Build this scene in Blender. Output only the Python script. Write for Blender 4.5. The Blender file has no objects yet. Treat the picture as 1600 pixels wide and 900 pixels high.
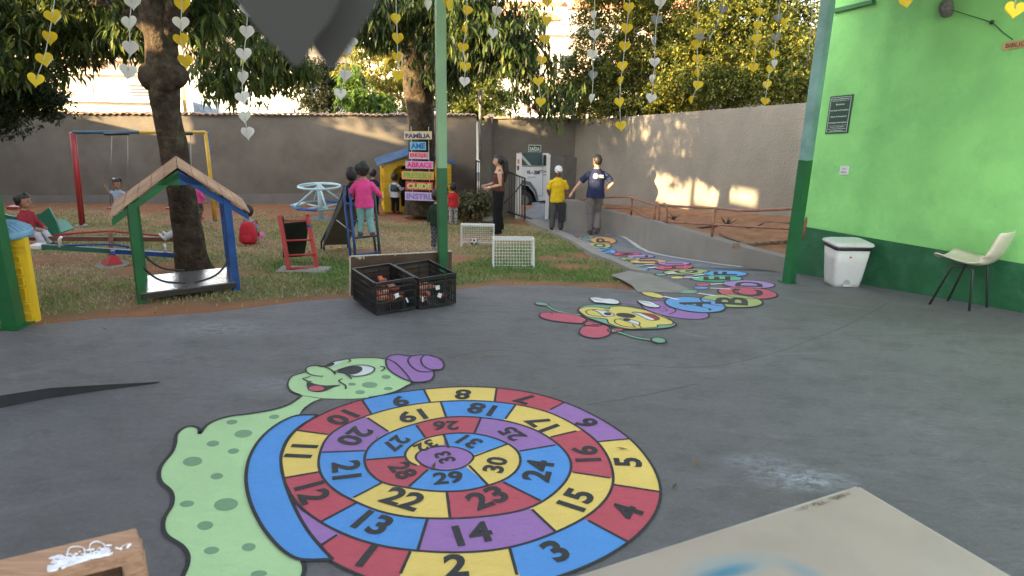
import bpy, bmesh, math, random
import numpy as np
from mathutils import Vector, Matrix, Euler, noise
from mathutils.bvhtree import BVHTree
random.seed(7); np.random.seed(7)
C = bpy.context.scene.collection; SC = bpy.context.scene
PI = math.pi; R_ = math.radians
# ---------------------------------------------------------------- camera
FPX = 1100.; EYE = 2.1; PITCH = R_(17.); ROLL = R_(1.2)
FW = Vector((0, math.cos(PITCH), -math.sin(PITCH))); _u = Vector((0, math.sin(PITCH), math.cos(PITCH))); _r = Vector((1, 0, 0))
RT = _r*math.cos(ROLL)+_u*math.sin(ROLL); UP = -_r*math.sin(ROLL)+_u*math.cos(ROLL)
CAM = Vector((0, 0, EYE))
cam = bpy.data.cameras.new('camera'); camo = bpy.data.objects.new('camera', cam); C.objects.link(camo)
m = Matrix((RT, UP, -FW)).transposed().to_4x4(); m.translation = CAM; camo.matrix_world = m
cam.sensor_width = 36; cam.lens = 36*FPX/1600; cam.clip_start = .05; cam.clip_end = 2000
cam.dof.use_dof = True; cam.dof.focus_distance = 6.5; cam.dof.aperture_fstop = 4.2
SC.camera = camo
# ---------------------------------------------------------------- light
SUN_EL = R_(14.0); SUN_TRAVEL = Vector((.84, .54, 0)).normalized()
W = bpy.data.worlds.new('World'); SC.world = W; W.use_nodes = True
nt = W.node_tree; bg = nt.nodes['Background']; bg.inputs['Strength'].default_value = .15
sky = nt.nodes.new('ShaderNodeTexSky'); sky.sky_type = 'NISHITA'; sky.sun_disc = False
sky.sun_elevation = SUN_EL; sky.sun_rotation = math.atan2(-SUN_TRAVEL.x, -SUN_TRAVEL.y)
sky.dust_density = 3.0; sky.ozone_density = .6; sky.air_density = 1.0; sky.altitude = 700
hs = nt.nodes.new('ShaderNodeHueSaturation'); hs.inputs['Saturation'].default_value = .42
nt.links.new(sky.outputs[0], hs.inputs['Color']); nt.links.new(hs.outputs[0], bg.inputs['Color'])
sl = bpy.data.lights.new('sun', 'SUN'); sl.energy = 5.0; sl.angle = R_(.6); sl.color = (1, .73, .38)
so = bpy.data.objects.new('sun', sl); C.objects.link(so)
sd = Vector((SUN_TRAVEL.x*math.cos(SUN_EL), SUN_TRAVEL.y*math.cos(SUN_EL), -math.sin(SUN_EL)))
so.rotation_euler = sd.to_track_quat('-Z', 'Y').to_euler(); so.location = (-20, -10, 12)
SC.view_settings.view_transform = 'Standard'; SC.view_settings.look = 'None'; SC.view_settings.gamma = 1
SC.view_settings.exposure = 2.7
SC.render.engine = 'CYCLES'; SC.cycles.use_denoising = True
SC.cycles.max_bounces = 7; SC.cycles.diffuse_bounces = 4; SC.cycles.transparent_max_bounces = 6

# ---------------------------------------------------------------- picture <-> place
def ray(u, v): return FW+RT*((u-800)/FPX)+UP*((450-v)/FPX)
def P(u, v, Y):
    d = ray(u, v); return CAM+d*(Y/d.y)
BRK = [(-50, 0), (5.5, 0), (6, -.02), (6.5, -.06), (7, -.12), (7.5, -.185), (18, -1.655), (21.5, -1.75), (23, -2.5), (2000, -2.5)]
def gz(y):
    for (a, b), (c, d) in zip(BRK, BRK[1:]):
        if y <= c: return b+(d-b)*(y-a)/(c-a)
    return -2.5
def G(u, v, off=0.):
    d = ray(u, v); lo, hi = .2, 300.
    for _ in range(48):
        mm = (lo+hi)/2
        if EYE+d.z*mm/d.y > gz(mm)+off: lo = mm
        else: hi = mm
    return P(u, v, lo)
def PZ(u, v, z):
    d = ray(u, v); return CAM+d*((z-EYE)/d.z)
def PPL(u, v, p0, n):
    d = ray(u, v); return CAM+d*((p0-CAM).dot(n)/d.dot(n))
def onto(p, z=None): return Vector((p[0], p[1], gz(p[1]) if z is None else z))

# ---------------------------------------------------------------- materials
MC = {}
def mat(name, col, rough=.7, var=.12, nscale=6., bump=0., bscale=40., metal=0., spec=.5, dirt=None, dirt_amt=.0, dscale=2.5, trans=0.):
    if name in MC: return MC[name]
    m = bpy.data.materials.new(name); m.use_nodes = True; n = m.node_tree; L = n.links
    p = n.nodes['Principled BSDF']; p.inputs['Roughness'].default_value = rough; p.inputs['Metallic'].default_value = metal
    p.inputs['Specular IOR Level'].default_value = spec
    tc = n.nodes.new('ShaderNodeTexCoord')
    nz = n.nodes.new('ShaderNodeTexNoise'); nz.inputs['Scale'].default_value = nscale; nz.inputs['Detail'].default_value = 6
    L.new(tc.outputs['Object'], nz.inputs['Vector'])
    mr = n.nodes.new('ShaderNodeMapRange'); mr.inputs[1].default_value = .3; mr.inputs[2].default_value = .7
    mr.inputs[3].default_value = 1-var; mr.inputs[4].default_value = 1+var
    L.new(nz.outputs[0], mr.inputs[0])
    vm = n.nodes.new('ShaderNodeVectorMath'); vm.operation = 'SCALE'; vm.inputs[0].default_value = col[:3]
    L.new(mr.outputs[0], vm.inputs['Scale']); out = vm.outputs[0]
    if dirt is not None:
        n2 = n.nodes.new('ShaderNodeTexNoise'); n2.inputs['Scale'].default_value = dscale; n2.inputs['Detail'].default_value = 8; n2.inputs['Roughness'].default_value = .7
        L.new(tc.outputs['Object'], n2.inputs['Vector'])
        r2 = n.nodes.new('ShaderNodeMapRange'); r2.inputs[1].default_value = .48; r2.inputs[2].default_value = .68; r2.inputs[4].default_value = dirt_amt
        L.new(n2.outputs[0], r2.inputs[0])
        mx = n.nodes.new('ShaderNodeMix'); mx.data_type = 'RGBA'; L.new(r2.outputs[0], mx.inputs[0]); L.new(out, mx.inputs[6]); mx.inputs[7].default_value = (*dirt, 1)
        out = mx.outputs[2]
    L.new(out, p.inputs['Base Color'])
    if bump > 0:
        b = n.nodes.new('ShaderNodeTexNoise'); b.inputs['Scale'].default_value = bscale; b.inputs['Detail'].default_value = 5
        L.new(tc.outputs['Object'], b.inputs['Vector'])
        bp = n.nodes.new('ShaderNodeBump'); bp.inputs['Strength'].default_value = 1; bp.inputs['Distance'].default_value = bump
        L.new(b.outputs[0], bp.inputs['Height']); L.new(bp.outputs[0], p.inputs['Normal'])
    MC[name] = m; return m

def floor_mat(name, cols, rough=.75, paint=None):
    """trowelled, painted concrete: blotches, streaks, pits; paint = flat paint over the same surface"""
    m = bpy.data.materials.new(name); m.use_nodes = True; n = m.node_tree; L = n.links; p = n.nodes['Principled BSDF']
    g = n.nodes.new('ShaderNodeNewGeometry')
    def nz(sc, det=6, r=.6, vec=None, dist=0):
        t = n.nodes.new('ShaderNodeTexNoise'); t.inputs['Scale'].default_value = sc; t.inputs['Detail'].default_value = det; t.inputs['Roughness'].default_value = r; t.inputs['Distortion'].default_value = dist
        L.new(vec if vec else g.outputs['Position'], t.inputs['Vector']); return t.outputs[0]
    def rng(x, a, b, c=0, d=1):
        t = n.nodes.new('ShaderNodeMapRange')
        for i, q in enumerate((a, b, c, d)): t.inputs[i+1].default_value = q
        L.new(x, t.inputs[0]); return t.outputs[0]
    def mix(f, a, b):
        t = n.nodes.new('ShaderNodeMix'); t.data_type = 'RGBA'
        for i, q in ((0, f), (6, a), (7, b)):
            if hasattr(q, 'links') or not isinstance(q, (tuple, float, int)): L.new(q, t.inputs[i])
            else: t.inputs[i].default_value = (*q, 1) if isinstance(q, tuple) else q
        return t.outputs[2]
    mp = n.nodes.new('ShaderNodeMapping'); mp.inputs['Scale'].default_value = (1, 1.7, 1); mp.inputs['Rotation'].default_value = (0, 0, .35); L.new(g.outputs['Position'], mp.inputs['Vector'])
    big = nz(.55, 5, .55, dist=.6); mid = nz(3.2, 8, .65, mp.outputs[0]); fine = nz(70, 5, .7); pit = nz(13, 8, .78, mp.outputs[0], .4)
    if paint is None:
        c = mix(rng(big, .35, .65), cols[0], cols[1]); c = mix(rng(mid, .48, .66, 0, .55), c, cols[2]); c = mix(rng(nz(1.1, 9, .7, mp.outputs[0], 1.2), .54, .66, 0, .3), c, tuple(x*1.5 for x in cols[1])); c = mix(rng(nz(26, 6, .8), .5, .7, 0, .45), c, tuple(x*1.7 for x in cols[0])); c = mix(rng(nz(.35, 4, .6), .5, .62, 0, .35), c, (.13, .118, .105))
        c = mix(rng(fine, .56, .72, 0, .35), c, tuple(x*.55 for x in cols[0]))
        vo = n.nodes.new('ShaderNodeTexVoronoi'); vo.inputs['Scale'].default_value = 1.7; L.new(g.outputs['Position'], vo.inputs['Vector'])
        c = mix(rng(vo.outputs['Distance'], .0, .018, .7, 0), c, (.02, .02, .022))
        # spilt white powder / scuffs
        for (sx, sy, sr, am) in ((1.62, 3.40, .26, 1.0), (1.43, 3.57, .22, .5), (-2.44, 5.54, .5, .6), (-1.63, 4.47, .3, .4), (-0.68, 5.03, .1, .6), (1.04, 6.82, .5, .3)):
            vm = n.nodes.new('ShaderNodeVectorMath'); vm.operation = 'SUBTRACT'; L.new(g.outputs['Position'], vm.inputs[0]); vm.inputs[1].default_value = (sx, sy, 0)
            ms = n.nodes.new('ShaderNodeVectorMath'); ms.operation = 'MULTIPLY'; L.new(vm.outputs[0], ms.inputs[0]); ms.inputs[1].default_value = (.75/sr, 1.6/sr, 0)
            ln = n.nodes.new('ShaderNodeVectorMath'); ln.operation = 'LENGTH'; L.new(ms.outputs[0], ln.inputs[0])
            f1 = rng(ln.outputs['Value'], .1, 1, 1, 0)
            mu = n.nodes.new('ShaderNodeMath'); mu.operation = 'MULTIPLY'; L.new(f1, mu.inputs[0]); L.new(rng(pit, .42, .66, 0, am), mu.inputs[1])
            c = mix(mu.outputs[0], c, (.5, .55, .62))
    else:
        c = mix(rng(mid, .3, .75, 0, .3), paint, tuple(x*.72 for x in paint)); c = mix(rng(fine, .5, .75, 0, .25), c, tuple(min(1, x*1.25+.02) for x in paint))
        c = mix(rng(pit, .64, .74, 0, .6), c, (.13, .13, .135)); c = mix(rng(big, .35, .7, 0, .16), c, (.16, .15, .14))
    L.new(c, p.inputs['Base Color']); p.inputs['Roughness'].default_value = rough; p.inputs['Specular IOR Level'].default_value = .35
    L.new(rng(pit, .3, .8, rough-.15, rough+.12), p.inputs['Roughness'])
    h = n.nodes.new('ShaderNodeMath'); h.operation = 'ADD'
    a1 = n.nodes.new('ShaderNodeMath'); a1.operation = 'MULTIPLY'; a1.inputs[1].default_value = .35; L.new(fine, a1.inputs[0]); L.new(pit, h.inputs[0]); L.new(a1.outputs[0], h.inputs[1])
    b = n.nodes.new('ShaderNodeBump'); b.inputs['Distance'].default_value = .022 if paint is None else .014; b.inputs['Strength'].default_value = 1
    L.new(h.outputs[0], b.inputs['Height']); L.new(b.outputs[0], p.inputs['Normal'])
    MC[name] = m; return m

def attr_mat(name, rough=.6, trans=0., attr='tint', spec=.4, bump=0.):
    m = bpy.data.materials.new(name); m.use_nodes = True; n = m.node_tree; p = n.nodes['Principled BSDF']
    a = n.nodes.new('ShaderNodeAttribute'); a.attribute_name = attr
    n.links.new(a.outputs['Color'], p.inputs['Base Color']); p.inputs['Roughness'].default_value = rough; p.inputs['Specular IOR Level'].default_value = spec
    if trans:
        t = n.nodes.new('ShaderNodeBsdfTranslucent'); mx = n.nodes.new('ShaderNodeMixShader'); mx.inputs[0].default_value = trans
        o = n.nodes['Material Output']; n.links.new(a.outputs['Color'], t.inputs['Color'])
        n.links.new(p.outputs[0], mx.inputs[1]); n.links.new(t.outputs[0], mx.inputs[2]); n.links.new(mx.outputs[0], o.inputs['Surface'])
    if bump:
        g = n.nodes.new('ShaderNodeNewGeometry'); b = n.nodes.new('ShaderNodeTexNoise'); b.inputs['Scale'].default_value = 18; b.inputs['Detail'].default_value = 8; b.inputs['Roughness'].default_value = .7
        bp = n.nodes.new('ShaderNodeBump'); bp.inputs['Distance'].default_value = bump; n.links.new(g.outputs['Position'], b.inputs['Vector']); n.links.new(b.outputs[0], bp.inputs['Height']); n.links.new(bp.outputs[0], p.inputs['Normal'])
    return m

# ---------------------------------------------------------------- object helpers
def tag(o, label=None, cat=None, group=None, kind=None):
    if label: o['label'] = label
    if cat: o['category'] = cat
    if group: o['group'] = group
    if kind: o['kind'] = kind
    return o
def empty(name, loc, label, cat, group=None, rz=0):
    o = bpy.data.objects.new(name, None); C.objects.link(o); o.location = loc; o.rotation_euler.z = rz; o.empty_display_size = .1
    return tag(o, label, cat, group)
def link(name, me, parent=None):
    o = bpy.data.objects.new(name, me); C.objects.link(o)
    if parent is not None:
        o.parent = parent
        if parent.type == 'EMPTY': o.matrix_parent_inverse = (Matrix.Translation(parent.location) @ parent.rotation_euler.to_matrix().to_4x4()).inverted()
    return o
def dup(o, parent=None):
    c = o.copy(); C.objects.link(c)
    if parent is not None: c.parent = parent
    for ch in o.children: dup(ch, c)
    return c
class MB:
    """collects shapes (world coordinates) into one mesh"""
    def __init__(s): s.b = bmesh.new(); s.mi = 0
    def _set(s, fs):
        for f in fs: f.material_index = s.mi
        return fs
    def box(s, c, size, rot=None, bev=0.):
        r = bmesh.ops.create_cube(s.b, size=1); vs = r['verts']
        M = Matrix.Translation(Vector(c)) @ (rot.to_4x4() if rot is not None else Matrix.Identity(4)) @ Matrix.Diagonal((*size, 1))
        bmesh.ops.transform(s.b, matrix=M, verts=vs)
        fs = set(f for v in vs for f in v.link_faces); s._set(fs)
        if bev > 0:
            es = list(set(e for v in vs for e in v.link_edges))
            r = bmesh.ops.bevel(s.b, geom=es, offset=bev, segments=2, affect='EDGES', profile=.6); s._set(r['faces'])
        return s
    def tube(s, pts, rad, n=10, cap=True, flat=1., side=None):
        pts = [Vector(p) for p in pts]; rad = rad if hasattr(rad, '__len__') else [rad]*len(pts)
        rings = []; prev = None
        for i, p in enumerate(pts):
            t = (pts[min(i+1, len(pts)-1)]-pts[max(i-1, 0)])
            t = t.normalized() if t.length > 1e-9 else Vector((0, 0, 1))
            if side is not None: a = (Vector(side)-t*Vector(side).dot(t)); a = a.normalized() if a.length > 1e-4 else t.orthogonal().normalized()
            elif prev is None: a = t.orthogonal().normalized()
            else: a = (prev-t*prev.dot(t)); a = a.normalized() if a.length > 1e-6 else t.orthogonal().normalized()
            prev = a; b = t.cross(a)
            rr = rad[i]; ra, rb = (rr, rr*flat) if not hasattr(rr, '__len__') else rr
            rings.append([s.b.verts.new(p+a*(math.cos(2*PI*k/n)*ra)+b*(math.sin(2*PI*k/n)*rb)) for k in range(n)])
        fs = []
        for r0, r1 in zip(rings, rings[1:]):
            for k in range(n): fs.append(s.b.faces.new((r0[k], r0[(k+1) % n], r1[(k+1) % n], r1[k])))
        if cap:
            fs.append(s.b.faces.new(rings[0][::-1])); fs.append(s.b.faces.new(rings[-1]))
        s._set(fs)
        for f in fs: f.smooth = n > 4 and len(f.verts) == 4
        return s
    def bar(s, a, b, w, h, up=(0, 0, 1)):
        a, b = Vector(a), Vector(b); t = (b-a).normalized(); u = Vector(up); x = t.cross(u)
        x = x.normalized() if x.length > 1e-5 else t.orthogonal().normalized(); z = x.cross(t)
        return s.box((a+b)/2, (w, (b-a).length, h), Matrix((x, t, z)).transposed())
    def sph(s, c, r, n=16, rot=None):
        r = r if hasattr(r, '__len__') else (r, r, r)
        q = bmesh.ops.create_uvsphere(s.b, u_segments=n, v_segments=max(6, n//2), radius=1)
        bmesh.ops.transform(s.b, matrix=Matrix.Translation(Vector(c)) @ (rot.to_4x4() if rot is not None else Matrix.Identity(4)) @ Matrix.Diagonal((*r, 1)), verts=q['verts'])
        fs = set(f for v in q['verts'] for f in v.link_faces); s._set(fs)
        for f in fs: f.smooth = True
        return s
    def prism(s, poly, ext):
        """closed solid: polygon (3-D points) pushed along ext"""
        ext = Vector(ext); a = [s.b.verts.new(Vector(p)) for p in poly]; b = [s.b.verts.new(Vector(p)+ext) for p in poly]; n = len(a); fs = []
        fs.append(s.b.faces.new(a[::-1])); fs.append(s.b.faces.new(b))
        for i in range(n): fs.append(s.b.faces.new((a[i], a[(i+1) % n], b[(i+1) % n], b[i])))
        s._set(fs); return s
    def quad(s, *p):
        s._set([s.b.faces.new([s.b.verts.new(Vector(q)) for q in p])]); return s
    def slab(s, q, th, n=None):
        """quad given by 4 points with thickness"""
        q = [Vector(p) for p in q]; nn = Vector(n) if n is not None else (q[1]-q[0]).cross(q[3]-q[0]).normalized(); return s.prism(q, nn*th)
    def build(s, name, mats, parent=None, smooth=False, jitter=0.):
        bmesh.ops.recalc_face_normals(s.b, faces=s.b.faces)
        if jitter:
            for v in s.b.verts: v.co += noise.noise_vector(v.co*3.)*jitter
        me = bpy.data.meshes.new(name); s.b.to_mesh(me); s.b.free()
        for mm in (mats if isinstance(mats, (list, tuple)) else [mats]): me.materials.append(mm)
        if smooth:
            for p in me.polygons: p.use_smooth = True
        return link(name, me, parent)
def text_mesh(txt, size=1., bold=.0, align='CENTER', spacing=1.):
    cu = bpy.data.curves.new('lettering', 'FONT'); cu.body = txt; cu.size = size; cu.offset = bold; cu.align_x = align; cu.align_y = 'CENTER'; cu.space_character = spacing; cu.resolution_u = 3
    o = bpy.data.objects.new('lettering', cu); C.objects.link(o); dg = bpy.context.evaluated_depsgraph_get(); dg.update()
    me = bpy.data.meshes.new_from_object(o.evaluated_get(dg)); bpy.data.objects.remove(o); bpy.data.curves.remove(cu)
    vs = [v.co.copy() for v in me.vertices]; fs = [list(p.vertices) for p in me.polygons]; bpy.data.meshes.remove(me)
    return vs, fs
def text_on(txt, o, ex, ey, width, height, m, parent, off=.002, name='lettering', bold=.02):
    """flat lettering on a surface: o centre, ex/ey unit axes; fitted into width x height"""
    vs, fs = text_mesh(txt, 1, bold); x0 = min(v.x for v in vs); x1 = max(v.x for v in vs); y0 = min(v.y for v in vs); y1 = max(v.y for v in vs)
    ex, ey = Vector(ex).normalized(), Vector(ey).normalized(); nn = ex.cross(ey)
    sx = width/(x1-x0); sy = height/(y1-y0)
    me = bpy.data.meshes.new(name); me.from_pydata([Vector(o)+ex*((v.x-(x0+x1)/2)*sx)+ey*((v.y-(y0+y1)/2)*sy)+nn*off for v in vs], [], fs); me.materials.append(m)
    return link(name, me, parent)

def drape_bm(polys, off, brk=True):
    b = bmesh.new()
    for poly in polys:
        vs = [b.verts.new((p[0], p[1], 0)) for p in poly]; b.faces.new(vs)
    bmesh.ops.triangulate(b, faces=b.faces[:])
    if brk:
        for y, _ in BRK[1:-1]:
            bmesh.ops.bisect_plane(b, geom=b.verts[:]+b.edges[:]+b.faces[:], plane_co=(0, y, 0), plane_no=(0, 1, 0))
    for v in b.verts: v.co.z = gz(v.co.y)+off
    for f in b.faces:
        f.normal_update()
        if f.normal.z < 0: f.normal_flip()
    return b
def sheet(name, polys, m, off, parent=None):
    b = drape_bm(polys, off); me = bpy.data.meshes.new(name); b.to_mesh(me); b.free(); me.materials.append(m); return link(name, me, parent)
def ribbon_polys(pts, w, closed=False):
    pts = [Vector((p[0], p[1])) for p in pts]; n = len(pts); out = []; L = []; Rr = []
    for i in range(n):
        a = pts[(i-1) % n] if (closed or i > 0) else pts[i]; c = pts[(i+1) % n] if (closed or i < n-1) else pts[i]
        t = (c-a); t = t.normalized() if t.length > 1e-9 else Vector((1, 0)); q = Vector((-t.y, t.x))*w/2
        L.append(pts[i]+q); Rr.append(pts[i]-q)
    for i in range(n if closed else n-1):
        j = (i+1) % n; out.append([L[i], L[j], Rr[j], Rr[i]])
    return out
def smooth(pts, k=5, closed=False):
    """Catmull-Rom"""
    pts = [Vector(p) for p in pts]; n = len(pts); out = []
    rng = n if closed else n-1
    for i in range(rng):
        p0 = pts[(i-1) % n] if closed or i > 0 else pts[i]; p1 = pts[i]; p2 = pts[(i+1) % n]; p3 = pts[(i+2) % n] if closed or i+2 < n else pts[(i+1) % n]
        for j in range(k):
            t = j/k; out.append(.5*((2*p1)+(p2-p0)*t+(2*p0-5*p1+4*p2-p3)*t*t+(3*p1-p0-3*p2+p3)*t**3))
    if not closed: out.append(pts[-1])
    return out
def pxg(pts): return [G(*p) for p in pts]

# ================================================================ GROUND
CONC = floor_mat('painted_concrete', ((.145, .142, .15), (.185, .18, .19), (.10, .097, .10)), .62)
CONC2 = mat('bare_concrete', (.25, .235, .205), .85, .15, 5, .006, 30, dirt=(.16, .14, .12), dirt_amt=.6)
RAMPC = floor_mat('ramp_concrete', ((.17, .18, .20), (.22, .23, .25), (.13, .135, .15)), .7)
def garden_tint(x, y):
    n1 = noise.noise(Vector((x*.55, y*.55, 3.1))); n2 = noise.noise(Vector((x*1.7, y*1.7, 8.2))); n3 = noise.noise(Vector((x*6, y*6, 1.5)))
    return n1, n2, n3
EDGE = [(-300, 540), (-60, 520), (0, 515), (22, 512), (80, 506), (150, 498), (233, 495), (330, 488), (400, 480), (470, 471), (547, 465), (600, 458), (660, 455), (720, 452), (770, 446), (860, 446), (930, 449), (985, 453), (1000, 451)]
EDGEW = pxg(EDGE)
KL = pxg([(987, 424), (960, 412), (925, 400), (891, 377), (855, 361), (821, 346), (800, 336)])
def edge_y(x):
    for a, b in zip(EDGEW, EDGEW[1:]):
        if a.x <= x <= b.x: return a.y+(b.y-a.y)*(x-a.x)/(b.x-a.x+1e-9)
    return 5.5 if x < 0 else 7.7
def greenness(x, y):
    n1, n2, n3 = garden_tint(x, y)
    d = y-edge_y(x); g = .26+n1*.6+n2*.4
    g += .95*math.exp(-((x-.3)**2/3.2+(y-9.7)**2/5.)) + .7*math.exp(-((x+2.4)**2/1.2+(y-8.9)**2/.7)) + .25*math.exp(-((x+3.6)**2/6+(y-7.6)**2/.6))
    return g-.5*math.exp(-((x+1.9)**2/2+(y-12)**2/4))
def bare(x, y):
    n1, n2, n3 = garden_tint(x+9, y-4); d = y-edge_y(x)
    b = .02+n1*.6+n2*.6+.95*math.exp(-(d-.15)**2/.09)+.5*math.exp(-((x+3.0)**2/.9+(y-6.9)**2/.25))+.5*math.exp(-((x+4.6)**2/.8+(y-8.6)**2/.5))+.6*math.exp(-((x+1.5)**2/1.3+(y-10.3)**2/1.2))
    b += .75/(1+math.exp(-(y-18.6-.2*x*0)*1.6))+.25*math.exp(-((x+9.)**2/5+(y-14)**2/2.))+.5*math.exp(-((x-.9)**2/.5+(y-7.9)**2/.12))
    return b
def build_garden():
    xs = np.concatenate([np.linspace(-200, -20, 10), np.arange(-19.8, 8, .17), np.linspace(8.4, 200, 12)]); ys = np.concatenate([[-60, -20, 0], np.arange(4.6, 22.1, .17), [23, 26, 30, 40, 60, 100, 200, 500, 1200]])
    vs = []; cols = []
    for y in ys:
        for x in xs:
            z = gz(y)-.035
            if -19 < x < 6 and 5 < y < 21.4: z += .02*noise.noise(Vector((x*1.1, y*1.1, 0)))+.008*noise.noise(Vector((x*5, y*5, 0)))
            vs.append((x, y, z))
            if y < 22:
                b = min(1, max(0, bare(x, y)*1.6)); g = min(1, max(0, greenness(x, y)))
                n3 = garden_tint(x, y)[2]
                dry = (.30+.07*n3, .215+.05*n3, .125); gr = (.12, .15, .055); so_ = (.30+.06*n3, .14+.03*n3, .078)
                c = [dry[i]*(1-g)+gr[i]*g for i in range(3)]; c = [c[i]*(1-b)+so_[i]*b for i in range(3)]
            else: c = (.2, .19, .18)
            cols.append((*c, 1))
    nx = len(xs); fs = [(j*nx+i, j*nx+i+1, (j+1)*nx+i+1, (j+1)*nx+i) for j in range(len(ys)-1) for i in range(nx-1)]
    me = bpy.data.meshes.new('garden_ground'); me.from_pydata(vs, [], fs)
    a = me.color_attributes.new('tint', 'FLOAT_COLOR', 'POINT'); a.data.foreach_set('color', np.array(cols, 'f').ravel())
    for p in me.polygons: p.use_smooth = True
    me.materials.append(attr_mat('soil', .95, bump=.03, spec=.15)); tag(link('garden_ground', me), kind='structure')
build_garden()
# patio and ramp as one sheet of painted concrete
RW_BASE = pxg([(882, 362), (947, 366), (977, 370), (1013, 392), (1100, 408), (1160, 416), (1228, 426)])
H0, H1 = G(1244, 427), G(1600, 489); HD = (H1-H0).normalized()
KR = pxg([(1004, 434), (1020, 430), (985, 414), (950, 402), (912, 381), (872, 361), (838, 344)])
patio = [(p.x, p.y) for p in EDGEW]+[(p.x, p.y) for p in KR]
ramp_end = [(.62, 21.6), (1.9, 21.6), (G(868, 345).x+.3, 19.2)]
HF = H0+HD*9
patio_poly = [(p.x, p.y) for p in EDGEW]+[(p.x, p.y) for p in KR[:1]]+[(H0.x+.4, H0.y+.3), (H0.x+.5, H0.y), (HF.x+.3, HF.y), (HF.x, -4), (-9, -4), (-9, EDGEW[0].y)]
tag(sheet('patio', [patio_poly], CONC, .0), kind='structure')
ramp_poly = [(p.x, p.y) for p in KR]+[(.2, 19.6), (.75, 21.6), (2.2, 21.6), (1.75, 19.3), (RW_BASE[0].x+.1, RW_BASE[0].y+.2)]+[(p.x+.04, p.y+.06) for p in RW_BASE]+[(H0.x+.4, H0.y+.3)]
tag(sheet('ramp', [ramp_poly], RAMPC, -.004), kind='structure')
# patio rim (a real edge against the soil)
mb = MB()
for a, b in zip(EDGEW, EDGEW[1:]):
    a2, b2 = onto(a), onto(b); mb.quad(a2, b2, b2-Vector((0, 0, .09)), a2-Vector((0, 0, .09)))
tag(mb.build('patio_edge', CONC2), kind='structure')
# garden kerb and the landing wedge
mb = MB()
Kl = KL[:]; Kr = [G(1004, 434)]+[KR[i] for i in (2, 3, 4, 5, 6)]
Kl = pxg([(985, 424), (958, 411), (925, 399), (890, 377), (855, 361), (820, 345)]); Kr = pxg([(1012, 428), (985, 415), (950, 402), (915, 381), (875, 361), (838, 344)])
for i in range(5):
    q = [onto(Kl[i]), onto(Kr[i]), onto(Kr[i+1]), onto(Kl[i+1])]
    top = [p+Vector((0, 0, .035)) for p in q]; mb.prism([p-Vector((0, 0, .12)) for p in q], (0, 0, .155))
tag(mb.build('garden_kerb', CONC2), kind='structure')
tag(sheet('concrete_landing', [[(p.x, p.y) for p in pxg([(954, 430), (986, 423), (1014, 428), (1040, 437), (1077, 452), (1060, 458), (996, 457), (988, 447), (972, 438)])]], CONC2, .005), kind='structure')
# low raised lip of the slab at the left
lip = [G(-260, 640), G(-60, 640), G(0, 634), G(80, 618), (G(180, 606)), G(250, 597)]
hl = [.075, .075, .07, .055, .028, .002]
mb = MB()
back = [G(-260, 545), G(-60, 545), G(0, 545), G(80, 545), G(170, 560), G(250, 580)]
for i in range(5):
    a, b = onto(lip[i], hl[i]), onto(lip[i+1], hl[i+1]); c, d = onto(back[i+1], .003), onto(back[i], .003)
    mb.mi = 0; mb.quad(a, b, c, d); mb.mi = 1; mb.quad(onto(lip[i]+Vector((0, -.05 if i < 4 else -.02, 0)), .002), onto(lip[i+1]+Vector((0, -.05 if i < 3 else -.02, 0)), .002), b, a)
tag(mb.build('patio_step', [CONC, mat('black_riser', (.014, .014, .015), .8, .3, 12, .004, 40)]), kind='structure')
tag(sheet('painted_line', [ribbon_polys([p+Vector((-.03, -.09, 0)) for p in smooth(RW_BASE[1:6], 4)], .09)[i] for i in range(16)], floor_mat('white_line', None, .7, (.62, .64, .66)), .002), kind='structure')
# street outside
tag(sheet('street', [[(-200, 21.9), (200, 21.9), (200, 36), (-200, 36)]], mat('asphalt', (.075, .075, .08), .9, .2, 3, .006, 60), -.01), kind='structure')

# hairline cracks and patch seams
CRK = mat('crack', (.02, .02, .02), .95)
for q_ in ([(917, 632), (960, 626), (1010, 617), (1090, 600)], [(905, 573), (980, 570), (1060, 574), (1130, 570), (1230, 545), (1330, 505), (1390, 472)], [(1310, 470), (1280, 462), (1240, 458)], [(700, 560), (760, 548), (830, 551)]):
    k_ = smooth([G(*p) for p in q_], 8); k_ = [p+Vector((random.uniform(-.006, .006), random.uniform(-.008, .008), 0)) for p in k_]
    tag(sheet('floor_crack', ribbon_polys(k_, .003), CRK, .0012), kind='structure')
# ================================================================ FLOOR PAINTINGS
def pm(name, c): return floor_mat('paint_'+name, None, .62, c)
KEYS = dict(r=(.56, .085, .125), b=(.09, .33, .80), y=(.90, .66, .17), p=(.37, .18, .49), k=(.025, .027, .032), g=(.50, .76, .39), gs=(.21, .38, .22), w=(.80, .82, .84), pk=(.62, .10, .16),
            ol=(.42, .50, .18), gn=(.13, .50, .28), lp=(.44, .27, .60), or_=(.75, .40, .13), tq=(.20, .44, .30), mg=(.75, .06, .25), bb=(.13, .38, .78), yf=(.80, .66, .16), bt=(.36, .03, .05))
PM = {k: pm(k, c) for k, c in KEYS.items()}
def paint(name, polys, key, lay, root): return sheet(name, polys, PM[key], .002+lay*.0011, root)
def line(name, ptsw, w, root, lay=6, closed=False, key='k'): return paint(name, ribbon_polys(ptsw, w, closed), key, lay, root)
def ell(u, v, ru, rv, rot=0, n=28):
    return [G(u+math.cos(t)*ru*math.cos(rot)-math.sin(t)*rv*math.sin(rot), v+math.cos(t)*ru*math.sin(rot)+math.sin(t)*rv*math.cos(rot)) for t in [2*PI*k/n for k in range(n)]]
Z6 = lambda pts: [(230+x*.378, 560+y*.378) for x, y in pts]
Z5 = lambda pts: [(420+x/5, 530+y/5) for x, y in pts]
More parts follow.
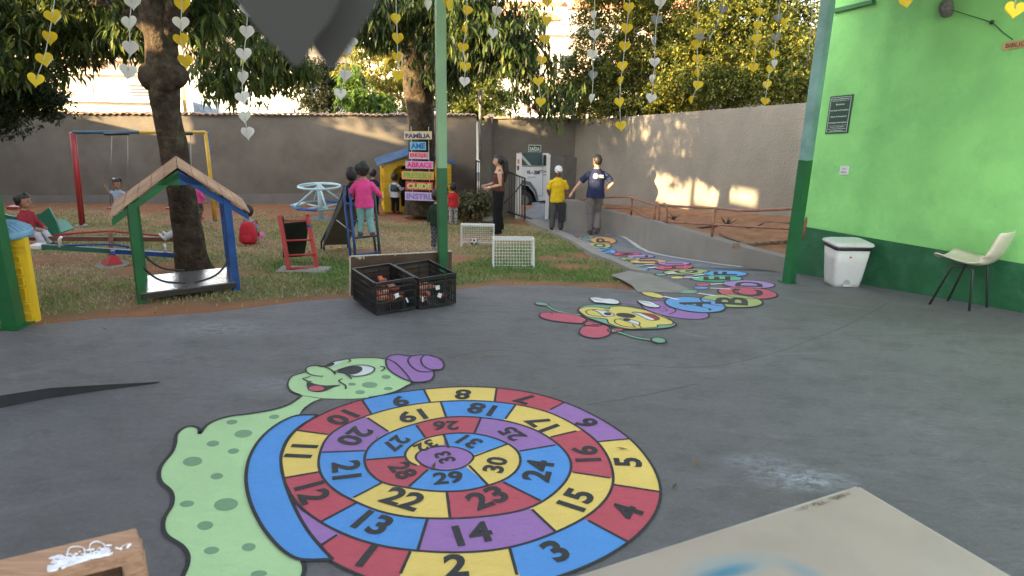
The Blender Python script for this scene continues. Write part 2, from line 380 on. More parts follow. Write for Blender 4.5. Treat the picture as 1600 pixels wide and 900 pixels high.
Z7 = lambda pts: [(430+x*.3875, 590+y*.3875) for x, y in pts]
Z4 = lambda pts: [(820+x/5.3333, 440+y/5.3333) for x, y in pts]
def sm(pts, k=4, closed=False): return smooth(pxg(pts), k, closed)
sn = empty('snail_painting', onto(G(692, 716)), 'green spotted snail painted on the floor whose round shell is a spiral of numbered squares', 'floor painting')
body = sm(Z6([(640, 155), (600, 185), (545, 208), (480, 222), (410, 233), (350, 240), (290, 256), (245, 280), (217, 315), (216, 296), (200, 285), (170, 283), (140, 297), (120, 320), (116, 355), (100, 395), (62, 440), (49, 480), (58, 515), (92, 545), (106, 575), (100, 615), (72, 660), (66, 705), (85, 740), (140, 775), (168, 815), (166, 860), (148, 905), (140, 980), (250, 1050), (500, 1040), (610, 960), (645, 900), (650, 865), (640, 835)]), 3)
bpoly = body+sm(Z6([(640, 835), (560, 800), (480, 700), (430, 600), (420, 480), (450, 390), (520, 310), (580, 262), (632, 240), (650, 210), (690, 182), (727, 170)]), 3)
bp_ = paint('body', [bpoly], 'g', 0, sn)
for x, y, a, b in ((350, 265, 23, 10), (525, 243, 21, 9), (398, 313, 37, 16), (272, 354, 26, 12), (357, 385, 24, 11), (188, 428, 40, 19), (288, 489, 26, 13), (165, 603, 30, 13), (326, 606, 50, 26), (240, 693, 33, 18), (266, 796, 32, 15), (420, 782, 29, 16), (462, 893, 34, 14)): paint('spot', [ell(*Z6([(x, y)])[0], a*.378, b*.378, -.1)], 'gs', 1, bp_)
line('body_outline', body, .021, bp_, 3)
line('neck_outline', sm(Z6([(632, 238), (650, 210), (690, 182), (727, 170)]), 4), .012, bp_, 4)
head = sm(Z5([(250, 440), (200, 425), (163, 400), (148, 362), (160, 320), (195, 290), (290, 262), (287, 243), (312, 220), (370, 212), (432, 222), (500, 185), (580, 165), (680, 153), (780, 150), (880, 156), (990, 190), (1112, 332), (1080, 368), (1000, 410), (900, 440), (780, 460), (600, 470), (420, 465)]), 3)
hd = paint('head', [head], 'g', 1.5, sn)
line('head_outline', head[:-6], .012, hd, 5)
for x, y, a, b in ((788, 362, 62, 22), (917, 300, 36, 15), (714, 419, 38, 16), (932, 391, 35, 12), (650, 356, 30, 11)): paint('spot', [ell(*Z5([(x, y)])[0], a/5, b/5)], 'gs', 3, hd)
ey = paint('eye', [sm(Z5([(520, 262), (580, 235), (660, 215), (740, 210), (805, 222), (828, 242), (800, 272), (740, 292), (670, 298), (620, 290)]), 3, True)], 'w', 4, hd)
paint('pupil', [sm(Z5([(530, 262), (600, 228), (680, 215), (725, 225), (730, 248), (700, 272), (640, 284), (590, 278)]), 3, True)], 'k', 5, ey)
line('eye_outline', sm(Z5([(510, 262), (580, 235), (660, 215), (740, 210), (805, 222), (828, 242), (800, 272), (740, 292), (670, 298), (600, 283)]), 3), .012, ey, 7)
e2 = paint('eye', [sm(Z5([(440, 220), (480, 200), (520, 182), (565, 176), (572, 186), (530, 205), (480, 224)]), 3, True)], 'w', 4, hd)
paint('pupil', [sm(Z5([(440, 220), (470, 200), (505, 190), (512, 204), (480, 222)]), 3, True)], 'k', 5, e2)
line('eye_outline', sm(Z5([(430, 222), (480, 198), (520, 180), (570, 174)]), 3), .011, e2, 7)
paint('mouth', [sm(Z5([(300, 338), (360, 355), (450, 368), (565, 362), (510, 382), (450, 408), (390, 420), (330, 412), (300, 390)]), 2, True)], 'k', 4, hd)
paint('tongue', [ell(*Z5([(373, 393)])[0], 60/5, 21/5)], 'pk', 6, hd)
for q in ([(325, 298), (290, 310), (268, 316), (300, 334), (340, 340)], [(290, 262), (330, 285), (380, 295), (430, 297)], [(287, 243), (312, 220), (370, 212), (432, 222), (490, 248), (515, 275), (518, 285)], [(515, 265), (580, 270), (620, 290), (648, 318)], [(575, 316), (550, 330), (560, 345), (600, 370), (600, 398)], [(870, 220), (900, 225), (905, 240), (875, 256)], [(625, 165), (640, 178), (615, 186)]):
    line('face_line', sm(Z5(q), 4), .012, hd, 6.5)
hat = sm(Z5([(915, 170), (950, 135), (1020, 127), (1100, 138), (1180, 130), (1260, 132), (1340, 160), (1370, 205), (1350, 240), (1290, 250), (1292, 290), (1260, 328), (1180, 342), (1100, 335), (1000, 290), (930, 235)]), 3, True)
ht = paint('hat', [hat], 'p', 2.5, sn)
line('hat_outline', hat, .014, ht, 6, True)
line('hat_fold', sm(Z5([(1115, 135), (1088, 170), (1110, 215), (1170, 255), (1240, 262), (1290, 250)]), 4), .012, ht, 6)
line('hat_fold', sm(Z5([(1215, 133), (1190, 160), (1200, 205), (1250, 240), (1310, 247)]), 4), .012, ht, 6)
rim_o = sm(Z6([(705, 238), (620, 240), (540, 275), (470, 335), (425, 410), (409, 490), (418, 570), (443, 640), (482, 710), (540, 780), (600, 825), (660, 839), (768, 836)]), 4)
rim_i = sm(Z6([(768, 836), (720, 785), (660, 710), (610, 620), (570, 520), (553, 430), (560, 380), (585, 330), (630, 285), (705, 238)]), 4)
paint('shell_edge', [pxg(Z6([(590, 585), (640, 635), (725, 680), (800, 733), (722, 772), (650, 700)]))], 'p', 2.45, sn)
rm = paint('shell_rim', [rim_o+rim_i], 'b', 3, sn); line('rim_outline', rim_o, .018, rm, 6.2)
# spiral: outer boundary in order, picture points of the enlarged view
SP = [(225, 738), (330, 797), (500, 848), (740, 872), (970, 850), (1200, 785), (1330, 727), (1425, 668), (1500, 600), (1550, 520), (1558, 465), (1545, 405), (1500, 330), (1430, 250), (1300, 165), (1168, 103), (1040, 65), (893, 45), (750, 40), (600, 52), (470, 68), (350, 92), (200, 145), (80, 215), (35, 290), (22, 350), (37, 408), (75, 490), (130, 550), (185, 585), (300, 643), (440, 685), (575, 700), (750, 708), (945, 690), (1130, 625), (1262, 560), (1335, 495), (1365, 435), (1350, 345), (1300, 262), (1215, 200), (1105, 143), (970, 112), (885, 101), (750, 97), (625, 104), (500, 122), (380, 155), (280, 193), (213, 236), (184, 305), (174, 345), (180, 383), (230, 450), (322, 500), (450, 550), (610, 570), (705, 570), (860, 560), (1035, 527), (1130, 465), (1192, 385), (1192, 330), (1130, 265), (1050, 215), (928, 178), (830, 165), (690, 163), (570, 190), (455, 230), (385, 275), (360, 325), (368, 368), (432, 427), (530, 445), (610, 458), (692, 462), (780, 457), (858, 437), (935, 410), (980, 370), (990, 335), (975, 295), (920, 262), (870, 243), (803, 230), (740, 227), (680, 233), (605, 250), (550, 277), (523, 312), (535, 340), (575, 358)]
SPW = pxg(Z7(SP)); CC = G(*Z7([(683, 328)])[0])
def polar(p): return math.atan2(p.y-CC.y, p.x-CC.x), math.hypot(p.x-CC.x, p.y-CC.y)
th = []; rr = []; last = None
for p in SPW:
    a, r = polar(p)
    if last is not None:
        while a-last > PI: a -= 2*PI
        while a-last < -PI: a += 2*PI
    th.append(a); rr.append(r); last = a
for i in range(1, len(th)): th[i] = max(th[i], th[i-1]+1e-4)
_t = np.array(th); _rr = np.array(rr)
_tt = np.linspace(_t[0], _t[-1], 1400); _ri = np.interp(_tt, _t, _rr); ker = np.hanning(31); ker /= ker.sum()
_rs = np.convolve(np.pad(_ri, 15, 'edge'), ker, 'valid')
def rad(t): return float(np.interp(t, _tt, _rs))
def pol(t, r): return Vector((CC.x+math.cos(t)*r, CC.y+math.sin(t)*r, 0))
# dividers: inner point, outer point
DV = [((545, 705), (505, 795)), ((945, 690), (975, 800)), ((1262, 580), (1425, 668)), ((1365, 435), (1558, 465)), ((1300, 262), (1430, 250)), ((1110, 132), (1165, 103)), ((885, 100), (893, 45)), ((625, 102), (600, 52)), ((388, 150), (350, 92)), ((213, 233), (80, 215)), ((180, 383), (37, 408)),
      ((330, 508), (185, 585)), ((615, 570), (575, 700)), ((1035, 535), (1130, 625)), ((1200, 385), (1350, 408)), ((1110, 243), (1215, 218)), ((928, 170), (970, 112)), ((690, 165), (668, 102)), ((455, 220), (372, 165)), ((362, 298), (188, 305)), ((432, 427), (315, 488)), ((692, 462), (705, 568)), ((920, 425), (1070, 500)), ((985, 300), (1130, 275)), ((803, 228), (830, 165)), ((605, 245), (570, 195)), ((525, 322), (366, 335)),
      ((615, 375), (540, 443)), ((782, 358), (858, 437)), ((800, 322), (935, 272)), ((700, 287), (680, 235))]
def unw(p, near):
    a = polar(G(*Z7([p])[0]))[0]
    while a < near-.35: a += 2*PI
    return a
outs = []; ins = []; cur = _t[0]
for (pi_, po) in DV:
    a = unw(po, cur); outs.append(a); cur = a
    b = unw(pi_, a-.75); 
    while b > a+PI: b -= 2*PI
    ins.append(b)
outs = [_t[0]]+outs; ins = [unw((250, 640), _t[0]-1)]+ins
while ins[0] > outs[0]+PI: ins[0] -= 2*PI
tr = paint('shell_edge', [[pol(t, rad(t)) for t in np.linspace(_t[0], _t[0]+2*PI, 120)]], 'p', 1.2, sn)
colr = {1: 'r', 2: 'y', 3: 'b', 4: 'r', 5: 'y', 6: 'p', 7: 'r', 8: 'y', 9: 'b', 10: 'r', 11: 'y', 12: 'r', 13: 'b', 14: 'p', 15: 'y', 16: 'r', 17: 'y', 18: 'b', 19: 'y', 20: 'p', 21: 'b', 22: 'y', 23: 'r', 24: 'b', 25: 'p', 26: 'r', 27: 'b', 28: 'r', 29: 'b', 30: 'y', 31: 'b', 32: 'y', 33: 'p'}
NUMC = {1: (370, 722), 2: (728, 762), 3: (1130, 702), 4: (1418, 545), 5: (1422, 345), 6: (1254, 186), 7: (1005, 88), 8: (757, 71), 9: (503, 98), 10: (270, 165), 11: (106, 300), 12: (152, 468), 13: (397, 590), 14: (798, 632), 15: (1215, 495), 16: (1252, 310), 17: (1075, 188), 18: (832, 130), 19: (552, 158), 20: (322, 240), 21: (288, 375), 22: (517, 492), 23: (855, 487), 24: (1060, 378), 25: (955, 230), 26: (688, 197), 27: (485, 268), 28: (515, 378), 29: (697, 408), 30: (888, 355), 31: (783, 262), 32: (607, 278), 33: (683, 325)}
def num_paint(n, root):
    c = G(*Z7([NUMC[n]])[0]); d = (CC-c); d.z = 0
    if n == 33: upv = Vector((-.45, -.9, 0)).normalized(); upv = (G(*Z7([(660, 300)])[0])-G(*Z7([(700, 350)])[0])).normalized(); upv = Vector((-upv.y, upv.x, 0))
    else: upv = d.normalized()
    adj = {4: .35, 5: .1, 24: .1, 16: .2}.get(n, 0)
    upv = Matrix.Rotation(adj*0, 3, 'Z') @ upv
    ex = Vector((upv.y, -upv.x, 0)); h = .20 if n <= 24 else .155
    if n in (2, 3, 14, 1): h = .20
    if n >= 32: h = .125
    vs, fs = text_mesh(str(n), 1, .035); x0 = min(v.x for v in vs); x1 = max(v.x for v in vs); y0 = min(v.y for v in vs); y1 = max(v.y for v in vs)
    s = h/(y1-y0)*.78; w = (x1-x0)*s*1.02
    me = bpy.data.meshes.new('numeral')
    me.from_pydata([Vector((c.x, c.y, 0))+ex*((v.x-(x0+x1)/2)*s*1.05)+upv*((v.y-(y0+y1)/2)*s)+Vector((0, 0, .002+.0011*5)) for v in vs], [], fs); me.materials.append(PM['k'])
    link('numeral', me, root)
for n in range(1, 32+1):
    o0, o1 = outs[n-1], (outs[n] if n < 32 else _t[-1]-.02); i0, i1 = ins[n-1], (ins[n] if n < 32 else o1)
    if n <= 31-0 and n < 32:
        A = [pol(t, rad(t)) for t in np.linspace(o0, o1, 14)]
        B = []
        for t in np.linspace(i1, i0, 14):
            r = rad(t+2*PI) if t+2*PI < _t[-1] else .12
            B.append(pol(t, r))
        poly = A+B
    else:
        poly = [pol(t, rad(t)) for t in np.linspace(outs[31], _t[-1], 24)]+[pol(t, .15) for t in np.linspace(_t[-1], outs[31], 24)]
    ce = paint('cell', [poly], colr[n], 2.5 if n < 32 else 2.9, sn); num_paint(n, ce)
disc = sm(Z7([(800, 325), (775, 355), (735, 372), (683, 378), (630, 370), (590, 352), (566, 326), (585, 300), (630, 286), (683, 281), (740, 287), (780, 302)]), 3, True)
ce = paint('cell', [disc], 'p', 3.5, sn); num_paint(33, ce)
paint('cell', [pxg(Z7([(250, 638), (187, 680), (228, 740), (335, 795), (340, 690)]))], 'r', 2.42, sn)
for t in (disc,): line('disc_outline', t, .013, sn, 4.2, True)
line('spiral_line', [pol(t, rad(t)) for t in np.linspace(_t[0], _t[-1], 620)], .015, sn, 4)
for i, (pi_, po) in enumerate(DV): line('divider', [G(*Z7([pi_])[0]), G(*Z7([po])[0])], .015, sn, 4.1)
line('divider', pxg(Z7([(250, 638), (185, 680)])), .015, sn, 4.1); line('shell_line', rim_i, .017, sn, 4.3)

# caterpillar with its alphabet of round segments
ct = empty('caterpillar_painting', onto(G(980, 497)), 'long caterpillar painted down the patio and ramp, one letter on each round segment', 'floor painting')
seg = [('A', 1086, 477, 48, 11.3, .10, 'bb'), ('B', 1143, 471, 49, 9.8, .06, 'ol'), ('C', 1168, 458.5, 47, 8.9, .07, 'pk'), ('D', 1170, 445, 41, 6.2, .04, 'lp'), ('E', 1120, 436, 40, 5, 0, 'gn'), ('F', 1133, 428, 35, 4.4, .02, 'bb'), ('G', 1072, 425.6, 36, 4.1, -.02, 'ol'), ('H', 1053, 418.2, 30, 4.2, -.03, 'pk'), ('I', 1053, 412, 26, 2.9, 0, 'lp'), ('J', 1013, 409, 30, 3.2, 0, 'or_'), ('K', 985, 405, 16, 2.2, 0, 'ol'), ('L', 1001, 401, 22, 2.6, 0, 'lp'), ('M', 979, 397, 22, 2.8, -.02, 'pk'), ('N', 946, 392, 17, 4, .12, 'bb'), ('O', 937, 384, 18, 4.7, .03, 'ol'), ('P', 942.5, 376, 21, 5, .05, 'or_'), ('Q', 915, 371.5, 13, 2.2, 0, 'tq'), ('R', 900, 369.5, 13, 1.6, 0, 'pk'), ('S', 886, 366.5, 11, 1.5, 0, 'bb')]
paint('body', [ell(1055, 485, 54, 11.5, .16)], 'p', 0, ct)
line('body_outline', ell(1055, 485, 54, 11.5, .16), .02, ct, 1, True)
for i, (ch, u, v, ru, rv, ro, k) in reversed(list(enumerate(seg))):
    lay = 1.5+(3-i*.12 if i < 12 else 1.5)
    e = ell(u, v, ru, rv, ro); sg = paint('segment', [e], k, lay, ct); line('segment_outline', e, .022, sg, lay+.3, True)
    vs, fs = text_mesh(ch, 1, .03); x0 = min(q.x for q in vs); x1 = max(q.x for q in vs); y0 = min(q.y for q in vs); y1 = max(q.y for q in vs)
    out = []
    for q in vs:
        a = (q.x-(x0+x1)/2)/(x1-x0)*1.25*rv; b = (q.y-(y0+y1)/2)/(y1-y0)*1.05*ru
        if ch == 'I': a *= .35
        g = G(u-b*math.cos(ro), v-a-b*math.sin(ro)); out.append((g.x, g.y, gz(g.y)+.002+.0011*(lay+.8)))
    me = bpy.data.meshes.new('letter'); me.from_pydata(out, [], fs); me.materials.append(PM['k']); link('letter', me, sg)
SH = [('yf', 1020, 461, 18, 3.6, .2, (1036, 464, 1060, 469)), ('tq', 1074, 456, 17, 3, .03, (1090, 459, 1118, 463)), ('bb', 1096, 450, 12, 2, 0, (1109, 451, 1141, 452.5)), ('pk', 1098, 445.3, 11, 2.2, 0, (1110, 445, 1130, 444)), ('yf', 1058, 434, 11, 1.7, 0, (1068, 434, 1092, 435)), ('lp', 1076, 432, 9, 1.3, 0, (1084, 431, 1102, 429)), ('tq', 1033, 429.5, 9, 1.5, 0, (1042, 428.6, 1056, 426.5)), ('bb', 1006, 420.5, 8, 1.4, 0, (1013, 419.5, 1026, 418)), ('tq', 999, 415.3, 9, 1.4, 0, (1007, 414.5, 1022, 413.5)), ('or_', 985, 411, 7, 1.1, 0, (991, 410.5, 999, 409.5)), ('mg', 903.5, 376, 6.5, 2.7, 0, (909, 375.5, 923, 375.2)), ('ol', 917, 381, 7, 1.2, 0, (922, 381, 928, 381.5))]
for (k, u, v, ru, rv, ro, lg) in SH:
    e = ell(u, v, ru, rv, ro, 16); s1 = paint('shoe', [e], k, 1.2, ct); line('shoe_outline', e, .014, s1, 1.5, True)
    a, b = G(lg[0], lg[1]), G(lg[2], lg[3]); w = .035+.0016*a.y
    paint('leg', ribbon_polys([a, b], w*1.1), 'w', 5.2, ct); 
fc = sm(Z4([(445, 250), (470, 215), (560, 200), (700, 205), (760, 205), (860, 212), (960, 230), (1050, 262), (1140, 300), (1215, 330), (1262, 365), (1200, 390), (1100, 400), (1000, 405), (880, 405), (780, 395), (700, 370), (600, 335), (500, 300)]), 3, True)
hd = paint('head', [fc], 'tq', 5.5, ct); line('head_outline', fc, .016, hd, 7.5, True)
f2 = sm(Z4([(450, 238), (520, 218), (640, 225), (700, 238), (712, 222), (800, 213), (900, 225), (1000, 245), (1060, 262), (1180, 305), (1235, 345), (1220, 365), (1140, 368), (1105, 372), (1100, 388), (1000, 395), (880, 402), (780, 385), (700, 355), (680, 320), (600, 312), (520, 298), (465, 265)]), 3, True)
paint('face', [f2], 'yf', 6.2, hd); line('face_outline', f2, .013, hd, 7.6, True)
paint('nose', [ell(*Z4([(842, 290)])[0], 15.5, 3.6, .1)], 'k', 7.8, hd)
mo = sm(Z4([(890, 262), (980, 268), (1060, 280), (1110, 305), (1115, 325), (1060, 333), (1010, 318), (950, 288)]), 3, True)
paint('mouth', [mo], 'bt', 7.2, hd); line('mouth_outline', mo, .013, hd, 8, True)
paint('teeth', [pxg(Z4([(890, 264), (960, 272), (1080, 322), (1060, 335), (1000, 318), (940, 286)]))], 'w', 7.8, hd)
for c, pu in ((sm(Z4([(565, 245), (640, 248), (700, 262), (745, 285), (715, 298), (660, 296), (610, 262)]), 3, True), (690, 278)), (sm(Z4([(790, 318), (850, 318), (920, 335), (955, 350), (950, 372), (900, 356), (830, 335)]), 3, True), (850, 326))):
    e = paint('eye', [c], 'w', 7, hd); line('eye_outline', c, .012, e, 8, True); paint('pupil', [ell(*Z4([pu])[0], 6, 2.2, .1)], 'k', 8.3, e)
line('cheek_line', sm(Z4([(600, 240), (530, 245), (508, 262), (540, 285), (610, 298), (690, 300)]), 4), .012, hd, 8)
line('cheek_line', sm(Z4([(790, 318), (750, 328), (755, 352), (800, 375), (870, 388), (930, 388)]), 4), .012, hd, 8)
for k in ((895, 365, 920, 392), (945, 368, 972, 394)): line('lash', pxg(Z4([k[:2], k[2:]])), .012, hd, 8)
b1 = sm(Z4([(122, 280), (150, 265), (240, 262), (350, 270), (450, 290), (515, 325), (500, 350), (400, 350), (260, 335), (150, 310)]), 3, True)
b2 = sm(Z4([(455, 415), (480, 385), (560, 365), (640, 365), (700, 385), (720, 425), (690, 455), (620, 475), (530, 470), (465, 445)]), 3, True)
b3 = sm(Z4([(490, 350), (510, 332), (580, 348), (640, 365), (600, 380), (520, 375)]), 3, True)
b4 = sm(Z4([(690, 405), (780, 395), (828, 408), (780, 420), (720, 432)]), 3, True)
for b in (b1, b2, b3, b4): o = paint('bow', [b], 'pk', 4.6, ct); line('bow_outline', b, .015, o, 5.2, True)
for q, c in (([(90, 188), (150, 182), (190, 205), (260, 245), (350, 268), (470, 285)], (140, 192, 11, 2.3)), ([(700, 400), (780, 425), (870, 455), (960, 478), (1060, 490)], (1115, 496, 12, 4.3))):
    an = line('antenna', sm(Z4(q), 4), .035, ct, 5, key='tq'); line('antenna_line', sm(Z4([(x, y-6) for x, y in q]), 4), .01, an, 5.5)
    e = ell(*Z4([c[:2]])[0], c[2], c[3], .1); o = paint('antenna_tip', [e], 'tq', 5.6, ct); line('tip_outline', e, .016, o, 6.4, True)
for q in ([(540, 145), (600, 140), (660, 150), (730, 152), (790, 175), (770, 195), (700, 192), (640, 185), (580, 180), (560, 165)], [(935, 168), (1000, 170), (1060, 180), (1110, 205), (1130, 215), (1090, 225), (1020, 215), (990, 205)]):
    e = sm(Z4(q), 3, True); o = paint('glove', [e], 'w', 8.4, ct); line('glove_outline', e, .013, o, 8.8, True)
    for k in range(3): a = Z4([(q[0][0]+12+22*k, q[0][1]+6+4*k), (q[0][0]+60+25*k, q[0][1]+12+6*k)]); line('finger_line', pxg(a), .01, o, 9)
line('arm', sm(Z4([(790, 178), (860, 182), (940, 190)]), 3), .04, ct, 1.4, key='p')
line('smile', sm(Z4([(1150, 210), (1240, 225), (1255, 250), (1200, 275)]), 4), .013, ct, 1.4)
line('smile', sm(Z4([(1120, 245), (1170, 248), (1185, 235), (1150, 225)]), 4), .011, ct, 1.4)

# ================================================================ WALLS AND BUILDINGS
WALLM = mat('beige_render', (.165, .146, .124), .9, .14, 1.3, .008, 30, dirt=(.105, .092, .078), dirt_amt=.6, dscale=1.1, spec=.2)
RWALL = mat('rough_render', (.235, .21, .175), .92, .10, 2, .016, 26, dirt=(.2, .185, .16), dirt_amt=.4, dscale=1.2, spec=.2)
GREYW = mat('grey_skirting', (.18, .17, .155), .9, .12, 3, .004, 40)
TILEM = mat('clay_tile', (.36, .24, .17), .9, .35, 9, .006, 30, dirt=(.10, .085, .07), dirt_amt=.8, dscale=5)
DARKM = mat('dark_metal', (.03, .03, .032), .5, .2); WHITEP = mat('white_paint', (.72, .71, .68), .6, .08, 5, dirt=(.4, .36, .3), dirt_amt=.4)
GRN = mat('dark_green_paint', (.012, .115, .035), .42, .18, 4, .001, 20, dirt=(.03, .06, .03), dirt_amt=.4)
GRNL = mat('light_green_paint', (.25, .42, .24), .55, .1, 5, dirt=(.16, .24, .15), dirt_amt=.5)
RUST = mat('rusty_pipe', (.26, .12, .075), .6, .3, 9, .001, 60, metal=.2)
REDP = mat('red_paint', (.40, .028, .03), .42, .15, 6, dirt=(.2, .05, .04), dirt_amt=.6); BLUP = mat('blue_paint', (.018, .07, .25), .42, .2, 6, dirt=(.02, .03, .07), dirt_amt=.5)
YELP = mat('yellow_paint', (.70, .42, .03), .42, .12, 6, dirt=(.4, .22, .03), dirt_amt=.4)
def wall_solid(mb, p0, p1, zb0, zb1, zt0, zt1, th):
    p0, p1 = Vector((p0[0], p0[1], 0)), Vector((p1[0], p1[1], 0)); d = (p1-p0).normalized(); nn = Vector((-d.y, d.x, 0))*th
    q = [p0+Vector((0, 0, zb0)), p1+Vector((0, 0, zb1)), p1+Vector((0, 0, zt1)), p0+Vector((0, 0, zt0))]
    return mb.prism(q, nn)
A0, A1 = Vector((-17.5, 19.5, 0)), Vector((-1.15, 21.3, 0))
def on_line(u, v, a, b): n = Vector((-(b-a).y, (b-a).x, 0)).normalized(); return PPL(u, v, a, n)
zt = [on_line(60, 178, A0, A1).z, on_line(700, 181, A0, A1).z]
def lerp_z(a, b, za, zb, p): t = (Vector((p.x, p.y, 0))-a).length/(b-a).length; return za+(zb-za)*t
kz = (zt[1]-zt[0])/(on_line(700, 181, A0, A1).x-on_line(60, 178, A0, A1).x); zA = lambda x: zt[0]+kz*(x-on_line(60, 178, A0, A1).x)
bw = empty('boundary_wall', (-9, 20.5, -1.7), 'long beige rendered yard wall capped with old clay tiles behind the playground', 'wall')
mb = MB(); wall_solid(mb, A0, A1, -2.2, -2.2, zA(A0.x), zA(A1.x), .2); mb.build('wall_body', WALLM, bw)
mb = MB(); nA = Vector((-(A1-A0).y, (A1-A0).x, 0)).normalized()
wall_solid(mb, A0-nA*.03, A1-nA*.03, -2.3, -2.3, on_line(200, 309, A0, A1).z+.02, on_line(430, 300, A0, A1).z+.0, .05); mb.build('skirting', GREYW, bw)
mb = MB(); nt_ = 96; L_ = (A1-A0).length
for i in range(nt_):
    t = (i+.5)/nt_; c = A0+(A1-A0)*t; z = zA(c.x)+.012*math.sin(i*.7)+random.uniform(-.012, .012); w = L_/nt_/2
    dd = (A1-A0).normalized()
    ang = [PI*k/7 for k in range(8)]
    a_ = [c+dd*math.cos(k)*w*1.06+Vector((0, 0, z+math.sin(k)*.055)) for k in ang]; b_ = [c+dd*math.cos(k)*(w-.018)+Vector((0, 0, z+math.sin(k)*.038)) for k in ang]
    mb.prism([p-nA*.10 for p in a_+b_[::-1]], nA*.42)
mb.build('coping_tiles', TILEM, bw)
# gate wall
Bz = 19.25; g0, g1 = P(742, 250, Bz).x, P(915, 250, Bz).x; gl, gr = P(811, 250, Bz).x, P(858, 250, Bz).x
ztg = P(850, 186, Bz).z; zop = P(835, 239, Bz).z
gw = empty('gate_wall', (1, Bz, -1.8), 'beige wall with the open street gateway and the exit sign', 'wall')
mb = MB(); zl = P(811, 340, Bz).z
mb.box(((g0+.45+gl)/2, Bz+.1, (ztg-2.4)/2-.0), (gl-g0-.45, .2, ztg+2.4)); mb.box(((gr+g1)/2+.1, Bz+.1, (ztg-2.4)/2), (g1-gr+.2, .2, ztg+2.4)); mb.box(((gl+gr)/2, Bz+.1, (ztg+zop)/2), (gr-gl, .2, ztg-zop))
mb.box((g0+.36, Bz+1.0, (ztg-2.4)/2), (.2, 2.2, ztg+2.4)); mb.build('wall_body', WALLM, gw)
mb = MB()
for i in range(22):
    x = g0+.3+i*.155
    if x > g1+.1: break
    ang = [PI*k/6 for k in range(7)]
    mb.prism([Vector((x+math.cos(k)*.08, Bz-.07, ztg+random.uniform(-.01, .01)+math.sin(k)*.05)) for k in ang], (0, .35, 0))
mb.build('coping_tiles', TILEM, gw)
mb = MB(); mb.box((P(755, 200, Bz).x, Bz-.05, -.2), (.16, .12, 1.9)); mb.build('pilaster', WALLM, gw)
mb = MB(); px_ = P(750, 200, Bz-.3); mb.tube([(px_.x, Bz-.25, P(750, 247, Bz).z), (px_.x, Bz-.25, P(750, 160, Bz).z)], .035, 8); mb.sph((px_.x, Bz-.25, P(750, 139, Bz).z), .01, 6); mb.tube([(px_.x, Bz-.25, P(750, 162, Bz).z), (px_.x+.01, Bz-.25, P(750, 139, Bz).z)], .05, 8)
tag(mb.build('pipe_post', mat('weathered_post', (.2, .19, .18), .8, .3, 8), None), 'thin grey service pipe standing up against the gate wall behind the woman', 'post')
# gate jamb posts and open leaf
ga = empty('street_gate', (gr, Bz, -1.8), 'white framed gate leaf swung open beside the man in the yellow shirt', 'gate')
zb_ = P(858, 347, 18.9).z
mb = MB(); mb.box((gr-.03, Bz-.36, (zop+zb_)/2), (.09, .09, zop-zb_)); mb.build('jamb', WHITEP, ga)
mb = MB(); mb.slab([(gr+.02, Bz-.33, zb_+.05), (gr+.02, Bz-.33, zop-.02), (gr+.65, Bz-.12, zop-.12), (gr+.65, Bz-.12, zb_+.05)], .04); mb.build('leaf', mat('grey_gate', (.16, .15, .14), .6), ga)
mb = MB(); mb.slab([(gr+.42, Bz-.22, zb_+.05), (gr+.42, Bz-.22, zop-.0), (gr+.95, Bz-.06, zop-.16), (gr+.95, Bz-.06, zb_+.05)], .03); mb.build('leaf', mat('brown_gate', (.14, .125, .11), .6), ga)
gp = empty('gate_post', (gl, Bz, -1.8), 'white gate post with small coloured stickers left of the gateway', 'post')
mb = MB(); mb.box((gl, Bz-.18, (zop-2.0)/2), (.15, .12, zop+2.0)); mb.build('post_body', WHITEP, gp)
for k, (c, vv) in enumerate((((.7, .2, .05), 252), ((.04, .04, .05), 262), ((.6, .6, .6), 278))): mb = MB(); mb.box((gl-.02, Bz-.245, P(810, vv, Bz-.2).z), (.05, .006, .12)); mb.build('sticker', mat('sticker%d' % k, c, .5), gp)
es = empty('exit_sign', P(835, 233, Bz), 'small dark green sign reading SAÍDA fixed above the gateway', 'sign')
c_ = P(835.5, 232, Bz-.02); mb = MB(); mb.box(c_, (.34, .02, .19)); mb.build('frame', WHITEP, es); mb = MB(); mb.box(c_-Vector((0, .012, 0)), (.31, .012, .16)); mb.build('panel', mat('sign_green', (.02, .07, .04), .4), es)
text_on('SAÍDA', c_-Vector((0, .019, 0)), (1, 0, 0), (0, 0, 1), .27, .12, mat('sign_white', (.75, .8, .7), .5), es)
# right boundary wall
w0 = P(893, 315, 19.3); w1 = P(1240, 338, 12.0); w0t = P(893, 188, 19.3); w1t = P(1240, 159.5, 12.0); wd = (Vector((w1.x, w1.y, 0))-Vector((w0.x, w0.y, 0)))
w2 = w1+wd*.45; 
rb = empty('side_wall', (3.5, 15, -1), 'tall rough beige side wall under the big tree, catching the last sun', 'wall')
mb = MB(); zt2 = w1t.z+(w1t.z-w0t.z)*.45
pts = [(w0.x, w0.y), (w1.x, w1.y), (w2.x, w2.y)]; zts = [w0t.z, w1t.z, zt2]
wall_solid(mb, pts[0], pts[2], -2.6, -1.5, zts[0], zts[2], .2); mb.build('wall_body', RWALL, rb)
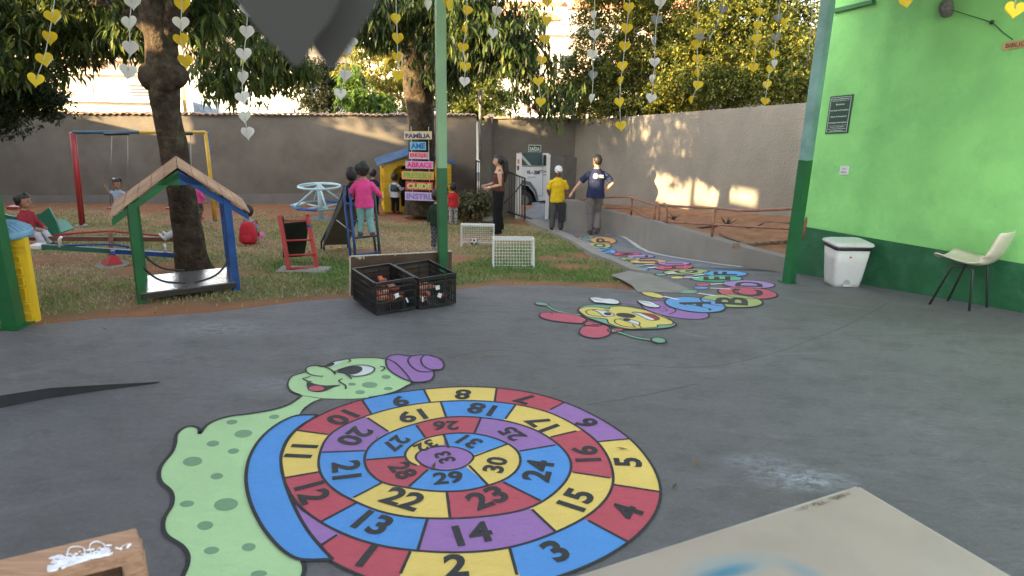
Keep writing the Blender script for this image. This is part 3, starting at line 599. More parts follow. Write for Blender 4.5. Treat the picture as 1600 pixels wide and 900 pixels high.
# soil bed between ramp wall and side wall
RT_PX = [(882, 313), (905, 313), (950, 330), (983, 337), (1043, 352), (1113, 373), (1165, 388), (1229, 404)]
def above(pl, u, v): return P(u, v, pl)
rw_b = [onto(p) for p in pxg([(880, 362), (905, 363), (947, 366), (977, 370), (1013, 392), (1100, 408), (1160, 416), (1228, 426)])]
rw_t = [P(u, v, b.y).z for (u, v), b in zip([(880, 313), (905, 314), (947, 329.5), (977, 336.5), (1013, 344), (1100, 370), (1160, 387), (1228, 404)], rw_b)]
rw = empty('ramp_wall', rw_b[4], 'low smooth grey retaining wall running down along the painted ramp', 'wall')
mb = MB(); n_ = len(rw_b); offs = []
for i in range(n_):
    a = rw_b[max(i-1, 0)]; c = rw_b[min(i+1, n_-1)]; d = Vector((c.x-a.x, c.y-a.y, 0)).normalized(); offs.append(Vector((-d.y, d.x, 0))*(-.18 if False else .18))
for o_ in offs: pass
front_b = [Vector((b.x, b.y, b.z-.2)) for b in rw_b]; front_t = [Vector((b.x, b.y, t)) for b, t in zip(rw_b, rw_t)]
bk = [f+o for f, o in zip(front_t, offs)]; bkb = [f+o for f, o in zip(front_b, offs)]
for i in range(n_-1):
    mb.quad(front_b[i], front_b[i+1], front_t[i+1], front_t[i]); mb.quad(front_t[i], front_t[i+1], bk[i+1], bk[i]); mb.quad(bk[i], bk[i+1], bkb[i+1], bkb[i])
mb.quad(front_b[0], front_t[0], bk[0], bkb[0]); mb.quad(front_b[-1], bkb[-1], bk[-1], front_t[-1])
bmesh.ops.remove_doubles(mb.b, verts=mb.b.verts, dist=.0005); mb.build('wall_body', mat('smooth_render', (.21, .195, .17), .85, .1, 2.5, .003, 30, dirt=(.2, .185, .165), dirt_amt=.5, dscale=2), rw)
SOIL = mat('red_soil', (.27, .145, .085), .97, .22, 4, .05, 9, dirt=(.20, .10, .06), dirt_amt=.7, dscale=3, spec=.1)
nrow = 26; vsb = []; fsb = []; m_ = 30
for i in range(m_):
    t = i/(m_-1)*(n_-1); k = min(int(t), n_-2); f = t-k; a = bk[k].lerp(bk[k+1], f)-Vector((0, 0, .05)); tt = i/(m_-1)
    if i == m_-1: a = a+Vector((1.0, .3, .0))
    b = Vector((w0.x-.02, w0.y, w0.z)).lerp(Vector((w1.x, w1.y, w1.z)), min(1, tt*1.06)) if True else None
    for j in range(nrow):
        s_ = j/(nrow-1); p = a.lerp(b, s_); p.z += .05*noise.noise(Vector((p.x*1.6, p.y*1.6, 0)))*math.sin(PI*s_)+.03*noise.noise(p*5)*math.sin(PI*s_); vsb.append(p)
for i in range(m_-1):
    for j in range(nrow-1): fsb.append((i*nrow+j, (i+1)*nrow+j, (i+1)*nrow+j+1, i*nrow+j+1))
me = bpy.data.meshes.new('soil_bed'); me.from_pydata(vsb, [], fsb); me.materials.append(SOIL)
for p in me.polygons: p.use_smooth = True
tag(link('soil_bed', me), kind='structure')
mb = MB(); q = [bk[-1]+Vector((.1, -.4, -.1)), bk[-1]+Vector((2.2, -.6, -.0)), Vector((w2.x, w2.y, w2.z+.1)), Vector((w1.x-.1, w1.y, w1.z-.03)), bk[-2]+Vector((.3, .5, -.08))]; mb.quad(*q); tag(mb.build('soil_path', SOIL), kind='structure')
bedbvh = BVHTree.FromPolygons(vsb, fsb)
def GB(u, v):
    h = bedbvh.ray_cast(CAM, ray(u, v).normalized()); return h[0] if h[0] is not None else G(u, v, .3)
# brick edging and rubble on the bed
mb = MB(); be = empty('brick_edging', GB(1200, 384), 'row of rough bricks edging the soil bed', 'edging')
for i in range(9):
    u = 1150+i*11.5; p = GB(u, 386-i*.9); mb = MB(); mb.box(p+Vector((0, 0, .02)), (.1, .09, .07), Euler((0, 0, -.2+random.uniform(-.1, .1))).to_matrix(), .008); mb.build('brick', mat('brick', (.22, .14, .09), .9, .3, 20, .004, 50), be)
# pipe handrail
hr = empty('ramp_handrail', front_t[5], 'rusty two-rail pipe handrail on top of the ramp wall', 'handrail')
def rwp(u, v):   # a point above the ramp wall's centre line at picture column u
    best = None
    for i in range(n_-1):
        a = (front_t[i]+bk[i])/2; b = (front_t[i+1]+bk[i+1])/2
        nn = Vector((-(b-a).y, (b-a).x, 0)); p = PPL(u, v, a, nn); t = (Vector((p.x-a.x, p.y-a.y))).dot(Vector((b.x-a.x, b.y-a.y)))/((b.x-a.x)**2+(b.y-a.y)**2)
        if -.02 <= t <= 1.02: return p
    a = (front_t[-2]+bk[-2])/2; b = (front_t[-1]+bk[-1])/2; return PPL(u, v, a, Vector((-(b-a).y, (b-a).x, 0)))
top = [rwp(905, 312)+Vector((0, 0, .0)), rwp(943, 309), rwp(984, 308), rwp(1020, 319), rwp(1117, 325.5), rwp(1163, 329), rwp(1228, 326.5), rwp(1255, 325)]
low = [rwp(910, 324), rwp(943, 325), rwp(985, 326), rwp(1020, 343), rwp(1117, 351), rwp(1228, 357), rwp(1250, 359)]
mb = MB(); mb.tube(smooth(top, 3), .021, 8); mb.build('top_rail', RUST, hr); mb = MB(); mb.tube(smooth(low, 3), .019, 8); mb.build('lower_rail', RUST, hr)
for (u, v0, v1) in ((988, 339, 309), (1024, 349, 320), (1117, 373, 326)):
    a = rwp(u, v1); mb = MB(); b = rwp(u, v0); mb.tube([(a.x, a.y, b.z-.05), a], .022, 8); mb.build('post', RUST, hr)
c1 = rwp(1024, 334); c2 = rwp(1036, 336)
for c in (c1, c2):
    mb = MB(); d = (top[4]-top[3]); d.z = 0; d = d.normalized()
    mb.tube([c+Vector((0, 0, 1))*math.cos(t)*.20+d*math.sin(t)*.13 for t in np.linspace(0, PI*1.05, 12)], .018, 6); mb.build('bend', RUST, hr)
pe = rwp(1258, 340); mb = MB(); mb.tube([pe+Vector((.02, 0, .25)), pe+Vector((.05, -.02, .1)), pe+Vector((.0, -.03, -.1)), pe+Vector((.03, -.02, -.35))], .03, 8, flat=1.); mb.build('end_post', RUST, hr)
# green building on the right
Z0, Z1 = -.9, 3.45
nH = Vector((HD.y, -HD.x, 0));  nH = nH if nH.x < 0 else -nH    # faces the patio
gh = empty('green_building', (H0.x, H0.y, gz(H0.y)), 'bright green building wall with a dark green painted base beside the patio', 'building')
GWL = mat('bright_green_wall', (.235, .58, .175), .72, .09, 2.2, .012, 9, dirt=(.17, .44, .145), dirt_amt=.6, dscale=1.3)
GWD = mat('green_dado', (.014, .105, .04), .5, .2, 2, .008, 12, dirt=(.06, .15, .09), dirt_amt=.55, dscale=4)
zd0 = PPL(1262, 355.5, H0, nH).z; zd1 = PPL(1600, 409, H0, nH).z; sp = H0; sl_ = (zd1-zd0)/((PPL(1600, 409, H0, nH)-PPL(1262, 355.5, H0, nH)).xy.length)
He = H0+HD*11
mb = MB(); q = [Vector((H0.x, H0.y, zd0+.0)), Vector((He.x, He.y, zd0+sl_*9.5)), Vector((He.x, He.y, Z1)), Vector((H0.x, H0.y, Z1))]; mb.prism(q, -nH*3.0); mb.build('wall', GWL, gh)
mb = MB(); q = [Vector((H0.x, H0.y, Z0)), Vector((He.x, He.y, Z0)), Vector((He.x, He.y, zd0+sl_*9.5)), Vector((H0.x, H0.y, zd0))]; mb.prism([p+nH*.004-HD*.004 for p in q], -nH*3.0); mb.build('base_band', GWD, gh)
hc = PPL(1333, 11, H0, nH); mb = MB(); mb.bar(hc-HD*.25+nH*.03, hc+HD*.3+nH*.03, .05, .045); mb.build('bracket', mat('mid_green_paint', (.03, .16, .05), .5), gh)
# poles and roof
PLb, PCb, PRb = onto(G(22, 510)), onto(G(692, 452)), onto(G(1232, 442))
ZR = 3.35
def pole(b, w, zsplit, label, lo, hi, yaw=0., light=True):
    r = empty('roof_post', b, label, 'post', 'posts carrying the patio roof')
    mb = MB(); mb.box((b.x, b.y, (b.z+zsplit)/2), (w, w, zsplit-b.z), Euler((0, 0, yaw)).to_matrix(), .004); mb.build('lower_shaft', lo, r)
    mb = MB(); mb.box((b.x, b.y, (ZR+zsplit)/2), (w-.002, w-.002, ZR-zsplit), Euler((0, 0, yaw)).to_matrix(), .004); mb.build('upper_shaft', hi, r)
    mb = MB(); mb.box((b.x, b.y, b.z+.006), (w*1.7, w*1.7, .012)); mb.build('base_plate', lo, r)
    return r
pole(PCb, .094, P(692, 262, PCb.y).z, 'square post light green above and dark green below, behind the black crates', GRN, GRNL, .35)
GRB = mat('blue_green_paint', (.20, .36, .33), .55, .12, 6, dirt=(.08, .17, .15), dirt_amt=.6)
pole(PRb, .115, P(1258, 250, PRb.y).z, 'square post pale blue-green above and dark green below, at the corner of the green building', GRN, GRB, .6)
pole(PLb, .125, 2.9, 'dark green square post at the left edge of the patio by the yellow plastic panel', GRN, GRNL, .1)
ro = empty('patio_roof', (0, 2, ZR), 'sheet metal patio roof on steel beams over the painted floor', 'roof')
ed = (PRb-PLb); ed.z = 0; ed = ed.normalized(); en = Vector((-ed.y, ed.x, 0)); e0 = PLb-ed*6+en*.35; e1 = PRb+ed*.9+en*.35
mb = MB(); q = [Vector((e0.x, e0.y, ZR+.1)), Vector((e1.x, e1.y, ZR+.1)), Vector((e1.x+en.x*-3.1, e1.y-en.y*3.1, ZR+.4)), Vector((e0.x-en.x*3.1, e0.y-en.y*3.1, ZR+.4))]; mb.prism(q, (0, 0, .03)); mb.build('roof_sheet', mat('galvanised_sheet', (.45, .45, .44), .5, .15, 3), ro)
mb = MB(); mb.bar(Vector((e0.x, e0.y, ZR+.05))-en*.35, Vector((e1.x, e1.y, ZR+.05))-en*.35, .08, .10); mb.build('beam', GRNL, ro)
for k in range(4): a = PLb+ed*(k*2.3-1); mb = MB(); mb.bar(Vector((a.x, a.y, ZR+.1)), Vector((a.x-en.x*2.6, a.y-en.y*2.6, ZR+.33)), .06, .08); mb.build('rafter', GRNL, ro)
# unseen blockers added at left to shade the yard, slotted for the sun patches
blocker = empty('added_sun_blocker', (-14, 8, -1), 'blocker added out of view on the left to shade the yard and shape the sun patches', 'building')
def S(y): return Vector((-7.6-.56*(y-1), y, 0))
blocker_mat = mat('blocker_render', (.3, .27, .24), .9, .1)
def seg_wall(y0, y1, z0, z1, th=.6):
    mb = MB(); a, b = S(y0), S(y1); d = (b-a).normalized(); n = Vector((d.y, -d.x, 0)); n = n if n.x < 0 else -n
    mb.prism([Vector((a.x, a.y, z0)), Vector((b.x, b.y, z0)), Vector((b.x, b.y, z1)), Vector((a.x, a.y, z1))], n*th); return mb.build('wall', blocker_mat, blocker)
BLOCKERS = [(-9, 4.0, -1, 6.6), (4.0, 4.75, -1, 3.92), (4.75, 5.55, -1, 3.72), (5.55, 6.85, -1, 3.57), (5.55, 5.66, 3.57, 4.32), (4.0, 5.4, 4.32, 5.8), (5.4, 6.85, 4.32, 4.66), (6.85, 9.4, -1, 4.15), (9.4, 11.6, -1.5, 4.6), (11.6, 13.6, -1.6, 3.85), (13.6, 16.0, -2, 3.4), (16.0, 19.6, -2, 2.0)]
for a_ in BLOCKERS: seg_wall(*a_)

# ================================================================ BEYOND THE WALL
hv = []; hf = []; nxh, nyh = 40, 22
for j in range(nyh):
    for i in range(nxh):
        x = -120+i*6.2; y = 36+j*6.; z = -2.55+max(0, (y-38))*.125+2.5*noise.noise(Vector((x*.03, y*.03, 0)))*min(1, (y-36)/20); hv.append((x, y, z))
for j in range(nyh-1):
    for i in range(nxh-1): hf.append((j*nxh+i, j*nxh+i+1, (j+1)*nxh+i+1, (j+1)*nxh+i))
me = bpy.data.meshes.new('hillside'); me.from_pydata(hv, [], hf); me.materials.append(mat('hill_earth', (.16, .12, .08), .95, .4, .3, dirt=(.07, .09, .03), dirt_amt=.9, dscale=.1)); tag(link('hillside', me), kind='structure')
hillb = BVHTree.FromPolygons([Vector(v) for v in hv], hf)
HC = [(.72, .70, .66), (.66, .58, .47), (.60, .45, .35), (.70, .68, .60), (.50, .50, .52), (.62, .52, .36)]
HN = ['white', 'cream', 'salmon', 'pale yellow', 'grey', 'ochre']; HMt = [mat('plaster_%d' % i, c, .9, .12, .6, dirt=(c[0]*.6, c[1]*.55, c[2]*.5), dirt_amt=.5, dscale=.5) for i, c in enumerate(HC)]
ROOFO = mat('orange_roof', (.46, .19, .09), .9, .25, 2); WIN = mat('dark_window', (.03, .035, .045), .25, .2); GREYR = mat('fibre_roof', (.36, .34, .31), .9, .2, 2)
def house(x, y, z, w, d, h, ci, roof, label, rz=0., nw=3, nf=1):
    r = empty('hillside_house', (x, y, z), label, 'house', 'houses on the hillside beyond the wall')
    M = Matrix.Translation((x, y, z)) @ Matrix.Rotation(rz, 4, 'Z')
    def bx(name, c, s, m, par=r): mb = MB(); mb.box((0, 0, 0), s); bmesh.ops.transform(mb.b, matrix=M @ Matrix.Translation(c), verts=mb.b.verts); return mb.build(name, m, par)
    bx('wall', (0, 0, h/2-1), (w, d, h+2), HMt[ci])
    if roof == 'flat': bx('roof', (0, 0, h+.08), (w+.4, d+.4, .16), GREYR)
    else:
        mb = MB(); mb.prism([(-w/2-.3, -d/2-.3, h), (-w/2-.3, 0, h+w*.13), (-w/2-.3, d/2+.3, h)], (w+.6, 0, 0)); bmesh.ops.transform(mb.b, matrix=M, verts=mb.b.verts); mb.build('roof', ROOFO if roof == 'gable' else GREYR, r)
    for f in range(nf):
        for k in range(nw):
            xx = -w/2+w*(k+.5)/nw+random.uniform(-.1, .1); zz = h/nf*(f+.55)
            o = bx('window', (xx, -d/2-.02, zz), (.9, .08, .85), WHITEP); bx('pane', (xx, -d/2-.07, zz), (.72, .04, .68), WIN, o)
used = []
spots = []
for row, (Y, n) in enumerate(((44, 8), (54, 9), (66, 10), (80, 11), (96, 11))):
    for k in range(n):
        u = 640+(k+.5)*330/n+random.uniform(-8, 8); x = (u-800)/FPX*Y/math.cos(PITCH); spots.append((x, Y+random.uniform(-3, 3), u))
for i, (x, y, u) in enumerate(spots):
    h_ = hillb.ray_cast(Vector((x, y, 60)), Vector((0, 0, -1)))
    if h_[0] is None: continue
    ci = random.randrange(6); rf = random.choice(['flat', 'gable', 'gable', 'fibre']); nf = random.choice([1, 1, 2]); w = random.uniform(4.5, 7.5)*(.75+y/160); hh = 2.8*nf*(.9+y/300)
    side = 'left' if u < 750 else ('middle' if u < 860 else 'right'); row = ['nearest', 'second', 'third', 'fourth', 'topmost'][[44, 54, 66, 80, 96].index(min([44, 54, 66, 80, 96], key=lambda q: abs(q-y)))]
    house(x, y, h_[0].z, w, 5, hh, ci, rf, '%s house with %s roof, %s from left in the %s hillside row' % (HN[ci], {'flat': 'flat', 'gable': 'orange tiled', 'fibre': 'grey sheet'}[rf], ['first', 'second', 'third', 'fourth', 'fifth', 'sixth', 'seventh', 'eighth', 'ninth', 'tenth', 'eleventh'][sum(1 for a in used if a == row)], row), random.uniform(-.3, .3), 3, nf)
    used.append(row)
# street houses straight behind the wall
def box_part(name, x0, x1, y0, y1, z0, z1, m, par, bev=0): mb = MB(); mb.box(((x0+x1)/2, (y0+y1)/2, (z0+z1)/2), (abs(x1-x0), abs(y1-y0), abs(z1-z0)), None, bev); return mb.build(name, m, par)
Yh = 30.
def X(u, Y=Yh): return P(u, 150, Y).x
def Zv(v, u=250, Y=Yh): return P(u, v, Y).z
sh = empty('street_house', (X(220), Yh, -2.5), 'old plastered house with stained wall and tiled eaves behind the left part of the wall', 'house')
OLDP = mat('old_plaster', (.55, .50, .44), .95, .12, .8, .01, 8, dirt=(.42, .25, .17), dirt_amt=.8, dscale=.7)
box_part('wall', X(-260), X(300), Yh, Yh+6, -2.5, Zv(92), OLDP, sh)
box_part('cornice', X(-260), X(302), Yh-.35, Yh+.05, Zv(118), Zv(114), mat('cream_cornice', (.7, .6, .42), .9), sh)  # cream cornice, lighter than the wall
mb = MB(); mb.prism([(X(-260), Yh-.7, Zv(97)), (X(-260), Yh-.7, Zv(93)), (X(-260), Yh+3.5, Zv(66)), (X(-260), Yh+7, Zv(93))], (X(306)-X(-260), 0, 0)); mb.build('roof', TILEM, sh)
box_part('blocked_window', X(71), X(147), Yh-.03, Yh, Zv(150), Zv(132), mat('mortar', (.36, .31, .25), .95, .2, 8, .01, 20), sh)
w_ = box_part('window', X(206), X(238), Yh-.05, Yh, Zv(154), Zv(133), DARKM, sh)
for v in (138, 143, 148): box_part('bar', X(206), X(238), Yh-.08, Yh-.05, Zv(v)-.02, Zv(v)+.03, mat('grey_bars', (.3, .28, .26), .7), w_)
for v0, v1, c in ((96, 110, (.40, .24, .18)),): box_part('brick_band', X(-200), X(170), Yh-.04, Yh, Zv(v1), Zv(v0), mat('brick_band', c, .95, .3, 6), sh)
ss = empty('board_shed', (X(150, 25), 25, -2.5), 'low shed of pale horizontal boards just behind the tiled wall', 'shed')
box_part('wall', X(55, 25), X(238, 25), 25, 27, -2.5, Zv(158, 150, 25), mat('cream_boards', (.62, .55, .42), .8, .15, 2), ss); box_part('roof', X(50, 25), X(240, 25), 24.7, 27.3, Zv(158, 150, 25), Zv(153.5, 150, 25), mat('pale_roof', (.6, .58, .6), .7), ss)
wh = empty('white_house', (X(410, 27), 27, -2.5), 'plain bright white house block behind the middle of the wall', 'house')
box_part('wall', X(300, 27), X(481, 27), 27, 33, -2.5, Zv(118, 400, 27), mat('bright_white', (.8, .77, .68), .9, .06), wh); box_part('door', X(301, 27), X(338, 27), 26.94, 27, -2.4, Zv(158, 320, 27), mat('blue_corrugated', (.22, .29, .36), .5, .3, 12), wh)
box_part('gable_wall', X(338, 27), X(474, 27), 27.5, 33, Zv(120, 400, 27), Zv(98, 400, 27), HMt[0], wh); box_part('drainpipe', X(288, 27), X(292, 27), 26.8, 26.9, -2, Zv(115, 290, 27), mat('ochre_pipe', (.5, .3, .1), .7), wh)
yh = empty('long_street_house', (X(900, 34), 34, -2.5), 'long low white house with a pink mural patch across the street', 'house')
box_part('wall', X(735, 34), X(1010, 34), 34, 38, -2.6, Zv(142, 850, 34), HMt[0], yh); box_part('cornice', X(735, 34), X(1010, 34), 33.8, 34, Zv(147, 850, 34), Zv(144, 850, 34), mat('ochre_trim', (.45, .28, .12), .9), yh)
box_part('mural', X(818, 34), X(846, 34), 33.95, 34, Zv(176, 830, 34), Zv(161, 830, 34), mat('pink_mural', (.55, .3, .3), .9, .5, 3), yh)

# ================================================================ TREES
LEAF = attr_mat('leaf', .5, .45); BARK = mat('bark', (.045, .033, .024), .95, .4, 9, .035, 20, dirt=(.115, .095, .06), dirt_amt=.7, dscale=6, spec=.1)
def leaves(name, centers, L, Wd, cols, parent, rng, droop=.6, whorl=9, spread=.11, kind=None, wilt=.35):
    """centers: (n,3) whorl positions; each whorl is a fan of folded leaf blades"""
    n = len(centers)*whorl; c = np.repeat(centers, whorl, 0)+rng.normal(0, spread*.35, (n, 3))
    az = rng.uniform(0, 2*PI, n); el = rng.normal(-droop, wilt, n)
    d = np.stack([np.cos(az)*np.cos(el), np.sin(az)*np.cos(el), np.sin(el)], 1); up = rng.normal(0, .35, (n, 3))+np.array([0, 0, 1.]); s = np.cross(d, up); s /= np.linalg.norm(s, axis=1)[:, None]+1e-9; nn = np.cross(s, d)
    l = (L*rng.uniform(.6, 1.15, n))[:, None]; w = (Wd*rng.uniform(.7, 1.2, n))[:, None]
    base = c; mid = c+d*l*.5+nn*l*.04; tip = c+d*l*.95-np.array([0, 0, 1.])*l*.18
    a = mid+s*w*.5+nn*w*.16; b = mid-s*w*.5+nn*w*.16
    V = np.stack([base, a, tip, b, mid], 1).reshape(-1, 3); i0 = np.arange(n)*5
    F = np.stack([np.stack([i0, i0+1, i0+4], 1), np.stack([i0+1, i0+2, i0+4], 1), np.stack([i0+4, i0+2, i0+3], 1), np.stack([i0, i0+4, i0+3], 1)], 1).reshape(-1, 3)
    me = bpy.data.meshes.new(name); me.vertices.add(len(V)); me.vertices.foreach_set('co', V.astype('f').ravel()); me.loops.add(F.size); me.loops.foreach_set('vertex_index', F.astype('i').ravel())
    me.polygons.add(len(F)); me.polygons.foreach_set('loop_start', np.arange(0, F.size, 3).astype('i')); me.polygons.foreach_set('loop_total', np.full(len(F), 3, 'i')); me.update()
    cols = np.array(cols); k = rng.integers(0, len(cols), n); cc = cols[k]*rng.uniform(.7, 1.3, n)[:, None]; cl = np.repeat(np.concatenate([cc, np.ones((n, 1))], 1), 5, 0)
    at = me.color_attributes.new('tint', 'FLOAT_COLOR', 'POINT'); at.data.foreach_set('color', cl.astype('f').ravel()); me.materials.append(LEAF); me.validate()
    return link(name, me, parent)
def cloud(rng, blobs):
    out = []
    for (u, v, Y, ru, rv, rd, n) in blobs:   # picture centre, depth, radii in picture points across/up, depth radius in metres
        c = np.array(P(u, v, Y)); k = Y/FPX/math.cos(PITCH); q = rng.normal(0, 1, (n, 3)); q /= np.linalg.norm(q, axis=1)[:, None]; q *= rng.uniform(.25, 1, (n, 1))**.45
        out.append(c+q*np.array([ru*k, rd, rv*k]))
    return np.concatenate(out)
def clumps(rng, blobs, nclump, per, r):
    c = cloud(rng, [(*b[:6], max(1, int(nclump*b[6]))) for b in blobs]); q = np.repeat(c, per, 0); return q+rng.normal(0, r, q.shape)*np.array([1, 1, .7])
def limb(mb, pts, rads, jit=.02, n=14):
    p = smooth(pts, 6); k = len(p); rr = np.interp(np.linspace(0, len(pts)-1, k), range(len(pts)), rads)
    mb.tube(p, [float(x) for x in rr], n)
    return p
rng = np.random.default_rng(5)
MG = [(.035, .06, .016), (.055, .09, .02), (.09, .13, .026), (.03, .05, .02), (.17, .20, .04)]
# tree 1
Y1 = G(300, 420).y
t1 = empty('mango_tree', onto(G(302, 421)), 'nearest leaning trunk with a swollen knot, behind the wooden hut', 'tree')
mb = MB(); T = lambda u, v, dy=0: P(u, v, Y1+dy)
limb(mb, [T(305, 428), T(300, 405), T(288, 330), T(278, 270), T(268, 220), T(260, 175), T(257, 140), T(256, 118), T(254, 90), T(251, 60), T(243, 20), T(232, -30), T(215, -90)], [.24, .195, .168, .162, .158, .15, .172, .195, .17, .165, .165, .14, .11], n=20)
mb.sph(T(236, 120, -.03), (.15, .15, .16), 14); mb.sph(T(273, 117, -.03), (.145, .15, .15), 14); mb.sph(T(256, 128, -.1), (.14, .1, .13), 14)
limb(mb, [T(256, 70), T(272, 30), T(285, -20), T(300, -80)], [.13, .125, .11, .08]); 
limb(mb, [T(262, 60, .2), T(310, 20, .6), T(360, 5, 1.2), T(420, 30, 2.2)], [.09, .07, .05, .03])
limb(mb, [T(240, 50, .0), T(200, 20, 1.), T(150, 5, 2.0), T(80, 25, 2.4)], [.10, .07, .05, .02])
for v in mb.b.verts: pass
o = mb.build('trunk', BARK, t1, True, jitter=.022)
bl = [(120, 15, 11.0, 130, 55, 1.0, 3.2), (40, 50, 11.0, 80, 60, .9, 2.2), (175, 45, 11.2, 70, 30, .6, 1.1), (120, -190, 9.0, 300, 110, 1.6, 8.), (320, -210, 9.6, 200, 110, 1.6, 4.0), (335, 15, 9.2, 55, 38, .8, .8), (60, -60, 10.8, 200, 60, 1.2, 1.8), (330, -70, 8.6, 150, 60, 1.5, 1.2), (205, 25, 9.6, 30, 40, .3, .3)]
leaves('crown', clumps(rng, bl, 38, 3, .13), .21, .052, MG, t1, rng, .75, 9, .12)
# tree: dark fine-leaved one hanging in at the far left
t0 = empty('dark_tree', onto((-9.8, 11.5)), 'dark small-leaved tree hanging in at the left edge', 'tree')
mb = MB(); Y0 = 11.8; T = lambda u, v, dy=0: P(u, v, Y0+dy); limb(mb, [T(-170, 380), T(-160, 240), T(-130, 120), T(-60, 60), T(20, 90)], [.16, .14, .12, .08, .03]); limb(mb, [T(-140, 160), T(-60, 150), T(10, 160), T(60, 180)], [.08, .05, .03, .01]); mb.build('trunk', BARK, t0, True, .015)
leaves('crown', clumps(rng, [(-20, 120, Y0, 75, 50, 1, 1.5), (20, 155, Y0, 60, 28, .6, 1.0), (-30, 190, Y0, 55, 30, .6, .6), (70, 152, Y0, 35, 12, .4, .3), (10, 95, Y0, 70, 28, .8, 1.), (75, 168, Y0, 25, 9, .3, .15)], 60, 9, .1), .085, .038, [(.02, .035, .012), (.03, .05, .015), (.045, .065, .02)], t0, rng, .3, 8, .08)
# branch with mango leaves above the wall (same kind of tree, further back)
t3 = empty('drooping_mango_tree', onto(P(405, 300, 17.5)), 'mango tree with drooping leaf tufts hanging over the white house', 'tree')
Y3 = 14.5; T = lambda u, v, dy=0: P(u, v, Y3+dy); mb = MB(); limb(mb, [T(640, -90), T(560, -50), T(480, 10), T(420, 70), T(390, 110)], [.07, .06, .04, .025, .012]); limb(mb, [T(500, -5), T(450, 40), T(380, 60), T(330, 90)], [.035, .025, .02, .008]); mb.build('trunk', BARK, t3, True, .01)
leaves('crown', clumps(rng, [(395, 122, Y3, 58, 24, .8, 1.0), (350, 95, Y3, 40, 26, .6, .7), (430, 85, Y3, 45, 40, .7, .9), (400, 50, Y3, 90, 40, 1, 1.0), (460, 110, Y3, 18, 22, .4, .25), (350, 140, Y3, 22, 12, .3, .2)], 34, 3, .14), .24, .055, MG[:3]+[(.14, .16, .03)], t3, rng, .95, 10, .12)
# tree 2
Y2 = 18.7
t2 = empty('mango_tree', onto((P(656, 327, Y2).x, Y2)), 'big forked trunk carrying the coloured word boards beside the yellow playhouse', 'tree')
T = lambda u, v, dy=0: P(u, v, Y2+dy); mb = MB(); k = Y2/FPX
limb(mb, [T(655, 334), T(656, 318), T(658, 260), T(659, 205), T(655, 160), T(650, 130), T(641, 90), T(630, 55), T(616, 15), T(600, -40)], [27*k, 24*k, 22*k, 20*k, 20*k, 21*k, 17*k, 18*k, 16*k, 13*k], n=20)
limb(mb, [T(662, 165), T(668, 120), T(676, 80), T(690, 40), T(708, -10), T(730, -60)], [14*k, 13*k, 11*k, 9*k, 7*k, 5*k])
limb(mb, [T(688, 45), T(730, 40, -1), T(775, 55, -2), T(815, 80, -2.5), T(838, 120, -2.5)], [6*k, 5*k, 4*k, 3*k, 1*k]); limb(mb, [T(775, 55, -2), T(800, 40, -2), T(840, 70, -2), T(866, 110, -2)], [4*k, 3*k, 2*k, 1*k]); limb(mb, [T(815, 80, -2.5), T(800, 130, -2.5), T(818, 160, -2.5)], [2*k, 1.5*k, .6*k])
limb(mb, [T(620, 20), T(580, -10, -1), T(540, 5, -2), T(510, 40, -2)], [9*k, 7*k, 5*k, 2*k])
mb.build('trunk', BARK, t2, True, .04)
leaves('crown', clumps(rng, [(725, 35, Y2-2, 60, 55, 1.5, 2.6), (690, 90, Y2-1, 22, 55, .8, .8), (640, 10, Y2-1.5, 60, 26, 1.2, 1.2), (590, 30, Y2-2, 38, 38, 1., 1.), (760, 60, Y2-2.4, 50, 22, 1, .9), (800, 85, Y2-2.5, 40, 22, .8, .6), (845, 130, Y2-2.5, 45, 30, .8, .38), (700, -80, Y2-2, 220, 60, 2.5, 3.), (545, 12, Y2-2, 50, 28, 1, .9), (870, 160, Y2-2.4, 22, 18, .5, .18), (712, 100, Y2-1, 12, 30, .5, .4), (822, 40, Y2-2.5, 30, 24, .6, .3)], 46, 4, .2), .26, .062, MG+[(.02, .035, .012)], t2, rng, .95, 9, .16)
# big dense tree over the side wall
t4 = empty('dense_tree', (3.6, 19.6, -2), 'big dense small-leaved tree bulging over the side wall, lit yellow on its right', 'tree')
mb = MB(); T = lambda u, v, dy=0: P(u, v, 19.9+dy); 
limb(mb, [T(901, 330), T(900, 250), T(902, 190), T(920, 140), T(950, 80)], [.1, .09, .09, .08, .04]); limb(mb, [T(1000, 330), T(1010, 200), T(1050, 100), T(1120, 30), T(1200, -40)], [.3, .28, .24, .18, .1]); limb(mb, [T(1270, 120, 1), T(1278, 60, 1), T(1290, 0, 1)], [.1, .09, .07]); mb.build('trunk', BARK, t4, True, .02)
DG = [(.04, .06, .018), (.07, .10, .025), (.17, .18, .03), (.28, .26, .04)]
dbl = [(975, 70, 19.5, 78, 85, 1.6, 4.2), (930, 150, 19, 48, 42, 1., 1.5), (1060, 90, 18.5, 110, 80, 1.8, 5.), (1010, 165, 17.8, 90, 24, .8, 1.6), (1150, 60, 17.5, 90, 75, 1.7, 4.4), (1110, 135, 16.6, 90, 30, .9, 2.), (1210, 130, 16, 70, 30, .9, 1.6), (1230, 85, 16.5, 55, 30, 1, 1.4), (880, 175, 19.2, 16, 18, .4, .22), (890, 125, 19.2, 22, 34, .5, .5), (1100, -60, 18.5, 190, 70, 2.2, 4), (1265, 55, 17, 24, 60, .7, .5), (985, -40, 19, 80, 60, 1.5, 2), (1180, 10, 17.2, 70, 45, 1.2, 1.5)]
leaves('crown', clumps(rng, dbl, 50, 15, .15), .085, .05, DG, t4, rng, .15, 8, .09, wilt=.6)
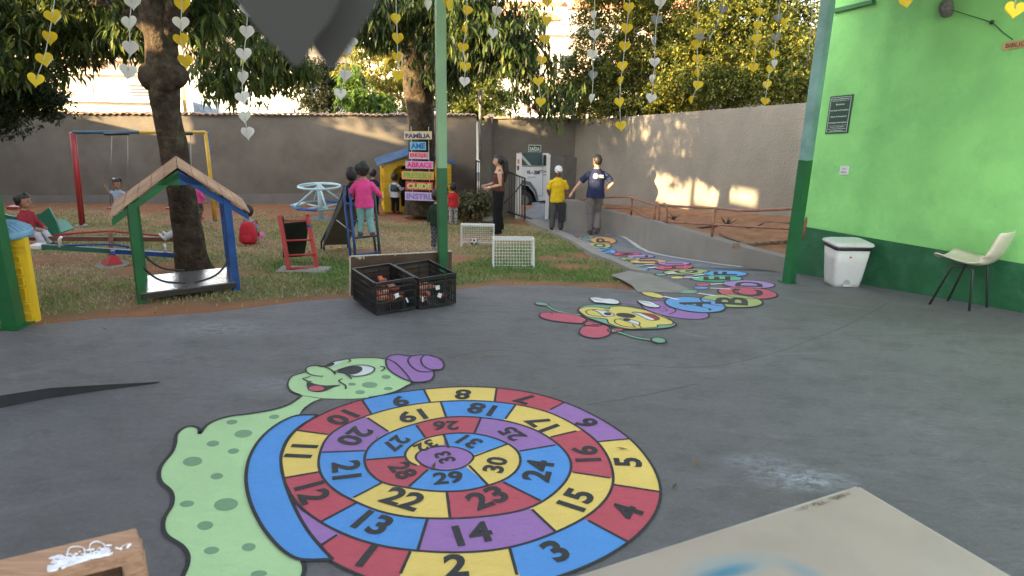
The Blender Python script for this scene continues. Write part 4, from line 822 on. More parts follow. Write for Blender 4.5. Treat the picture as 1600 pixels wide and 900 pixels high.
# unseen trees added at left to break up the low sun
for (yy, zc, rz_, ry_, nn_, lb_) in ((8.4, 4.9, .85, 1.5, 190, 'leafy tree added out of view to dapple the sun, nearest the camera'), (9.6, 7.0, 1.7, 1.5, 420, 'tallest leafy tree, added out of view to shade the dense tree'), (12.7, 4.6, 1.0, 1.4, 210, 'leafy tree added out of view to dapple the sun, half way along'), (14.9, 3.9, 1.0, 1.4, 230, 'leafy tree added out of view to dapple the sun, nearer the back wall'), (17.6, 2.6, .7, 1.5, 170, 'small leafy tree added out of view to dapple the sun at the yard corner')):
    b_ = S(yy)+Vector((-1.3, 0, 0)); te = empty('added_dapple_tree', (b_.x, yy, -1.8), lb_, 'tree', 'unseen trees added to break up the sun'); mb = MB(); mb.tube([(b_.x, yy, -2), (b_.x+.1, yy, 1), (b_.x, yy, zc)], [.16, .13, .05], 8); mb.build('trunk', BARK, te)
    q = rng.normal(0, 1, (nn_, 3)); q /= np.linalg.norm(q, axis=1)[:, None]; q *= rng.uniform(.2, 1, (nn_, 1))**.6; leaves('crown', np.array([b_.x, yy, zc])+q*np.array([1.0, ry_, rz_]), .24, .10, DG, te, rng, .4, 9, .25)
# trees beyond the wall
def back_tree(name, label, u, Y, blobs, L, Wd, cols, nc, per, r, tr, whorl=8, droop=.4):
    t = empty(name, (P(u, 200, Y).x, Y, -2.4), label, 'tree', 'trees beyond the back wall'); mb = MB(); T = lambda a, v: P(a, v, Y); limb(mb, [T(u, 250), T(u-2, 190), T(u+3, 150), T(u, 110)], [tr, tr*.9, tr*.7, tr*.3]); mb.build('trunk', mat('pale_bark', (.3, .25, .18), .9, .3, 6), t, True)
    leaves('crown', clumps(rng, blobs, nc, per, r), L, Wd, cols, t, rng, droop, whorl, .12)
YG = [(.20, .20, .03), (.27, .25, .04), (.14, .17, .03), (.30, .23, .05)]
back_tree('yellow_leaf_tree', 'tall yellow-green tree with feathery drooping fronds beyond the wall', 601, 24.5, [(600, 105, 24.5, 55, 40, 1, 2.2), (610, 65, 24.5, 34, 26, .8, 1.), (560, 95, 24.5, 30, 30, .8, .8), (620, 140, 24.5, 30, 18, .6, .5), (640, 95, 24.5, 30, 50, .8, 1.)], .27, .06, YG, 24, 3, .16, .08, 11, .55)
back_tree('broad_leaf_shrub', 'bright green shrub with palm-like leaf fans just over the tiles', 562, 23.2, [(565, 155, 23.2, 36, 24, .5, 1.8), (553, 125, 23.2, 20, 14, .4, .4), (590, 160, 23.2, 30, 14, .4, .6)], .27, .075, [(.12, .2, .03), (.17, .24, .04), (.06, .14, .04)], 22, 3, .12, .05, 11, .5)
back_tree('dark_bush_tree', 'dark shaded bushy tree between the white house and the yellow tree', 500, 26, [(500, 140, 26, 36, 42, 1, 2.5), (480, 110, 26, 30, 30, 1, 1.), (525, 150, 26, 25, 30, .8, 1), (545, 110, 27, 30, 40, .8, 1)], .14, .07, [(.025, .035, .018), (.035, .045, .02), (.05, .05, .02)], 28, 8, .18, .1)
back_tree('round_tree', 'rounded yellow-green tree behind the thin pipe post', 752, 25, [(750, 150, 25, 42, 38, 1, 2.6), (775, 165, 25, 25, 22, .6, 1), (722, 145, 25, 22, 42, .8, 1.2), (740, 115, 25, 20, 16, .5, .4)], .13, .07, [(.12, .15, .03), (.18, .19, .035), (.09, .12, .025)], 30, 9, .16, .1)
back_tree('low_tree', 'dark green tree low behind the forked trunk', 645, 27, [(640, 150, 27, 30, 30, .8, 1.5), (700, 140, 27, 25, 40, .8, 1.3)], .14, .07, [(.04, .06, .02), (.06, .08, .02), (.1, .11, .03)], 26, 8, .16, .1)
for i, (u, Y, hh) in enumerate(((905, 62, 3), (660, 58, 3.5), (800, 50, 2.2), (1280, 40, 6), (150, 60, 5), (-100, 48, 6))):
    z = hillb.ray_cast(Vector((P(u, 100, Y).x, Y, 60)), Vector((0, 0, -1)))[0].z; c = P(u, 100, Y); t = empty('hillside_tree', (c.x, Y, z), 'green tree among the hillside houses, %s' % ['at the right edge of the gap', 'behind the forked trunk', 'in the middle of the gap', 'behind the roof post on the right', 'behind the tiled eaves on the left', 'at the far left beyond the wall'][i], 'tree', 'trees on the hillside')
    mb = MB(); mb.tube([(c.x, Y, z-.3), (c.x+.1, Y, z+hh*.5)], [.2, .12], 8); mb.build('trunk', BARK, t)
    q = rng.normal(0, 1, (380, 3)); q /= np.linalg.norm(q, axis=1)[:, None]; q *= rng.uniform(.3, 1, (380, 1))**.5; leaves('crown', np.array([c.x, Y, z+hh*.75])+q*np.array([hh*.55, hh*.5, hh*.42]), .45, .25, DG, t, rng, .2, 6, .2)

# ================================================================ GRASS
def build_grass():
    r = np.random.default_rng(11); n = 230000
    y = 5.4+15.2*r.uniform(0, 1, n)**1.35; x = -15+17.2*r.uniform(0, 1, n)
    V = []; cols = []
    kx = np.array([(p.x, p.y) for p in Kl]); kx = kx[np.argsort(kx[:, 1])]
    keep = []
    xl = np.interp(y, kx[:, 1], kx[:, 0], left=kx[0, 0]+.3, right=kx[-1, 0])
    ew = np.array([(p.x, p.y) for p in EDGEW]); ye = np.interp(x, ew[:, 0], ew[:, 1])
    ok = (x < xl-.01) & (y > ye+.02) & (x > -.80*y-.5)
    x, y, xl = x[ok], y[ok], xl[ok]
    LPX = [(p.x, p.y) for p in pxg([(954, 430), (986, 423), (1014, 428), (1040, 437), (1077, 452), (1060, 458), (996, 457), (988, 447), (972, 438)])]
    def inside(px, py):
        c = False; j = len(LPX)-1
        for i in range(len(LPX)):
            xi, yi = LPX[i]; xj, yj = LPX[j]
            if (yi > py) != (yj > py) and px < (xj-xi)*(py-yi)/(yj-yi)+xi: c = not c
            j = i
        return c
    for i in range(len(x)):
        px, py = float(x[i]), float(y[i]); b = bare(px, py); g = greenness(px, py)
        if r.uniform() < min(.97, max(.22, b*2.1)) or inside(px, py): continue
        keep.append((px, py, g))
    k = np.array(keep); n = len(k); z = np.array([gz(t) for t in k[:, 1]])-.04
    g = np.clip(k[:, 2]+r.normal(0, .22, n), 0, 1); h = r.uniform(.010, .032, n)*(.7+.9*g); az = r.uniform(0, 2*PI, n); w = r.uniform(.004, .008, n)*(1+.05*k[:, 1])
    lean = r.uniform(.4, 1.5, n)*h; bx = np.stack([k[:, 0], k[:, 1], z+.012], 1); s = np.stack([np.cos(az), np.sin(az), 0*az], 1)*w[:, None]; az2 = r.uniform(0, 2*PI, n)
    tip = bx+np.stack([np.cos(az2)*lean, np.sin(az2)*lean, h+.01], 1)
    V = np.stack([bx-s, bx+s, tip], 1).reshape(-1, 3); F = np.arange(n*3)
    dry = np.array([.50, .385, .225]); gr = np.array([.14, .245, .055]); c = dry*(1-g[:, None])+gr*g[:, None]; c *= r.uniform(.6, 1.3, (n, 1)); cl = np.repeat(np.concatenate([c, np.ones((n, 1))], 1), 3, 0)
    me = bpy.data.meshes.new('lawn_grass'); me.vertices.add(len(V)); me.vertices.foreach_set('co', V.astype('f').ravel()); me.loops.add(len(F)); me.loops.foreach_set('vertex_index', F.astype('i'))
    me.polygons.add(n); me.polygons.foreach_set('loop_start', np.arange(0, n*3, 3).astype('i')); me.polygons.foreach_set('loop_total', np.full(n, 3, 'i')); me.update()
    a = me.color_attributes.new('tint', 'FLOAT_COLOR', 'POINT'); a.data.foreach_set('color', cl.astype('f').ravel()); me.materials.append(attr_mat('grass_blade', .7, .2, spec=.2)); tag(link('lawn_grass', me), kind='stuff')
build_grass()

# ================================================================ THINGS ON AND BY THE PATIO
PLB = mat('black_plastic', (.012, .012, .013), .38, .2, 8, dirt=(.06, .055, .05), dirt_amt=.35, dscale=9); STICK = mat('paper_label', (.6, .6, .58), .7)
ORG = [mat('orange_clay', (.50, .13, .06), .75, .25, 14), mat('pink_clay', (.62, .25, .17), .75, .2, 14)]
CW = (G(655, 484)-G(588.6, 493)); CW.z = 0; cw_dir = CW.normalized(); cd_dir = Vector((-cw_dir.y, cw_dir.x, 0)); 
tq = G(557.6, 465)-G(588.6, 493); cd_dir = (cd_dir*.9+tq.normalized()*.1).normalized(); cd_dir.z = 0; cd_dir.normalize()
def crate(o, label, w=.385, d=.56, h=.30, items=12, seed=1):
    r = empty('plastic_crate', o, label, 'crate', 'black lattice crates at the patio edge'); X_, Y_, Z_ = cw_dir, cd_dir, Vector((0, 0, 1)); o = Vector(o)
    def pt(x, y, z): return o+X_*x+Y_*y+Z_*z
    def bars(name, org, A, B, la, lb):   # lattice panel spanned by A (long) and Z
        mb = MB(); th = .006
        for z, hh in ((.012, .024), (lb*.36, .012), (lb*.62, .012), (lb*.80, .014), (lb-.012, .024)): c = org+A*(la/2)+Z_*z; mb.bar(c-A*la/2, c+A*la/2, th*2 if hh > .02 else th, hh)
        k = int(la/.022)
        for i in range(k+1):
            x = la*i/k; wd = .012 if i in (0, k) or i % 6 == 0 else .005
            skip = abs(x-la/2) < .07
            mb.bar(org+A*x+Z_*.01, org+A*x+Z_*(lb*.8 if skip else lb-.01), wd, th, up=B)
        mb.build(name, PLB, r)
    bars('front_panel', pt(0, 0, 0), X_, Y_, w, h); bars('back_panel', pt(0, d, 0), X_, Y_, w, h); bars('side_panel', pt(0, 0, 0), Y_, X_, d, h); bars('side_panel', pt(w, 0, 0), Y_, X_, d, h)
    mb = MB()
    for a, b in (((0, 0), (w, 0)), ((0, d), (w, d)), ((0, 0), (0, d)), ((w, 0), (w, d))): mb.bar(pt(*a, h), pt(*b, h), .022, .012)
    mb.build('rim', PLB, r); mb = MB(); mb.slab([pt(0, 0, .008), pt(w, 0, .008), pt(w, d, .008), pt(0, d, .008)], .008); mb.build('bottom', PLB, r)
    mb = MB()
    for (sx, sz, a) in (((.20, .16, .25), (.3, .1, .4)) if seed == 1 else ((.19, .19, .1), (.21, .11, -.45), (.03, .1, .0))):
        mb = MB(); c = pt(sx, -.008, sz); ex = X_*math.cos(a)+Z_*math.sin(a); ez = -X_*math.sin(a)+Z_*math.cos(a); q = .021
        if sx in (.3, .03): mb.slab([c-ex*.007-ez*.025, c+ex*.007-ez*.025, c+ex*.007+ez*.025, c-ex*.007+ez*.025], .002)
        else: mb.slab([c-ex*q-ez*q, c+ex*q-ez*q, c+ex*q+ez*q, c-ex*q+ez*q], .002)
        mb.build('label', STICK, r)
    return r, pt
ca, pa = crate(onto(G(588.6, 493)), 'left of the two black lattice crates, half full of orange clay pieces', seed=1)
cb, pb = crate(onto(G(655.5, 484)), 'right of the two black lattice crates, beside the green post', seed=2)
rr_ = random.Random(3)
def clay(pt, n, seed, z0):
    for i in range(n):
        x, y = rr_.uniform(.06, .33), rr_.uniform(.06, .5); z = z0+rr_.uniform(0, .08) if True else 0; mb = MB()
        a = rr_.uniform(0, PI); s_ = rr_.uniform(.03, .05); mb.box(pt(x, y, z), (s_*1.6, s_, s_*.7), Euler((rr_.uniform(-.4, .4), rr_.uniform(-.4, .4), a)).to_matrix(), .008)
        o = tag(mb.build('clay_block', ORG[i % 2]), 'small orange clay block among many in the %s crate' % seed, 'clay block', 'clay blocks in the %s crate' % seed)
clay(pa, 26, 'left', .07); clay(pb, 16, 'right', .06)
clay(pa, 5, 'left', .13)
# board leaning behind the crates
b0, b1 = G(548, 462), PCb+Vector((.12, .11, 0)); b1 = onto(P(706, 446, G(700, 448).y)); b0 = onto(b0)
tl = P(548, 401, b0.y+.02); tr_ = P(706, 393, b1.y+.02)
BRD = mat('brown_board', (.085, .042, .026), .6, .25, 4, dirt=(.13, .08, .05), dirt_amt=.5)
bo = empty('plywood_board', (b0+b1)/2, 'long brown board with a chipped pale edge, standing behind the crates', 'board')
b1b = PCb+Vector((.14, .10, 0)); mb = MB(); mb.slab([b0, b1, tr_, tl], .018, (-.3, 1, 0)); mb.build('panel', BRD, bo)
mb = MB(); mb.bar(tl+Vector((0, 0, .004)), tr_+Vector((0, 0, .004)), .022, .009); mb.bar(b0-Vector((.006, 0, 0)), tl-Vector((.006, 0, 0)), .014, .02, up=(0, 1, 0))
for t, l in ((.07, .022), (.085, .032), (.10, .02), (.12, .03), (.42, .015), (.05, .012)): p = tl.lerp(tr_, t)-Vector((0, .008, l/2)); mb.box(p, (.012, .006, l))
mb.build('raw_edge', mat('raw_wood', (.5, .46, .36), .8, .2, 20), bo)
# pedal bin
def frame_box(o, ex, ey, pts_bottom, pts_top, z0, z1): pass
bn = empty('pedal_bin', onto(G(1319, 451)), 'white plastic pedal bin with a black bag showing under its lid', 'bin')
bo_ = onto(G(1319, 448))+Vector((.02, .12, 0)); bz = math.atan2(HD.y, HD.x)
def rrect(c, w, d, z, r=.05, yaw=0, n=5):
    out = []
    for cx, cy, a0 in ((w/2-r, d/2-r, 0), (-w/2+r, d/2-r, PI/2), (-w/2+r, -d/2+r, PI), (w/2-r, -d/2+r, 1.5*PI)):
        for k in range(n+1): a = a0+PI/2*k/n; out.append((cx+math.cos(a)*r, cy+math.sin(a)*r))
    return [Vector((c.x+x*math.cos(yaw)-y*math.sin(yaw), c.y+x*math.sin(yaw)+y*math.cos(yaw), c.z+z)) for x, y in out]
def loft(mb, rings, cap=True):
    vr = [[mb.b.verts.new(p) for p in r] for r in rings]; fs = []
    for a, b in zip(vr, vr[1:]):
        for k in range(len(a)): fs.append(mb.b.faces.new((a[k], a[(k+1) % len(a)], b[(k+1) % len(a)], b[k])))
    for f in fs: f.smooth = True
    if cap: fs += [mb.b.faces.new(vr[0][::-1]), mb.b.faces.new(vr[-1])]
    mb._set(fs); return mb
WPL = mat('white_plastic', (.62, .62, .60), .35, .06, 6, dirt=(.35, .33, .3), dirt_amt=.35, dscale=6)
yw = .05
mb = MB(); loft(mb, [rrect(bo_, .34, .30, z, .06, yw) if z < .1 else rrect(bo_, .34+.10*z/.5, .30+.06*z/.5, z, .06, yw) for z in (.0, .05, .1, .3, .46)]); mb.build('bucket', WPL, bn)
mb = MB(); loft(mb, [rrect(bo_, .445, .37, .455, .06, yw), rrect(bo_, .46, .38, .47, .06, yw), rrect(bo_, .455, .375, .495, .06, yw)]); mb.build('bin_bag', PLB, bn)
mb = MB(); loft(mb, [rrect(bo_, .47, .39, .495, .07, yw), rrect(bo_, .49, .41, .51, .07, yw), rrect(bo_, .48, .40, .528, .07, yw), rrect(bo_, .40, .32, .545, .07, yw)]); mb.build('lid', WPL, bn)
mb = MB(); mb.box(bo_+Vector((-.02, -.165, .03)), (.09, .06, .02), None, .005); mb.build('pedal', WPL, bn)
mb = MB(); fc_ = bo_+Vector((-.02, -.158, .04)); mb.prism([fc_+Vector((math.cos(t)*.045, 0, math.sin(t)*.06)) for t in np.linspace(0, PI, 9)], (0, -.004, 0)); mb.build('pedal_recess', mat('shade_plastic', (.35, .35, .34), .5), bn)
mb = MB(); fr = bo_+Vector((-.03, -.181, .38)); mb.prism([fr+Vector((-.018, 0, -.01)), fr+Vector((.018, 0, -.01)), fr+Vector((0, 0, .014))], (0, -.003, 0)); mb.build('logo', REDP, bn)
# shell chair
cb_ = onto(G(1500, 484)); SHL = mat('cream_shell', (.62, .57, .45), .35, .06, 5, dirt=(.42, .36, .26), dirt_amt=.35)
yc = math.atan2(HD.y, HD.x)+.35   # chair turned along the wall: back to the right/near
ch = empty('shell_chair', cb_, 'cream moulded shell chair on black tube legs beside the green wall', 'chair')
# world anchor points from its feet
fl, br = onto(G(1452, 475)), onto(G(1528, 488)); fdir = (fl-br); fdir.z = 0; cl = fdir.normalized(); sdir = Vector((-cl.y, cl.x, 0)); sdir = sdir if sdir.y > 0 else -sdir
c0 = (fl+br)/2+sdir*.17; c0 = onto(c0, (fl.z+br.z)/2)
def cp(f, s, z): return c0+cl*f+sdir*s+Vector((0, 0, z))
prof = [(.27, .455), (.25, .475), (.15, .465), (.02, .452), (-.10, .455), (-.18, .49), (-.235, .57), (-.275, .68), (-.305, .80), (-.31, .83)]
wd = [.36, .40, .43, .44, .43, .42, .40, .37, .33, .26]
def shell(mb, off):
    V = []
    for (f, z), w in zip([tuple(q) for q in smooth([Vector((a, b, 0)) for a, b in prof], 3) and [(q.x, q.y) for q in smooth([Vector((a, b, 0)) for a, b in prof], 3)]], np.interp(np.linspace(0, 9, 28), range(10), wd)):
        row = []
        for k in range(9):
            s = (k-4)/4; e = abs(s)**2.5*.045; row.append(cp(f+(e if z > .5 else 0), s*w/2, z+(e if z < .55 else 0)))
        V.append(row)
    return V
V = shell(None, 0); mb = MB(); g_ = [[mb.b.verts.new(p) for p in r] for r in V]
for i in range(len(g_)-1):
    for k in range(8): f = mb.b.faces.new((g_[i][k], g_[i+1][k], g_[i+1][k+1], g_[i][k+1])); f.smooth = True
o = mb.build('seat_shell', SHL, ch); md = o.modifiers.new('solid', 'SOLIDIFY'); md.thickness = .012
for (f0, s0, f1, s1) in ((.10, -.15, .22, -.19), (.10, .15, .22, .19), (-.10, -.15, -.16, -.19), (-.10, .15, -.16, .19)):
    p = cp(f1+(0), s1, 0); p.z = gz(p.y); mb = MB(); mb.tube([cp(0, s0*.7, .435), cp(f0*.8, s0, .43), cp(f0, s0, .41), p], .012, 8); mb.build('leg', DARKM, ch)
# plaques on the green wall
def wall_frame(u, v): return PPL(u, v, H0, nH)
ex_w = HD if (HD.x > 0) else -HD
def plaque(name, label, cat, uvs, m, th=.012):
    q = [wall_frame(*k) for k in uvs]; c = sum(q, Vector())/4; w = abs((q[1]-q[0]).dot(ex_w)); h = (q[0].z+q[1].z-q[2].z-q[3].z)/2
    r = empty(name, c, label, cat); mb = MB(); mb.slab([c-ex_w*w/2-Vector((0, 0, h/2)), c+ex_w*w/2-Vector((0, 0, h/2)), c+ex_w*w/2+Vector((0, 0, h/2)), c-ex_w*w/2+Vector((0, 0, h/2))], th, nH); mb.build('board', m, r); return r, c, w, h
LW = mat('sign_lettering', (.7, .74, .7), .5)
r, c, w, h = plaque('notice_plaque', 'dark green notice plaque with white lines of text on the green wall', 'sign', [(1298, 148), (1333.5, 150), (1327, 210), (1290, 207)], mat('plaque_green', (.018, .06, .042), .35, .1))
Zu = Vector((0, 0, 1)); top_ = c+nH*.013
mb = MB()
for s in (-1, 1): mb.bar(top_+ex_w*s*w*.44-Zu*h*.46, top_+ex_w*s*w*.44+Zu*h*.44, .003, .004, up=nH); mb.bar(top_-ex_w*w*.44+Zu*s*h*.455, top_+ex_w*w*.44+Zu*s*h*.455, .003, .004, up=nH)
mb.bar(top_-ex_w*w*.44-Zu*h*.29, top_+ex_w*w*.44-Zu*h*.29, .002, .003, up=nH); mb.build('border', LW, r)
for t, z, ww, hh in (('PLANO DE EMERGÊNCIA', .41, .8, .028), ('EDIFICAÇÃO PROTEGIDA POR', .365, .74, .022), ('Extintores', .27, .36, .04), ('Iluminação de Emergência', .11, .8, .045), ('Saídas de Emergência', -.055, .7, .045), ('Sinalização de Emergência', -.215, .8, .045), ('Em caso de Emergência', -.33, .62, .032), ('Ligue 193 Corpo de Bombeiros', -.38, .78, .03), ('Ligue 190 Polícia Militar', -.43, .6, .03)):
    text_on(t, top_+Zu*h*z, ex_w, Zu, w*ww, h*hh, LW, r, .001, bold=.015)
r, c, w, h = plaque('switch_plate', 'small white plate with printed dark marks below the notice plaque', 'plate', [(1314, 258.5), (1327.5, 260), (1325.5, 274), (1312.5, 272)], WPL)
text_on('USO', c+nH*.012+Zu*h*.18, ex_w, Zu, w*.5, h*.18, mat('print', (.1, .1, .1), .6), r, .001, bold=.02); text_on('GERAL', c+nH*.012-Zu*h*.2, ex_w, Zu, w*.7, h*.2, mat('print', (.1, .1, .1), .6), r, .001, bold=.02)
r, c, w, h = plaque('wooden_sign', 'small wooden name board hanging on a wire at the top right', 'sign', [(1568, 62), (1640, 61), (1640, 74), (1568, 74)], mat('sign_wood', (.50, .30, .15), .7, .2, 8))
text_on('BIBLIOTECA', c+nH*.014, ex_w, Zu, w*.85, h*.55, mat('burnt_letters', (.14, .06, .03), .8), r, .001)
k0 = wall_frame(1483, 12)+nH*.06; mb = MB(); mb.sph(k0, (.07, .06, .10), 12); mb.sph(k0+Vector((.03, 0, -.02)), (.05, .05, .07), 10); o = mb.build('stone_knob', mat('grey_stone', (.12, .115, .105), .85, .4, 30, .01, 40), None, True, .02); tag(o, 'rough grey stone lump tied with wire at the top of the green wall', 'stone')
mb = MB(); mb.tube(smooth([wall_frame(1492, 16)+nH*.05, wall_frame(1520, 25)+nH*.03, wall_frame(1552, 36)+nH*.02, wall_frame(1568, 50)+nH*.015, wall_frame(1584, 62)+nH*.015], 4), .004, 6); mb.sph(wall_frame(1553, 35)+nH*.03, .022, 8); tag(mb.build('hanging_wire', DARKM), 'thin knotted wire running from the grey stone lump to the wooden sign', 'wire')
# table corner, lower right
def on_z(u, v, z): return PZ(u, v, z)
tz = .75; T0 = on_z(1341, 761, tz); T1 = on_z(900, 903, tz); T2 = on_z(1585, 905, tz); e1 = (T1-T0).normalized(); e2 = (T2-T0).normalized(); 
tb = empty('white_table', onto(T0, 0), 'worn cream table top with blue paint stains filling the lower right corner', 'table')
def stained():
    m = bpy.data.materials.new('stained_laminate'); m.use_nodes = True; n = m.node_tree; L = n.links; p = n.nodes['Principled BSDF']; g = n.nodes.new('ShaderNodeNewGeometry')
    base = n.nodes.new('ShaderNodeRGB'); base.outputs[0].default_value = (.31, .265, .205, 1); cur = base.outputs[0]
    nz = n.nodes.new('ShaderNodeTexNoise'); nz.inputs['Scale'].default_value = 5; nz.inputs['Detail'].default_value = 9; L.new(g.outputs['Position'], nz.inputs['Vector'])
    nf = n.nodes.new('ShaderNodeTexNoise'); nf.inputs['Scale'].default_value = 26; nf.inputs['Detail'].default_value = 8; nf.inputs['Roughness'].default_value = .75; L.new(g.outputs['Position'], nf.inputs['Vector'])
    def mixin(fac, col):
        nonlocal cur
        t = n.nodes.new('ShaderNodeMix'); t.data_type = 'RGBA'; L.new(fac, t.inputs[0]); L.new(cur, t.inputs[6]); t.inputs[7].default_value = (*col, 1); cur = t.outputs[2]
    def rg(x, a, b, c, d):
        t = n.nodes.new('ShaderNodeMapRange'); [t.inputs[i+1].__setattr__('default_value', q) for i, q in enumerate((a, b, c, d))]; L.new(x, t.inputs[0]); return t.outputs[0]
    mixin(rg(nz.outputs[0], .45, .7, 0, .5), (.235, .20, .155))
    def blob(c, sx, sy, rot, col, amt, edge=.3):
        mp = n.nodes.new('ShaderNodeMapping'); mp.vector_type = 'TEXTURE'; mp.inputs['Location'].default_value = c; mp.inputs['Rotation'].default_value = (0, 0, rot); mp.inputs['Scale'].default_value = (sx, sy, 1)
        L.new(g.outputs['Position'], mp.inputs['Vector']); ln = n.nodes.new('ShaderNodeVectorMath'); ln.operation = 'LENGTH'; L.new(mp.outputs[0], ln.inputs[0])
        a = n.nodes.new('ShaderNodeMath'); a.operation = 'ADD'; L.new(ln.outputs['Value'], a.inputs[0]); s = n.nodes.new('ShaderNodeMath'); s.operation = 'MULTIPLY'; s.inputs[1].default_value = .9; L.new(nz.outputs[0], s.inputs[0]); L.new(s.outputs[0], a.inputs[1])
        mixin(rg(a.outputs[0], edge+.35, 1.45, amt, 0), col)
    for (u, v, sx, sy, ro, col, am) in ((1135, 894, .12, .03, .35, (.01, .11, .19), .95), (1145, 884, .2, .07, .3, (.10, .24, .28), .45), (1255, 892, .10, .045, -.7, (.08, .20, .25), .5)):
        q = on_z(u, v, tz); blob((q.x, q.y, tz), sx, sy, ro, col, am)
    # chips along the edge
    mp = n.nodes.new('ShaderNodeMapping'); mp.vector_type = 'TEXTURE'; q = on_z(1290, 783, tz); mp.inputs['Location'].default_value = (q.x, q.y, tz); mp.inputs['Rotation'].default_value = (0, 0, math.atan2(e1.y, e1.x)); mp.inputs['Scale'].default_value = (.15, .016, 1)
    L.new(g.outputs['Position'], mp.inputs['Vector']); ln = n.nodes.new('ShaderNodeVectorMath'); ln.operation = 'LENGTH'; L.new(mp.outputs[0], ln.inputs[0]); mu = n.nodes.new('ShaderNodeMath'); mu.operation = 'MULTIPLY'
    L.new(rg(ln.outputs['Value'], .5, 1, 1, 0), mu.inputs[0]); L.new(rg(nf.outputs[0], .45, .52, 0, 1), mu.inputs[1]); mixin(mu.outputs[0], (.09, .06, .04))
    mixin(rg(nf.outputs[0], .72, .75, 0, .8), (.12, .08, .055))
    L.new(cur, p.inputs['Base Color']); p.inputs['Roughness'].default_value = .45; return m
q = [T0, T0+e1*1.3, T0+e1*1.3+e2*.85, T0+e2*.85]; mb = MB(); mb.prism([p-Vector((0, 0, .028)) for p in q], (0, 0, .028)); bmesh.ops.bevel(mb.b, geom=mb.b.edges[:], offset=.003, segments=2, affect='EDGES'); mb.build('table_top', stained(), tb)
mb = MB(); mb.bar(T0-Vector((0, 0, .016))-e2*.004, T0+e1*1.3-Vector((0, 0, .016))-e2*.004, .01, .026); mb.bar(T0-Vector((0, 0, .016))-e1*.004, T0+e2*.85-Vector((0, 0, .016))-e1*.004, .01, .026); mb.build('edge_band', mat('worn_edge', (.36, .33, .27), .5, .2, 10, dirt=(.15, .11, .08), dirt_amt=.6), tb)
for a, b in ((.12, .12), (1.18, .12), (.12, .73), (1.18, .73)): p = T0+e1*a+e2*b; mb = MB(); mb.tube([(p.x, p.y, .0), (p.x, p.y, tz-.03)], .018, 10); mb.build('leg', DARKM, tb)
# wooden stand corner, lower left
sz = .95; S0 = on_z(213, 824, sz); S1 = on_z(223, 861, sz); S2 = on_z(-60, 888, sz); d1 = (S2-S0).normalized(); d2 = (S1-S0)
def wood(name, c1, c2, sc=5):
    m = bpy.data.materials.new(name); m.use_nodes = True; n = m.node_tree; L = n.links; p = n.nodes['Principled BSDF']; g = n.nodes.new('ShaderNodeNewGeometry'); mp = n.nodes.new('ShaderNodeMapping'); mp.inputs['Rotation'].default_value = (0, 0, -math.atan2(d1.y, d1.x)); mp.inputs['Scale'].default_value = (1.2, 14, 14)
    L.new(g.outputs['Position'], mp.inputs['Vector']); w = n.nodes.new('ShaderNodeTexNoise'); w.inputs['Scale'].default_value = sc; w.inputs['Detail'].default_value = 8; w.inputs['Distortion'].default_value = .8; L.new(mp.outputs[0], w.inputs['Vector'])
    mx = n.nodes.new('ShaderNodeMix'); mx.data_type = 'RGBA'; r = n.nodes.new('ShaderNodeMapRange'); r.inputs[1].default_value = .35; r.inputs[2].default_value = .65; L.new(w.outputs[0], r.inputs[0]); L.new(r.outputs[0], mx.inputs[0]); mx.inputs[6].default_value = (*c1, 1); mx.inputs[7].default_value = (*c2, 1)
    L.new(mx.outputs[2], p.inputs['Base Color']); p.inputs['Roughness'].default_value = .65; b = n.nodes.new('ShaderNodeBump'); b.inputs['Distance'].default_value = .004; L.new(w.outputs[0], b.inputs['Height']); L.new(b.outputs[0], p.inputs['Normal']); return m
WD = wood('planed_wood', (.42, .25, .15), (.30, .165, .095)); WDD = wood('dark_wood', (.10, .045, .02), (.06, .028, .014))
st = empty('wooden_bench', onto(S0, 0), 'wooden stand with white glue smears on its top plank, lower left corner', 'stand')
q = [S0, S1, S1+d1*1.1, S0+d1*1.1]; mb = MB(); mb.prism([p-Vector((0, 0, .03)) for p in q], (0, 0, .03)); bmesh.ops.bevel(mb.b, geom=mb.b.edges[:], offset=.003, segments=2, affect='EDGES'); mb.build('top_plank', WD, st)
dw = d2.normalized(); mb = MB(); mb.box(S1-dw*.03+d1*.02-Vector((0, 0, .03+.46)), (.05, .05, .92), Euler((0, 0, math.atan2(d1.y, d1.x))).to_matrix(), .003); mb.build('leg', WD, st); mb = MB(); mb.box(S0+dw*.03+d1*.02-Vector((0, 0, .49)), (.05, .05, .92), Euler((0, 0, math.atan2(d1.y, d1.x))).to_matrix(), .003); mb.build('leg', WD, st)
mb = MB(); c = S1-dw*.07+d1*.55-Vector((0, 0, .03+.3)); mb.box(c, (1.0, .02, .55), Euler((0, 0, math.atan2(d1.y, d1.x))).to_matrix()); mb.build('back_panel', WDD, st)
for k in (0, 1): mb = MB(); mb.box(S1-dw*.03+d1*1.05-dw*k*.1-Vector((0, 0, .49)), (.05, .05, .92), Euler((0, 0, math.atan2(d1.y, d1.x))).to_matrix()); mb.build('leg', WD, st)
GL = mat('dried_glue', (.78, .78, .80), .4, .15, 30, .006, 60); mb = MB(); rg_ = random.Random(4)
def plank(u, v): return on_z(u, v, sz+.002)
